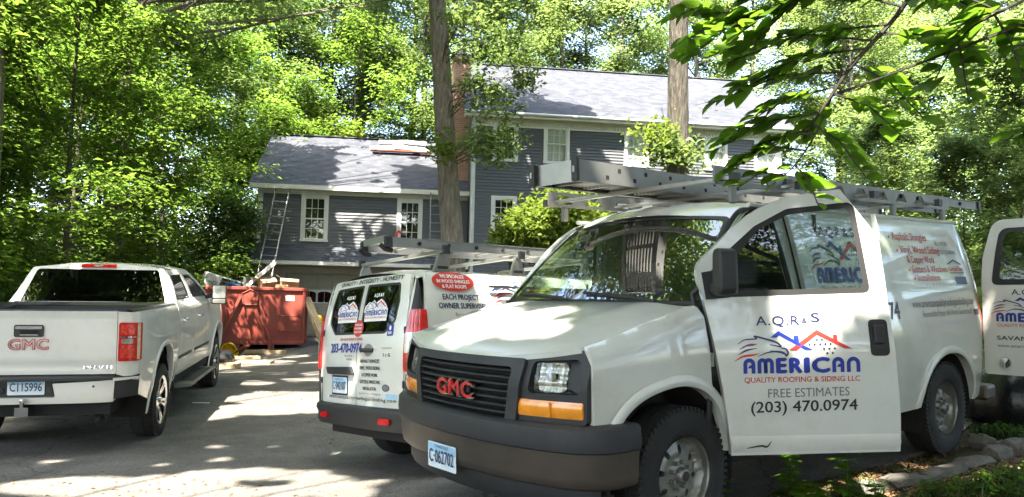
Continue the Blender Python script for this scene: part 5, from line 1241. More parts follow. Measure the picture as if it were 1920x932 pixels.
# plank on roof jacks with bundles of shingles
sl = math.atan2(2.54, 4.1)
p = MB().box((-3.62, 2.80, 0), (-1.40, 3.08, .05)).build('roof_plank', 'red_wood', None); p.matrix_world = HM @ Matrix.Translation((0, 0, 7.08)); tag(p, 'reddish brown plank on brackets across the garage wing roof', 'plank')
for i, x in enumerate((-3.3, -2.5, -1.7)):
    j = MB().add([(x - .02, 2.78, 7.075), (x + .02, 2.78, 7.075), (x + .02, 3.1, 7.075), (x - .02, 3.1, 7.075), (x - .02, 2.85, 6.935), (x + .02, 2.85, 6.935)], [(0, 1, 2, 3), (0, 4, 5, 1), (3, 2, 5, 4), (0, 3, 4), (1, 5, 2)]).build('roof_bracket', 'dull_aluminium', None); j.matrix_world = HM
    tag(j, 'steel roof bracket carrying the reddish plank on the wing roof', 'bracket', 'roof brackets under the plank')
for i, (x, y, r, w) in enumerate(((-3.25, 3.35, .1, .95), (-2.35, 3.45, -.15, .95), (-1.75, 3.3, .4, .7), (-2.9, 3.9, .05, 1.0), (-1.95, 3.95, -.1, .9))):
    m = Matrix.Translation(roof_pt(x, y) + Vector((0, 0, .02))) @ Matrix.Rotation(math.radians(8), 4, 'Z') @ Matrix.Rotation(sl, 4, 'X') @ Matrix.Rotation(r, 4, 'Z')
    o = MB().box((-w / 2, -.17, .01), (w / 2, .17, .09)).build('shingle_bundle', 'wrap', None, bevel=.02); o.matrix_world = m
    tag(o, 'pale wrapped bundle of shingles lying on the garage wing roof', 'shingle bundle', 'shingle bundles on the wing roof')

# ---- roll-off dumpster
pd = on_ground(478, 656); DY = math.radians(19)
DUMP = empty('dumpster', 'red steel roll-off dumpster heaped with building waste in front of the garage', 'dumpster', (pd.x, pd.y, gz(pd.x, pd.y)), (0, 0, DY))
def make_dumpster():
    R = 'dumpster_red'; hw, H, L, z0 = 1.27, 1.66, 4.2, .16
    m = MB().box((-hw, 0, z0), (hw, .05, H)); m.build('end_wall', R, DUMP)
    for s in (-1, 1):
        MB().box((s * hw - .03, .05, z0), (s * hw + .03, L, H)).build('side_wall', R, DUMP)
        MB().box((s * (hw + .02) - .05, -.02, H - .05), (s * (hw + .02) + .05, L, H + .04)).build('top_rail', R, DUMP, bevel=.01)
        for k in range(7): MB().box((s * (hw + .06) - .03, .2 + k * .62, z0), (s * (hw + .06) + .03, .32 + k * .62, H)).build('side_rib', R, DUMP)
        MB().box((s * .45 - .05, -.02, .02), (s * .45 + .05, L, z0)).build('skid_rail', R, DUMP)
        MB().lathe([(.0, -.06), (.10, -.06), (.10, .06), (0, .06)], 16, 'X', (s * .85, .35, .10)).build('roller', 'black_rubber', DUMP, 40)
        MB().box((s * (hw - .03) - .04, -.045, z0), (s * (hw - .03) + .04, -.001, H)).build('corner_post', R, DUMP, bevel=.008)
    MB().box((-hw, L - .05, z0), (hw, L, H)).build('end_wall', R, DUMP); MB().box((-hw, .05, z0), (hw, L, z0 + .06)).build('floor', R, DUMP)
    MB().box((-hw, -.06, H - .04), (hw, .04, H + .045)).build('top_rail', R, DUMP, bevel=.01); MB().box((-hw, -.05, z0 - .02), (hw, -.002, z0 + .07)).build('bottom_rail', R, DUMP, bevel=.008)
    # hook housing: pentagon hood and the sloping braces below it
    pent = [(-.36, 1.22), (.0, 1.22), (.03, 1.52), (-.18, 1.63), (-.39, 1.52)]
    MB().prism(pent, lambda a, b: (a, -.12, b), lambda a, b: (a, -.002, b)).build('hook_hood', R, DUMP, bevel=.012)
    MB().tube([(a, -.125, b) for a, b in pent + pent[:1]], .018, 6).build('hood_rim', 'red_wood', DUMP)
    MB().add([(-.33, -.10, 1.22), (-.02, -.10, 1.22), (.30, -.03, .22), (-.08, -.03, .22), (-.33, -.002, 1.22), (-.02, -.002, 1.22), (.30, -.002, .2), (-.08, -.002, .2)], [(0, 1, 2, 3), (0, 4, 5, 1), (1, 5, 6, 2), (3, 2, 6, 7), (0, 3, 7, 4)]).build('hook_channel', R, DUMP)
    MB().bar((.02, -.05, 1.52), (.40, -.05, .12), .08, .08).build('brace', R, DUMP, bevel=.01); MB().bar((-.40, -.05, 1.5), (-.95, -.05, .2), .10, .08).build('brace', R, DUMP, bevel=.01)
    MB().bar((.36, -.06, .0), (.36, -.06, .25), .07, .07).build('post_foot', R, DUMP)
    for z in (.92, .52): MB().tube([(.60, -.01, z), (.62, -.07, z), (1.12, -.07, z), (1.14, -.01, z)], .016, 6).build('rung', R, DUMP)
    MB().box((.74, -.012, 1.34), (.98, -.004, 1.48)).build('sign_plate', 'print_white', DUMP)
    MB().box((-1.15, -.012, 1.36), (-.80, -.004, 1.48)).build('sign_plate', 'lamp_yellow', DUMP)
make_dumpster()
DM = mw(DUMP)
def heap(name, label, cat_, build, loc, rot, mat, bevel=0):
    o = build(MB()).build(name, mat, None, bevel=bevel); o.matrix_world = DM @ Matrix.Translation((loc[0], loc[1], loc[2] - .02)) @ Matrix.Rotation(rot[2], 4, 'Z') @ Matrix.Rotation(rot[1], 4, 'Y') @ Matrix.Rotation(rot[0], 4, 'X')
    tag(o, label, cat_); return o
def openbox(w, d, h):
    def f(m):
        m.box((-w / 2, -d / 2, 0), (w / 2, -d / 2 + .01, h)).box((-w / 2, d / 2 - .01, 0), (w / 2, d / 2, h)).box((-w / 2, -d / 2, 0), (-w / 2 + .01, d / 2, h)).box((w / 2 - .01, -d / 2, 0), (w / 2, d / 2, h)).box((-w / 2, -d / 2, 0), (w / 2, d / 2, .01))
        m.add([(-w / 2, -d / 2, h), (w / 2, -d / 2, h), (w / 2, -d / 2 - .15, h - .08), (-w / 2, -d / 2 - .15, h - .08)], [(0, 1, 2, 3)]); m.add([(-w / 2, -d / 2, h), (-w / 2, d / 2, h), (-w / 2 - .14, d / 2, h + .08), (-w / 2 - .14, -d / 2, h + .08)], [(0, 1, 2, 3)]); return m
    return f
bx = lambda w, d, h: (lambda m: m.box((-w / 2, -d / 2, 0), (w / 2, d / 2, h)))
def make_heap():
    # a bed of rubble under the things that stick out
    m = MB(); r = random.Random(3)
    for i in range(90):
        c = Vector((r.uniform(-.75, .75), r.uniform(.65, 3.4), r.uniform(1.2, 1.55))); M4 = Matrix.Translation(c) @ Matrix.Rotation(r.uniform(0, 6), 4, 'Z') @ Matrix.Rotation(r.uniform(-.5, .5), 4, 'X'); w, d, h = r.uniform(.1, .5), r.uniform(.05, .3), r.uniform(.02, .12); m.box((-w, -d, -h), (w, d, h), M4)
    o = m.build('rubble', 'dull_aluminium', None); o.matrix_world = DM; o['kind'] = 'stuff'; tag(o, 'broken roofing rubble filling the red dumpster', 'rubble')
    heap('waste_box', 'crumpled white box at the left end of the dumpster heap', 'box', bx(.42, .4, .42), (-1.28, .5, 1.66), (.15, .28, .3), 'wrap', .03)
    heap('cardboard_box', 'open brown cardboard box tilted on the dumpster heap beside the long gutter', 'box', openbox(.42, .4, .30), (.22, .35, 1.68), (.1, -.15, .35), 'cardboard')
    heap('cardboard_box', 'wide brown cardboard box with raised flaps at the dumpster corner post', 'box', openbox(.5, .42, .34), (.85, .4, 1.64), (0, .05, -.1), 'cardboard')
    heap('cardboard_box', 'small flat brown carton low on the dumpster rim', 'box', bx(.34, .25, .12), (.62, .12, 1.68), (0, 0, .1), 'cardboard', .01)
    heap('gutter_piece', 'long greenish white gutter leaning up out of the dumpster', 'gutter', lambda m: m.box((0, -.07, 0), (1.25, .07, .015)).box((0, -.07, 0), (1.25, -.055, .10)).box((0, .055, 0), (1.25, .07, .10)).box((1.2, -.07, 0), (1.25, .07, .12)), (-.42, .3, 1.55), (0, -.75, .1), 'wrap')
    heap('waste_board', 'thin grey board sloping across the dumpster heap behind the white box', 'board', lambda m: m.box((0, -.03, 0), (1.1, .03, .04)), (-1.0, .5, 1.98), (0, .28, -.1), 'wrap')
    heap('waste_board', 'second grey trim strip lying just below the sloping board', 'board', lambda m: m.box((0, -.025, 0), (.9, .025, .03)), (-1.02, .4, 1.86), (0, .2, 0.05), 'dull_aluminium')
    heap('tarp_bundle', 'crumpled blue tarp on the dumpster heap', 'tarp', lambda m: m.lathe([(.001, .2), (.12, .17), (.2, .08), (.22, -.02), (.18, -.1)], 14, 'Z'), (-.62, .6, 1.72), (.2, .1, 0), 'blue_tarp')
    heap('waste_sheet', 'bent dark metal flashing sheet on the dumpster heap', 'sheet', lambda m: m.add([(-.3, -.15, 0), (.3, -.15, .02), (.32, .2, .1), (-.28, .2, .16), (-.25, .22, .3), (.3, .22, .26)], [(0, 1, 2, 3), (3, 2, 5, 4)]), (-.08, .25, 1.70), (0, 0, .2), 'steel_wheel')
make_heap()
# plywood strips leaning on the right side of the dumpster
for i, (dx, t_) in enumerate(((0, .0), (.16, .05))):
    g0 = on_ground(606 + i * 9, 653); tp = DM @ Vector((1.36 + i * .03, .12 + i * .02, 1.36 - i * .05)); M4 = frame_to(g0 + Vector((0, 0, .01)), tp)
    o = MB().box((0, -.10, -.012), ((tp - g0).length + .1, .10, .012)).build('plywood_strip', 'sawn_wood', None); o.matrix_world = M4; tag(o, ('plywood strip leaning on the dumpster side, the one against the steel', 'outer plywood strip of the two leaning on the dumpster side')[i], 'board')
# dark parked car between dumpster and garage door
def make_black_car():
    c = on_ground(566, 650); o = empty('parked_car', 'black car parked before the garage, mostly hidden by the dumpster and small van', 'car', (c.x + .25, c.y + 1.5, gz(c.x, c.y + 1.5)), (0, 0, math.radians(10)))
    # sections across the car, running left-right (x) with the flank to us
    prof = crv([(0, .62), (.15, .86), (.9, .95), (1.25, 1.0), (1.9, 1.42), (2.4, 1.47), (3.1, 1.40), (3.75, 1.05), (4.3, 1.0), (4.55, .8)])
    low = crv([(0, .38), (.3, .24), (4.2, .24), (4.55, .4)])
    rows = []
    for x in np.linspace(0, 4.55, 40):
        zt, zb = prof(x), low(x); w = .9 * (1 - .12 * abs((x - 2.27) / 2.27)**4); k = max(0, zt - .98)
        rows.append([(x, -w + .06, zb), (x, -w, zb + .15), (x, -w, .60), (x, -w + .03, min(zt, .93)), (x, -w + .06 + .45 * k, (min(zt, .93) + zt) / 2 + .03 * (k > 0)), (x, -w + .12 + .55 * k, zt), (x, 0, zt + .03), (x, w - .12 - .55 * k, zt), (x, w - .03, min(zt, .93)), (x, w, .6), (x, w - .06, zb)])
    b_ = MB().grid(rows).build('body', 'black_paint', o, 35)
    MB().grid([[(x, -.9 * (1 - .12 * abs((x - 2.27) / 2.27)**4) + .055 + .45 * max(0, prof(x) - .98) - .012, .97), (x, -.9 * (1 - .12 * abs((x - 2.27) / 2.27)**4) + .1 + .5 * max(0, prof(x) - .98) - .012, prof(x) - .06)] for x in np.linspace(1.6, 3.4, 12)]).build('window', 'tint_glass', b_)
    MB().bar((.5, -.905, .36), (4.1, -.905, .36), .012, .02).build('sill_trim', 'chrome', b_)
    for x in (.85, 3.65):
        add_wheel(o, x, -.80, .32, .2, .21, 'alloy'); add_wheel(o, x, .80, .32, .2, .21, 'alloy', True)
    return o
CAR = make_black_car()
def hard_hat(name, label, m4):
    o = empty(name, label, 'hard hat'); o.matrix_world = m4
    MB().lathe([(.001, .155), (.05, .15), (.095, .12), (.118, .07), (.122, .0), (.116, .0), (.112, .07), (.09, .112), (.001, .145)], 24, 'Z').build('shell', 'hat_yellow', o, 50)
    v = MB().add([(.17 * math.cos(a) * (1.15 if math.cos(a) > 0 else .85), .14 * math.sin(a), -.006 - .012 * max(0, math.cos(a))) for a in np.linspace(0, 2 * PI, 28, endpoint=False)] + [(.115 * math.cos(a), .115 * math.sin(a), .004) for a in np.linspace(0, 2 * PI, 28, endpoint=False)], [(i, (i + 1) % 28, 28 + (i + 1) % 28, 28 + i) for i in range(28)]); v.build('brim', 'hat_yellow', o)
    MB().bar((-.11, 0, .12), (.10, 0, .135), .03, .03).build('ridge', 'hat_yellow', o, bevel=.008)
    MB().lathe([(.10, .0), (.098, .03)], 20, 'Z').build('headband', 'print_black', o)
    return o
hp = mw(CAR) @ Vector((.75, -.45, .97)); a_ = at_depth(595, 583, (hp - CAM).dot(fw)); hp = Vector((a_.x, a_.y, 0)); 
loc = mw(CAR).inverted() @ Vector((hp.x, hp.y, 0)); cz = crv([(0, .62), (.15, .86), (.9, .95), (1.25, 1.0), (1.9, 1.42), (2.4, 1.47), (3.1, 1.40), (3.75, 1.05), (4.3, 1.0), (4.55, .8)])(loc.x)
h1 = hard_hat('hard_hat', 'yellow hard hat resting on the black car', mw(CAR) @ Matrix.Translation((loc.x, loc.y, cz + .045)) @ Matrix.Scale(1.35, 4))
g = on_ground(428, 672); h2 = hard_hat('hard_hat', 'yellow hard hat tipped on its side by the wood scraps behind the truck', Matrix.Translation((g.x, g.y, gz(g.x, g.y) + .20)) @ Matrix.Rotation(math.radians(-72), 4, 'X') @ Matrix.Rotation(.4, 4, 'Z') @ Matrix.Scale(1.3, 4))
# wood scraps, bag and board on the drive
def ground_thing(name, label, cat_, px, py, rz, build, mat, lift=0, bevel=0, rx=0):
    g = on_ground(px, py); o = build(MB()).build(name, mat, None, bevel=bevel); o.matrix_world = Matrix.Translation((g.x, g.y, gz(g.x, g.y) + lift)) @ Matrix.Rotation(rz, 4, 'Z') @ Matrix.Rotation(rx, 4, 'Y'); tag(o, label, cat_); return o
ground_thing('wood_scrap', 'flat pale plywood offcut lying nearest the dumpster end', 'board', 478, 682, .1, bx(.75, .5, .05), 'sawn_wood', .01)
ground_thing('wood_scrap', 'short thick plywood offcut on top of the scrap pile', 'board', 462, 678, .5, bx(.55, .35, .05), 'sawn_wood', .07)
ground_thing('wood_scrap', 'splintered board tilted up against the hard hat', 'board', 450, 672, -.6, bx(.6, .16, .04), 'red_wood', .16, rx=-.5)
ground_thing('wood_scrap', 'low wooden pallet piece under the black bag', 'board', 415, 690, .15, bx(.7, .45, .10), 'sawn_wood', .0)
ground_thing('wood_scrap', 'pale timber skid lying in front of the dumpster foot', 'board', 498, 664, .12, bx(1.0, .14, .09), 'sawn_wood', .01)
ground_thing('tool_bag', 'slumped dark tool bag lying on the pallet piece', 'bag', 415, 688, .2, lambda m: m.lathe([(.001, .26), (.12, .25), (.22, .18), (.26, .08), (.25, 0)], 16, 'Z'), 'black_plastic', .10)
ground_thing('paper_scrap', 'small white paper scrap on the asphalt in the truck shade', 'paper', 377, 756, .1, lambda m: m.box((-.12, -.03, 0), (.12, .03, .004)), 'print_white', .004)
# black bags under the open rear door
for i, (px, py, r, lb) in enumerate(((1878, 792, .34, 'bulging black plastic bag under the open rear door'), (1925, 800, .42, 'big black plastic bag at the frame edge beyond the rear door'), (1905, 775, .36, 'black plastic bag squeezed behind the other two bags'))):
    g = on_ground(px, py); rnd = random.Random(i); m = MB(); rows = []
    for a in np.linspace(0, 2 * PI, 25):
        rows.append([((r * q * (1 + .08 * math.sin(5 * a + i))) * math.cos(a), (r * q * (1 + .08 * math.sin(4 * a))) * math.sin(a), z * r * 1.75) for q, z in ((.7, 0), (1, .15), (1.05, .4), (.9, .65), (.55, .85), (.14, .95), (.2, 1.05), (.02, 1.06))])
    o = m.grid(rows).build('trash_bag', 'black_plastic', None, 60); o.location = (g.x, g.y, gz(g.x, g.y) - .01); tag(o, lb, 'bag')
# stone edging
def stone(l, w, h, seed):
    r = random.Random(seed); m = MB(); n = 8; rows = []
    for i in range(7):
        x = -l / 2 + l * i / 6; e = 1 - .18 * abs(i - 3)**2 / 9
        rows.append([(x + r.uniform(-.015, .015), w / 2 * math.copysign(abs(math.cos(t))**.6, math.cos(t)) * e + r.uniform(-.012, .012), h / 2 + h / 2 * math.copysign(abs(math.sin(t))**.6, math.sin(t)) * e + r.uniform(-.012, .012)) for t in np.linspace(0, 2 * PI, n + 1)[:-1]])
        rows[-1].append(rows[-1][0])
    m.grid(rows); k = n + 1; m.f.append(tuple(reversed(range(n)))); m.f.append(tuple(6 * k + j for j in range(n))); return m
def edging(name, label, pts):
    o = empty(name, label, 'stone edging', (0, 0, 0)); P = [on_ground(*p) for p in pts]; k = 0
    for a, b_ in zip(P[:-1], P[1:]):
        L = (b_ - a).length; n = max(1, round(L / .42))
        for i in range(n):
            c = a.lerp(b_, (i + .5) / n); s = stone(L / n * random.uniform(.86, .97), random.uniform(.14, .20), random.uniform(.10, .15), k).build('stone', 'stone', o, 35)
            s.location = (c.x, c.y, gz(c.x, c.y) - .05); s.rotation_euler = (random.uniform(-.1, .1), random.uniform(-.06, .06), math.atan2(b_.y - a.y, b_.x - a.x) + random.uniform(-.12, .12)); k += 1
edging('stone_edging', 'row of rough stones bordering the planting bed beside the big van', [(1600, 930), (1660, 912), (1735, 903), (1800, 880), (1850, 862), (1925, 838)])
edging('stone_edging', 'short row of flat stones behind the big van rear wheel', [(1812, 832), (1868, 838), (1930, 850)])
# ================================================================ trees
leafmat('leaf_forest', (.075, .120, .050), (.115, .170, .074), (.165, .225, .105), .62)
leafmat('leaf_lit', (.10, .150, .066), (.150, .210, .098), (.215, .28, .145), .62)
leafmat('leaf_maple', (.085, .155, .036), (.125, .210, .048), (.185, .275, .07), .62)
leafmat('leaf_yellow', (.11, .17, .035), (.17, .24, .05), (.25, .31, .08), .48)
leafmat('leaf_shrub', (.020, .048, .014), (.036, .075, .020), (.07, .12, .03), .35)
leafmat('leaf_near', (.085, .175, .020), (.12, .225, .028), (.17, .28, .04), .66, big=1.5)
def bark(name, a, b_, sc):
    m, nt, out, N, L = nodes(name); p = N('ShaderNodeBsdfPrincipled'); tc = N('ShaderNodeTexCoord'); mp = N('ShaderNodeMapping'); mp.inputs['Scale'].default_value = (sc, sc, sc * .16); L(tc.outputs['Object'], mp.inputs[0])
    n = noise(N, L, mp.outputs[0], 1.0, 8, .7); n2 = noise(N, L, tc.outputs['Object'], .9, 4); v = N('ShaderNodeTexVoronoi'); v.inputs['Scale'].default_value = 1.3; L(mp.outputs[0], v.inputs['Vector'])
    c = ramp(N, L, n.outputs[0], [(.3, a), (.65, b_)]).outputs[0]; k = ramp(N, L, n2.outputs[0], [(.35, (.75, .78, .7)), (.65, (1.15, 1.12, 1.08))]).outputs[0]; c = mixc(N, L, 1, c, k, 'MULTIPLY'); L(c, p.inputs['Base Color']); p.inputs['Roughness'].default_value = .95
    ad = N('ShaderNodeMath'); ad.operation = 'ADD'; L(n.outputs[0], ad.inputs[0]); L(v.outputs[0], ad.inputs[1]); bp = N('ShaderNodeBump'); bp.inputs['Strength'].default_value = .9; bp.inputs['Distance'].default_value = .04; L(ad.outputs[0], bp.inputs['Height']); L(bp.outputs[0], p.inputs['Normal']); L(p.outputs[0], out.inputs[0])
bark('bark_oak', (.065, .056, .047), (.25, .22, .19), 20); bark('bark_oak_shaded', (.028, .025, .021), (.095, .084, .072), 20); bark('bark_dark', (.035, .03, .024), (.11, .095, .075), 14)  # second bark: oak bark with the trunk's shade put into a darker colour
def leaf_cloud(name, C, size, mat, parent, up=.75, aspect=.62, seed=0):
    """many small diamond leaves, one mesh"""
    r = np.random.default_rng(seed); C = np.asarray(C); n = len(C)
    nr = r.normal(size=(n, 3)); nr /= np.linalg.norm(nr, axis=1)[:, None]; nr = nr * (1 - up) + np.array([0, 0, up]); nr /= np.linalg.norm(nr, axis=1)[:, None]
    t = r.normal(size=(n, 3)); t -= nr * (t * nr).sum(1)[:, None]; t /= np.linalg.norm(t, axis=1)[:, None]; b_ = np.cross(nr, t)
    s = (size * r.uniform(.65, 1.3, n))[:, None]; t = t * s; b_ = b_ * s * aspect; fold = nr * s * .16
    V = np.empty((n, 4, 3)); V[:, 0] = C - t * .5; V[:, 1] = C + b_ * .5 - t * .08 + fold; V[:, 2] = C + t * .5 - fold * .6; V[:, 3] = C - b_ * .5 - t * .08 + fold
    me = bpy.data.meshes.new(name); me.vertices.add(n * 4); me.loops.add(n * 4); me.polygons.add(n)
    me.vertices.foreach_set('co', V.reshape(-1)); me.loops.foreach_set('vertex_index', np.arange(n * 4, dtype=np.int32)); me.polygons.foreach_set('loop_start', np.arange(0, n * 4, 4, dtype=np.int32)); me.update(calc_edges=True)
    return link(name, me, mat, parent)
def grow(seed, H, c0, R, nl, nsub, nspray, nleaf, sx, tr, lean=(0, 0), dens=1.0):
    """skeleton of a broadleaf tree: returns (wood MB, leaf centres)"""
    r = random.Random(seed); q = np.random.default_rng(seed); wood = MB(); C = []
    tp = [Vector((lean[0] * t + .15 * math.sin(3 * t + seed) * t, lean[1] * t + .15 * math.cos(2.3 * t + seed) * t, H * t)) for t in np.linspace(0, 1, 9)]
    wood.tube(tp, [tr * (1.25 if i == 0 else 1 - .88 * i / 8) for i in range(9)], 9)
    def along(h):
        k = min(max(h / H * 8, 0), 7.999); i = int(k); return tp[i].lerp(tp[i + 1], k - i)
    for i in range(nl):
        t = (i + r.uniform(.2, .8)) / nl; h = c0 + (H - c0) * t; p = along(h); az = i * 2.4 + r.uniform(-.5, .5)
        Ln = R * (.5 + 1.5 * t * (1 - t) + .2 * (1 - t)) * r.uniform(.75, 1.15) * (1 - .55 * t**3); el = .1 + .75 * t + r.uniform(-.15, .15)
        d = Vector((math.cos(az) * math.cos(el), math.sin(az) * math.cos(el), math.sin(el))); e = p + d * Ln + Vector((0, 0, .12 * Ln)); mid = p.lerp(e, .5) + Vector((0, 0, -.06 * Ln))
        wood.tube([p, mid, e], [tr * .30 * (1 - .5 * t), tr * .18 * (1 - .5 * t), .012], 5, False)
        for j in range(nsub):
            f = .30 + .70 * (j + r.random()) / nsub; b0 = p.lerp(mid, f * 2) if f < .5 else mid.lerp(e, f * 2 - 1)
            d2 = (d + Vector((r.uniform(-1, 1), r.uniform(-1, 1), r.uniform(-.25, .55)))).normalized(); l2 = Ln * r.uniform(.22, .42); b1 = b0 + d2 * l2
            wood.tube([b0, b1], [.016, .006], 3, False)
            for k in range(nspray):
                c = b0.lerp(b1, .4 + .7 * (k + r.random()) / nspray); rad = sx * r.uniform(.6, 1.2)
                n = int(nleaf * r.uniform(.6, 1.3)); a = q.normal(size=(n, 3)) * np.array([rad * .55, rad * .55, rad * .17])
                a[:, 2] -= .25 * (a[:, 0]**2 + a[:, 1]**2) / max(rad, .1); C.append(a + np.array(c))
    return wood, np.concatenate(C)
def make_template(seed, leaf, size, lmat, bmat, **kw):
    w, C = grow(seed, **kw); o = bpy.data.objects.new('forest_tree', None); COL.objects.link(o)
    w.build('trunk', bmat, o, 40); leaf_cloud('crown', C, size, lmat, o, seed=seed); return o
def put(tpl, first, x, y, sc, rz, label, group, name='forest_tree', cat_='tree', sz=1.0, z=None):
    o = tpl if first else dup(tpl)
    o.name = name; o.location = (x, y, (gz(x, y) if z is None else z) - .05); o.rotation_euler = (0, 0, rz); o.scale = (sc, sc, sc * sz); tag(o, label, cat_, group); return o
def forest():
    r = random.Random(11)
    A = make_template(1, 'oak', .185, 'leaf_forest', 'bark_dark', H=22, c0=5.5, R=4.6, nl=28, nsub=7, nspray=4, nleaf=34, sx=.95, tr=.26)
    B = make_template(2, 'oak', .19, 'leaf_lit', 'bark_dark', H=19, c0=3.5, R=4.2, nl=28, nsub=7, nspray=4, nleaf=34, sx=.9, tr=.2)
    Cc = make_template(3, 'beech', .15, 'leaf_maple', 'bark_dark', H=9.5, c0=.9, R=3.3, nl=24, nsub=7, nspray=5, nleaf=20, sx=.62, tr=.09)
    Dd = make_template(4, 'sapling', .16, 'leaf_lit', 'bark_dark', H=6.0, c0=.5, R=2.4, nl=18, nsub=6, nspray=4, nleaf=24, sx=.55, tr=.05)
    used = {}
    def P(t, *a, **k): put(t, t.name not in used, *a, **k); used[t.name] = 1
    def place(tpl, lst, label, group, name='forest_tree'):
        for i, (x, y, sc) in enumerate(lst):
            first = not used.get(id(tpl)); used[id(tpl)] = 1
            put(tpl, first, x, y, sc, r.uniform(0, 6.28), label, group, name, sz=r.uniform(.92, 1.12))
    # behind the house, two ragged rows, then a far row
    back = [(-22, 41, 1.0), (-16.5, 45, 1.1), (-13, 39, .95), (-9, 44, 1.05), (-5, 41.5, 1.0), (-1, 46, 1.1), (19.5, 45, 1.1), (25, 40, 1.0), (31, 46, 1.1), (-28, 46, 1.1), (-11, 52, 1.2), (-3, 54, 1.2), (-20, 55, 1.2), (36, 54, 1.2), (-6.5, 48, 1.1), (-9.5, 38.6, .9), (-2.2, 39.5, .95)]
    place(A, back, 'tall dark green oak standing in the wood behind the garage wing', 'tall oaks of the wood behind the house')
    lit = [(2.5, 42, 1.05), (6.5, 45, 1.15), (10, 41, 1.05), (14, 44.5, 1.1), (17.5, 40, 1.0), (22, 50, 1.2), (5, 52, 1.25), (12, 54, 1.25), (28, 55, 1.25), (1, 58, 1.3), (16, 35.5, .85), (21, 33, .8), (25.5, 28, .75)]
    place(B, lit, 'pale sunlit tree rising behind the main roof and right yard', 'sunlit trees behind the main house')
    left = [(-9.6, 12.4, .95), (-8.9, 15.2, .85), (-11.5, 10.2, 1.05), (-13.2, 14.5, 1.1), (-10.6, 18.3, 1.0), (-13.5, 20.5, 1.1), (-10.9, 23.5, .95), (-16, 17.5, 1.2), (-15, 26, 1.15), (-9.9, 31, .9), (-18, 22, 1.2), (-12.5, 33, 1.1), (-17.5, 12, 1.2)]
    place(Cc, left, 'bright green understorey maple growing along the left edge of the drive', 'maples along the drive edge')
    right = [(11.5, 16, .9), (13.5, 20, 1.05), (10.6, 21.5, .8), (15.8, 24, 1.1), (17.5, 19, 1.1), (12.6, 26.5, .9), (19.5, 26, 1.2), (14.2, 15, .75), (9.3, 15.5, .6), (16, 30, 1.2), (11.2, 12.6, .55)]
    place(Dd, right, 'light green young tree in the yard right of the house', 'young trees in the right yard')
    place(Cc, [(-21, 16, 1.4), (-20, 26, 1.5), (-24, 30, 1.6), (-17, 31, 1.4), (-27, 22, 1.6), (-22, 10, 1.4), (-12, 38, 1.4), (-17, 38, 1.5), (-8, 37.5, 1.3), (-30, 32, 1.7)], 'green understorey tree deep among the oaks left of the drive', 'understorey trees deep in the left wood')
    # deep wood on both flanks
    A2 = [(-20, 28, .95), (-24, 20, 1.0), (-22, 34, 1.0), (-27, 27, 1.05), (-29, 37, 1.1), (-14.5, 30, .85), (-19, 8, .9), (-26, 12, 1.0), (-32, 20, 1.1)]
    place(A, A2, 'tall dark oak deep in the wood left of the drive', 'oaks of the wood left of the drive')
    B2 = [(26, 20, 1.0), (30, 28, 1.1), (23, 14, .9), (34, 36, 1.15), (32, 16, 1.1)]
    place(B, B2, 'tall pale tree in the wood right of the house', 'trees of the wood right of the house')
    # woods at the photographer's back
    place(B, [(-9, -13, .8), (-3.5, -16, .9), (2, -14, .85), (7.5, -12, .8), (12.5, -9.5, .8), (16, -4, .85), (15, 3.5, .75), (-14, -9, .85), (-18, -2, .9), (18, 9, .8), (-22, 4, .9)], 'leafy tree standing behind the photographer outside the picture', 'trees behind the photographer')
    place(Dd, [(4.8, -5.5, 1.0), (8.2, -4.2, 1.1), (10.4, .2, 1.1), (1, -8, 1.1), (-4, -8.5, 1.1), (12, 5.2, 1.0), (-9.5, -6, 1.1), (6.8, -8, 1.2), (11.5, -3, 1.2)], 'low bushy young tree beside the photographer outside the picture', 'young trees behind the photographer')
    # low undergrowth closing the view under the crowns
    q = np.random.default_rng(5); Cs = []
    for (x0, x1, y0, y1, n, hh) in ((-18, -9.6, 9, 36, 150, 1.6), (-30, -14, 20, 44, 150, 3.0), (13, 34, 13, 40, 190, 2.6), (-14, -8.6, 31, 40, 60, 2.4), (-26, 38, 44, 62, 220, 4.5), (8, 13, 12, 24, 46, 1.0)):
        for _ in range(n):
            x, y = q.uniform(x0, x1), q.uniform(y0, y1); z = gz(x, y); h = hh * q.uniform(.5, 1.2)
            Cs.append(q.normal(size=(130, 3)) * np.array([.8, .8, .33 * h]) + np.array([x, y, z + h * .55]))
    o = leaf_cloud('undergrowth', np.concatenate(Cs), .2, 'leaf_forest', None, up=.5, seed=9); o['kind'] = 'stuff'; tag(o, 'tangled green undergrowth along the edges of the wood', 'undergrowth')
forest()

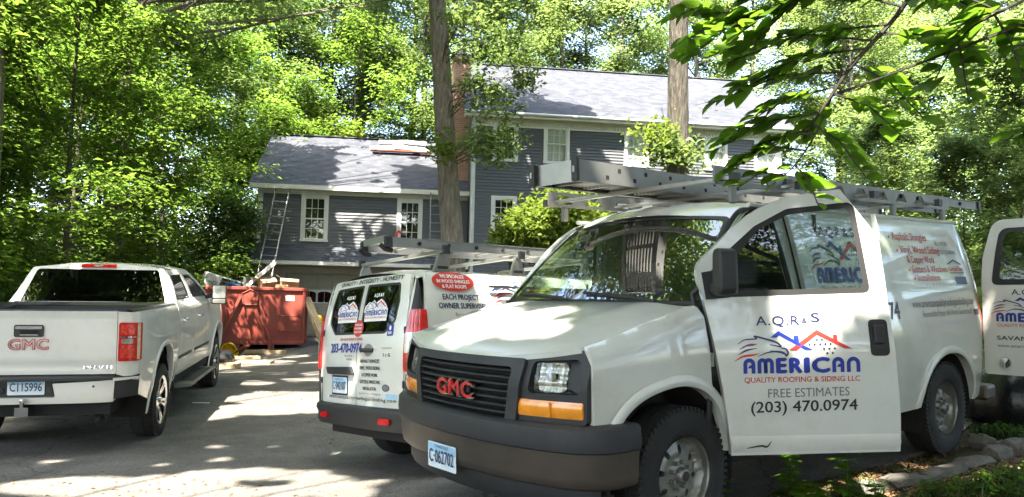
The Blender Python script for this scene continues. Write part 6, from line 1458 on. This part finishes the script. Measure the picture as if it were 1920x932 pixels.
# ---- crowns that shade the drive: leaves stand clear of the sun's path to every patch that is lit in the photo
COT = 1 / math.tan(SUN_EL); SD = -SUN_H
LIT = []
def lit_pt(p, r): LIT.append((p[0] + SD.x * COT * p[2], p[1] + SD.y * COT * p[2], r))
def lit_px(px, py, r): lit_pt(on_ground(px, py), r)
for px, py, rd in ((405, 780, .3), (425, 772, .4), (470, 766, .45), (520, 762, .5), (570, 757, .5), (455, 748, .4), (500, 742, .4), (545, 740, .4), (590, 745, .45), (610, 765, .4), (480, 718, .3), (560, 712, .35), (600, 700, .3), (520, 700, .25), (590, 680, .3), (530, 678, .25), (560, 668, .3),
                   (30, 915, .25), (110, 912, .3), (190, 908, .32), (270, 905, .32), (350, 900, .32), (420, 893, .3), (480, 885, .28), (530, 893, .3), (590, 905, .28), (400, 925, .35), (250, 930, .35), (520, 925, .35), (640, 925, .25), (120, 935, .3), (300, 872, .12), (90, 868, .12), (420, 862, .13), (510, 838, .08), (405, 838, .1), (640, 850, .1), (700, 905, .15), (720, 880, .08),
                   (1640, 900, .18), (1755, 885, .14), (1700, 875, .1), (1830, 905, .12), (1900, 880, .12), (1482, 935, .26), (1588, 925, .28), (1525, 935, .2)): lit_px(px, py, rd * (1.2 if px < 760 else 1.0))
for x, y, z, rd in ((.15, .15, 1.18, .26), (.35, .05, 1.22, .34), (.5, .45, 1.24, .28), (.3, -.35, 1.2, .2), (.65, -.1, 1.3, .22), (.8, .6, 1.33, .2), (1.9, .5, 2.06, .3), (3.2, -.2, 2.2, .4), (1.2, -.0, 2.3, .25), (3.9, .3, 2.2, .35), (.42, -.95, .98, .05), (.62, -.99, 1.02, .06), (.78, -1.0, 1.1, .04), (1.0, -1.0, .95, .05), (3.55, -.88, 1.75, .07), (3.8, -.93, 1.55, .06), (4.15, -.92, 1.65, .05), (4.4, -1.0, 1.15, .06), (3.9, -1.0, 1.0, .04), (4.7, -1.0, 1.3, .05)): lit_pt(SM @ Vector((x, y, z)), rd)
for x, y, z, rd in ((1.15, -.85, 1.5, .22), (.9, -.8, 1.7, .2), (.02, .1, .85, .14), (1.6, -.3, 2.0, .5), (2.6, 0, 1.85, .5), (.5, 0, 1.85, .3)): lit_pt(CM @ Vector((x, y, z)), rd)
for x, y, z, rd in ((3.0, -.2, 2.0, .3), (2.3, .3, 1.98, .2), (2.1, -.8, 1.5, .12), (5.2, 0, 1.5, .5)): lit_pt(mw(TRK) @ Vector((x, y, z)), rd)
for x in np.arange(1.2, 12.2, .8):
    for y in np.arange(-.4, 4.3, .75):
        if x + y * 1.1 > 4.2 and not (x < 5.2 and y < .8): lit_pt(HM @ Vector((x, y, 8.06 + (y + .46) * .663)), .75)
for x in np.arange(-7.2, -.3, .7):
    for y in np.arange(.3, 4.3, .7):
        if (x > -5.6 + .35 * y and y > 2.0) or (x > -4.9 and x < -2.9 and y < 2) or y > 3.4: lit_pt(HM @ Vector((x, y, 5.26 + (y - .2) * .62)), .55)
for x, z, rd in ((7.4, 6.6, .4), (8.2, 7.0, .4), (8.2, 6.0, .5), (9.2, 6.6, .6), (10.2, 6.8, .6), (10.2, 5.8, .6), (11.2, 6.4, .6), (11.4, 7.2, .5), (1.95, 7.0, .13), (2.1, 6.4, .12), (2.2, 5.6, .12), (3.9, 6.9, .1), (4.3, 6.2, .08), (1.0, 6.6, .12)): lit_pt(HM @ Vector((x, 0, z)), rd)
for x, z, rd in ((-4.3, 4.4, .2), (-3.9, 4.0, .25), (-3.5, 4.3, .2), (-3.8, 3.5, .25), (-4.5, 2.9, .25), (-3.3, 2.8, .3), (-2.3, 3.0, .25)): lit_pt(HM @ Vector((x, .4, z)), rd)
for x, z, rd in ((-.1, .9, .22), (.05, .5, .2), (-.2, 1.4, .15), (.9, 1.1, .1), (.3, 1.7, .3), (-.6, 1.75, .3), (.9, 1.8, .3)): lit_pt(DM @ Vector((x, 0, z)), rd)
for px, py, dp, rd in ((1050, 400, 14.5, .9), (1000, 430, 14, .6), (1210, 275, 15.0, .4), (1330, 275, 15.0, .3), (930, 250, 17, .6), (930, 170, 17, .7), (1850, 600, 7, .1), (150, 150, 13, 1.2), (250, 300, 15, 1.2), (60, 300, 12, 1.2), (150, 420, 13, 1.0), (350, 200, 20, 1.3), (80, 60, 12, 1.2), (300, 420, 16, 1.0), (220, 60, 14, 1.2), (420, 330, 20, 1.0), (1480, 130, 2.9, .3), (1380, 50, 2.9, .25), (1620, 60, 2.9, .22), (1540, 240, 2.9, .2), (1820, 80, 2.7, .2)): lit_pt(at_depth(px, py, dp), rd)
LIT = np.array(LIT)
def is_lit(C, grow_=0.0):
    g = C[:, :2] + np.array([SD.x, SD.y]) * COT * C[:, 2:3]
    w = .10 * np.sin(g[:, 0] * 5.1 + g[:, 1] * 2.3) + .08 * np.sin(g[:, 1] * 7.7 - g[:, 0] * 3.1)
    out = np.zeros(len(C), bool)
    for i in range(0, len(C), 4000):
        d = np.sqrt(((g[i:i + 4000, None] - LIT[None, :, :2])**2).sum(2)); out[i:i + 4000] = (d < LIT[None, :, 2] * (1 + w[i:i + 4000, None] * 1.6) + grow_).any(1)
    return out
def in_view(C):
    d = C - np.array(CAM); z = d @ np.array(fw); u = d @ np.array(RT); v = d @ np.array(UP)
    zz = np.maximum(z, .01); return (z > .2) & (np.abs(u / zz * F_PX) < 1010) & (np.abs(v / zz * F_PX) < 500)
def shade_tree(seed, x, y, tr, z0, z1, R, n, label, name='canopy_tree', keep_view=False, lean=(0, 0), bmat='bark_oak', mat='leaf_lit', size=.21, group=None, offset=(0, 0)):
    q = np.random.default_rng(seed); r = random.Random(seed); g0 = gz(x, y)
    o = empty(name, label, 'tree', (x, y, g0 - .1), group=group); H = z1 * .92
    wood = MB(); tp = [Vector((lean[0] * t + .05 * math.sin(4 * t + seed), lean[1] * t + .05 * math.cos(3 * t), H * t)) for t in np.linspace(0, 1, 12)]
    if keep_view:   # furrowed bark on trunks that show
        nz, na = 90, 44; rows = []
        for a in range(nz):
            t = a / (nz - 1); kk = min(t * 11, 10.999); i = int(kk); c = tp[i].lerp(tp[i + 1], kk - i); rad = tr * ((1.35 - .27 * t * 11) if t < 1 / 11 else 1.08 - .78 * (t - 1 / 11))
            rows.append([(c.x + rad * f * math.cos(b), c.y + rad * f * math.sin(b), c.z) for b in [2 * PI * j / na for j in range(na + 1)] for f in [1 + .035 * math.sin(9 * b + 2.2 * math.sin(t * 31 + seed)) + .025 * math.sin(17 * b - 3 * math.sin(t * 47)) + .03 * math.sin(3 * b + t * 20)]])
        wood.grid(rows)
    else: wood.tube(tp, [tr * (1.35 if i == 0 else (1.08 if i == 1 else 1 - .72 * i / 11)) for i in range(12)], 16)
    cl = []; k = 0
    while len(cl) < n:
        a = q.uniform(-1, 1, 3)
        if (a**2).sum() < 1: cl.append((a[0] * R + offset[0] + lean[0], a[1] * R + offset[1] + lean[1], (z0 + z1) / 2 + a[2] * (z1 - z0) / 2))
    cl = np.array(cl)
    C = np.concatenate([c + q.normal(size=(46, 3)) * np.array([.5, .5, .2]) for c in cl])
    Wd = C + np.array([x, y, g0 - .1]); keep = ~is_lit(Wd)
    if not keep_view: keep &= ~in_view(Wd)
    C = C[keep]
    sel = cl[q.choice(len(cl), min(34, len(cl)), replace=False)]
    for c in sel:
        h = max(z0 * .75, c[2] - R * .45); kk = min(h / H * 11, 10.9); i = int(kk); p = tp[i].lerp(tp[i + 1], kk - i); e = Vector(c)
        if not keep_view and in_view(np.array([tuple(p.lerp(e, f) + Vector((x, y, g0))) for f in (.2, .5, .8, 1)])).any(): continue
        wood.tube([p, p.lerp(e, .5) + Vector((0, 0, -.2)), e], [tr * .28, tr * .16, .015], 6, False)
    wood.build('trunk', bmat, o, 40); leaf_cloud('crown', C, size, mat, o, up=.7, seed=seed)
    return o, tp, g0
# two tall trees in the front yard whose trunks show
p = at_depth(862, 470, 16.8); q_ = at_depth(826, 0, 16.8)
T1 = shade_tree(21, p.x, p.y, .235, 9.8, 19.0, 5.8, 760, 'tall grey barked oak leaning left before the chimney', 'oak_tree', True, lean=((q_.x - p.x) * 2.6, .4), offset=(1.8, 3.0))
p = at_depth(1276, 330, 15.2)
T2 = shade_tree(22, p.x, p.y, .22, 10, 18.0, 6.0, 620, 'tall straight oak trunk rising behind the ladders on the big van', 'oak_tree', True, lean=(.05, .3), offset=(1.4, 4.2), bmat='bark_oak_shaded')
shade_tree(23, -11.2, 21.5, .2, 10.2, 16.5, 5.6, 600, 'wide oak left of the garage spreading its crown over the wing', 'oak_tree', True, offset=(4.4, 1.2))
# trees standing round the camera, out of the frame, that throw the shade
for i, (x, y, z0, z1, R, n, ox, oy) in enumerate(((-6.8, -3.2, 7, 15, 5.2, 680, 1.5, 1.0), (4.6, -2.0, 6.5, 14, 5.0, 650, -1.0, 1.2), (-8.5, 2.2, 7, 15, 4.6, 620, 2.6, .5), (-1.0, -7.5, 7.5, 16, 5.5, 680, 0, 2.0), (7.6, 3.4, 6.5, 14, 4.6, 520, -1.2, 0), (9.8, 9.5, 8, 16, 5.0, 420, -.8, 0), (11, -5, 7, 15, 5.5, 400, -1, 1), (-8.9, 12.8, 8.5, 17, 4.4, 460, 4.4, 1.0), (-7.9, 8.6, 9, 15.5, 4.3, 440, 4.0, .6))):
    shade_tree(40 + i, x, y, .2, z0, z1, R, n, 'tall leafy tree beside the drive outside the picture, shading the vans', 'canopy_tree', group='canopy trees round the drive', offset=(ox, oy))
# ================================================================ plants close by
def leaf_shape(L, W, serr=0, n=7, fold=.10, curl=.12):
    """pointed leaf along +x with a midrib fold"""
    vs = [(0, 0, 0)]; fs = []; rows = []
    for i in range(n + 1):
        t = i / n; w = W / 2 * (math.sin(PI * t**.85)**.8 if 0 < t < 1 else 0) * (1 + serr * (i % 2)); z = -curl * L * t * t
        rows.append([(L * t, -w, z + fold * w), (L * t, 0, z), (L * t, w, z + fold * w)])
    m = MB().grid(rows); return m
def make_branches():
    """low beech boughs reaching into the picture from a trunk outside it; each leaf its own part"""
    root = empty('beech_tree', 'young beech with low leafy boughs hanging into the upper right over the big van', 'tree', (4.9, .6, gz(4.9, .6)))
    base = Vector(root.location); wood = MB().tube([(0, 0, -.1), (.02, .03, 1.5), (-.05, .1, 3.2), (-.1, .2, 5.0), (-.15, .3, 7)], [.11, .09, .075, .05, .02], 10); wood.build('trunk', 'bark_oak', root, 40)
    lm = None; r = random.Random(5); protos = []
    for k in range(4):
        o = leaf_shape(.076 + .007 * k, .055 + .005 * k, .07, fold=.25 * (k % 2) + .05, curl=.08 + .06 * k); me = bpy.data.meshes.new('leaf'); me.from_pydata(o.v, [], o.f); me.materials.append(M['leaf_near']); me.polygons.foreach_set('use_smooth', [True] * len(me.polygons)); protos.append(me)
    count = [0]
    def bough(pts, twigs, parent_root, rad=.012):
        P = [Vector(p) - base for p in pts]; C = [Vector(c) for c in cat([tuple(p) for p in P], 6)]
        start = [Vector((-.05, .1, 3.0)), (Vector((-.05, .1, 3.0)) + C[0]) / 2 + Vector((0, 0, .15))]
        b = MB().tube(start + C, [rad * 2.2, rad * 1.8] + [rad * (1 - .75 * i / len(C)) for i in range(len(C))], 6)
        stems = []
        for (t, d, L) in twigs:
            k = int(t * (len(C) - 1)); p0 = C[k]; p1 = p0 + Vector(d).normalized() * L; mid = p0.lerp(p1, .5) + Vector((0, 0, .03)); p1 = p1 - Vector((0, 0, .06 * L)); b.tube([p0, mid, p1], [.005, .004, .002], 4); stems.append((p0, mid, p1))
        o = b.build('branch', 'bark_dark', parent_root, 50)
        for s in stems + [(C[-8], C[-4], C[-1])]:
            L = (s[2] - s[0]).length; n = max(4, int(L / .018)); d = (s[2] - s[0]).normalized()
            for i in range(n):
                f = .18 + .84 * (i + r.uniform(-.25, .25)) / n; f = min(max(f, .1), 1.0); p = s[0].lerp(s[1], f * 2) if f < .5 else s[1].lerp(s[2], f * 2 - 1)
                side = 1 if i % 2 else -1; az = math.atan2(d.y, d.x) + side * r.uniform(.5, 1.1) * (0.25 if f > .97 else 1)
                c = bpy.data.objects.new('leaf', r.choice(protos)); COL.objects.link(c); c.parent = o; c.location = p; c.rotation_euler = (r.uniform(-.35, .35) + side * .15, r.uniform(-.2, .42), az); k = r.uniform(.72, 1.2); c.scale = (k, k * r.uniform(.85, 1.1), k); count[0] += 1
    D = 2.9
    A = lambda x, y, d=D: at_depth(x, y, d)
    tw = lambda lst: [(t, (RT * a + UP * b + fw * c), L) for t, a, b, c, L in lst]
    # main bough: enters at the top near (1690,0) and runs down left; side twigs spread flat to the left
    bough([A(1760, -90, 2.7), A(1680, 30), A(1600, 120), A(1545, 200), A(1505, 260, 3.0)], tw([(.08, -1, .22, .2, .70), (.16, -1, .02, .1, .62), (.24, -1, .12, -.1, .66), (.30, -1, -.14, .2, .60), (.38, -1, .0, 0, .56), (.44, -1, -.25, -.1, .52), (.52, .8, -.5, .1, .34), (.58, -1, -.15, .15, .50), (.66, -1, -.4, 0, .46), (.70, .8, -.45, 0, .32), (.80, -1, -.3, .1, .42), (.88, .7, -.6, .1, .30), (.95, -1, -.5, 0, .36), (.12, -1, .42, 0, .75), (.34, .9, -.2, 0, .34), (.2, .9, -.1, .1, .3)]), root)
    # upper left spray
    bough([A(1640, -90, 2.7), A(1520, -10, 2.8), A(1420, 25, 2.9), A(1320, 20, 3.0)], tw([(.15, -.8, -.55, .2, .42), (.3, -.9, -.5, 0, .44), (.45, -.9, -.4, 0, .42), (.6, -1, -.45, .1, .36), (.75, -.8, -.3, .1, .26), (.9, -1, -.1, 0, .2), (.3, -1, .3, 0, .4)]), root, .009)
    # right spray along the top edge
    bough([A(2040, -60, 2.5), A(1920, 0, 2.6), A(1840, 40, 2.7), A(1770, 80, 2.8)], tw([(.3, .4, -1, .1, .26), (.45, -.8, -.4, 0, .3), (.6, .5, -.9, .1, .26), (.75, -.6, -.8, 0, .26), (.9, .2, -1, 0, .24), (.5, -1, .2, 0, .3)]), root, .008)
    bough([A(2060, 190, 2.6), A(1980, 235, 2.65), A(1915, 255, 2.7)], tw([(.4, -.5, -.8, 0, .16), (.7, -.8, -.2, 0, .14)]), root, .006)
    # hanging twig down towards the door top
    bough([A(1560, 180, 2.95), A(1530, 250, 2.95), A(1490, 310, 2.95), A(1450, 345, 2.95)], tw([(.35, -1, -.3, 0, .24), (.55, -1, -.1, 0, .26), (.7, .5, -.8, 0, .18), (.85, -1, -.2, 0, .18)]), root, .005)
    # the beech's own crown above the picture
    q = np.random.default_rng(77); C = q.normal(size=(5200, 3)) * np.array([1.2, 1.2, .9]) + np.array([-.1, .2, 5.6]); Wd = C + np.array(base); k = ~in_view(Wd) & ~is_lit(Wd); leaf_cloud('crown', C[k], .12, 'leaf_near', root, seed=77)
make_branches()
def weed(name, label, px, py, h, seed, mat='leaf_near', lob=True):
    """upright weed with tiers of toothed leaves"""
    g = on_ground(px, py); r = random.Random(seed); o = empty(name, label, 'weed', (g.x, g.y, gz(g.x, g.y) - .03)); MB().tube([(0, 0, 0), (.01, .01, h * .5), (.0, .02, h)], [.005, .004, .002], 5).build('stem', mat, o)
    me = None
    for k in range(7):
        z = h * (.22 + .78 * k / 6); n = 3 if k < 6 else 5
        for j in range(n):
            if me is None:
                m = MB()
                for a, L in ((-.9, .6), (-.45, .8), (0, 1), (.45, .8), (.9, .6)):
                    s = leaf_shape(.10 * L, .028, .25); c_, s_ = math.cos(a), math.sin(a); m.add([(x * c_ - y * s_ + .015, x * s_ + y * c_, zz) for x, y, zz in s.v], s.f)
                ob = m.build('leaf', mat, o); me = ob.data
            else: ob = bpy.data.objects.new('leaf', me); COL.objects.link(ob); ob.parent = o
            sc = (1.4 - .65 * k / 6) * r.uniform(.8, 1.2); ob.location = (0, 0, z); ob.rotation_euler = (r.uniform(-.2, .2), -.15 + r.uniform(-.2, .35), j * 2 * PI / n + k * .9 + r.uniform(-.3, .3)); ob.scale = (sc, sc, sc)
for i, (px, py, h, lb) in enumerate(((1482, 945, .36, 'feathery green weed in front of the open van door, left of the tallest one'), (1588, 940, .50, 'tallest feathery weed growing up past the lower edge of the van door'), (1345, 990, .42, 'small feathery weed beside the front wheel of the big van'), (1525, 945, .16, 'tiny seedling between the two feathery weeds'), (1640, 950, .17, 'low weed at the foot of the tallest feathery weed'))): weed('weed', lb, px, py, h, i)
def tuft(n, boxes, hgt, mat, name, label, seed):
    """blades of grass and broad ground leaves as one mass"""
    q = np.random.default_rng(seed); V = []; Fc = []
    for (pts, cnt) in boxes:
        for _ in range(cnt):
            a, b = q.random(2); a = math.sqrt(a); P0, P1, P2 = pts; px, py = [P0[i] * (1 - a) + P1[i] * a * (1 - b) + P2[i] * a * b for i in (0, 1)]
            g = on_ground(px, py); h = hgt * q.uniform(.4, 1.3); az = q.uniform(0, 6.28); w = .006; d = np.array([math.cos(az), math.sin(az), 0]); s = np.array([-d[1], d[0], 0]) * w; o = np.array(tuple(g)); o[2] -= .01; k = len(V)
            V += [tuple(o - s), tuple(o + s), tuple(o + d * h * .3 + s * .8 + [0, 0, h * .7]), tuple(o + d * h * .3 - s * .8 + [0, 0, h * .7]), tuple(o + d * h * .75 + [0, 0, h])]; Fc += [(k, k + 1, k + 2, k + 3), (k + 3, k + 2, k + 4)]
    o = mesh(name, V, Fc, mat); o['kind'] = 'stuff'; tag(o, label, 'grass')
tuft(0, [([(1820, 815), (1925, 800), (1925, 835)], 420), ([(1700, 938), (1930, 885), (1930, 938)], 420), ([(1560, 935), (1650, 915), (1660, 935)], 60)], .11, 'leaf_shrub', 'grass', 'thin grass growing round the stone edging', 3)
def ground_leaves():
    q = np.random.default_rng(8); C = []
    for pts, cnt in (([(1690, 938), (1930, 880), (1930, 938)], 560), ([(1825, 815), (1925, 800), (1925, 830)], 250)):
        for _ in range(cnt // 2):
            a, b = q.random(2); a = math.sqrt(a); P0, P1, P2 = pts; g = on_ground(*[P0[i] * (1 - a) + P1[i] * a * (1 - b) + P2[i] * a * b for i in (0, 1)]); C.append((g.x, g.y, g.z + q.uniform(.01, .10)))
    o = leaf_cloud('ground_cover', C, .055, 'leaf_near', None, up=.75, aspect=.8, seed=8); o['kind'] = 'stuff'; tag(o, 'small leafy ground cover in the bed beside the big van', 'ground cover')
    mk('dead_leaf', (.20, .12, .055), .85, var=.45, scale=40)
    C = []
    for pts, cnt in (([(1420, 932), (1830, 830), (1660, 932)], 1300), ([(1640, 935), (1930, 850), (1930, 935)], 900), ([(0, 860), (740, 932), (0, 932)], 60), ([(380, 700), (620, 660), (740, 900)], 60)):
        for _ in range(cnt):
            a, b = q.random(2); a = math.sqrt(a); P0, P1, P2 = pts; g = on_ground(*[P0[i] * (1 - a) + P1[i] * a * (1 - b) + P2[i] * a * b for i in (0, 1)]); C.append((g.x, g.y, gz(g.x, g.y) + .008))
    o = leaf_cloud('leaf_litter', C, .04, 'dead_leaf', None, up=.93, aspect=.7, seed=18); o['kind'] = 'stuff'; tag(o, 'dry brown leaf litter scattered on the drive edge', 'leaf litter')
ground_leaves()
def bush(name, label, px, py, depth, rx, rz, n, mat, size, seed, gz_=None):
    c = at_depth(px, py, depth); q = np.random.default_rng(seed); g = gz(c.x, c.y); o = empty(name, label, 'shrub', (c.x, c.y, g - .05)); hc = c.z - g
    cl = []
    while len(cl) < n:
        a = q.uniform(-1, 1, 3)
        if .25 < (a**2).sum() < 1: cl.append((a[0] * rx * q.uniform(.7, 1.15), a[1] * rx * .9, hc + a[2] * rz * q.uniform(.7, 1.2)))
    C = np.concatenate([np.array(k) + q.normal(size=(34, 3)) * np.array([.16, .16, .08]) for k in cl]); leaf_cloud('foliage', C, size, mat, o, up=.6, aspect=.5, seed=seed)
    w = MB()
    for k in cl[::max(1, n // 14)]: w.tube([(0, 0, 0), (k[0] * .4, k[1] * .4, k[2] * .5), k], [.03, .02, .005], 5, False)
    w.build('stem', 'bark_dark', o, 50)
bush('rhododendron', 'bright yellow green shrub on the bank behind the big van ladders', 1055, 415, 14.2, .95, .62, 110, 'leaf_yellow', .15, 1)
bush('rhododendron', 'smaller yellow green shrub beside the lower house window', 985, 440, 14.8, .55, .45, 50, 'leaf_yellow', .14, 2)
bush('rhododendron', 'dark leafy shrub low on the bank behind the small van roof', 1130, 450, 15.5, .8, .6, 70, 'leaf_lit', .14, 3)
bush('hedge_shrub', 'loose dark shrub at the outer corner of the garage wing', 425, 435, 25.0, 1.2, 1.6, 120, 'leaf_forest', .17, 4)
bush('hedge_shrub', 'pale yellow green small tree top showing above the garage wing roof', 580, 245, 37, 2.6, .9, 130, 'leaf_yellow', .26, 6)
bush('hedge_shrub', 'sunlit pale shrub showing past the garage wing gable', 455, 300, 34, 1.6, 1.2, 90, 'leaf_yellow', .24, 7)
def sprouts(tree, px, py, depth, rx, rz, n, seed, mat='leaf_lit', size=.13):
    """tuft of leafy shoots springing from a trunk"""
    o = tree[0]; c = at_depth(px, py, depth) - Vector(o.location); q = np.random.default_rng(seed); cl = q.normal(size=(n, 3)) * np.array([rx * .5, rx * .5, rz * .5]) + np.array(tuple(c))
    C = np.concatenate([k + q.normal(size=(26, 3)) * np.array([.17, .17, .09]) for k in cl]); leaf_cloud('shoot_leaves', C, size, mat, o, up=.55, aspect=.55, seed=seed)
    w = MB(); tp = tree[1]; H = tp[-1].z; kk = min(max((c.z - rz * .6) / H * 11, 0), 10.9); i = int(kk); p = tp[i].lerp(tp[i + 1], kk - i)
    for k in cl[::4]:
        p = tp[i].lerp(tp[i + 1], kk - i) + Vector((0, 0, q.uniform(-.5, .5) * rz)); w.tube([p, p.lerp(Vector(k), .5) + Vector((0, 0, .1)), tuple(k)], [.016, .009, .003], 4, False)
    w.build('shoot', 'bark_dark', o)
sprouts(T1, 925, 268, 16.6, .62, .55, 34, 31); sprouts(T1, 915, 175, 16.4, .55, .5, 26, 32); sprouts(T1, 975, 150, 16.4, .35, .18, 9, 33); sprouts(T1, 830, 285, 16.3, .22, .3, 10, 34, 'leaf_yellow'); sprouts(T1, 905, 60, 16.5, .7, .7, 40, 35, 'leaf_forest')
sprouts(T2, 1272, 285, 14.9, .55, .34, 26, 36); sprouts(T2, 1235, 260, 15.0, .35, .3, 14, 37, 'leaf_yellow')
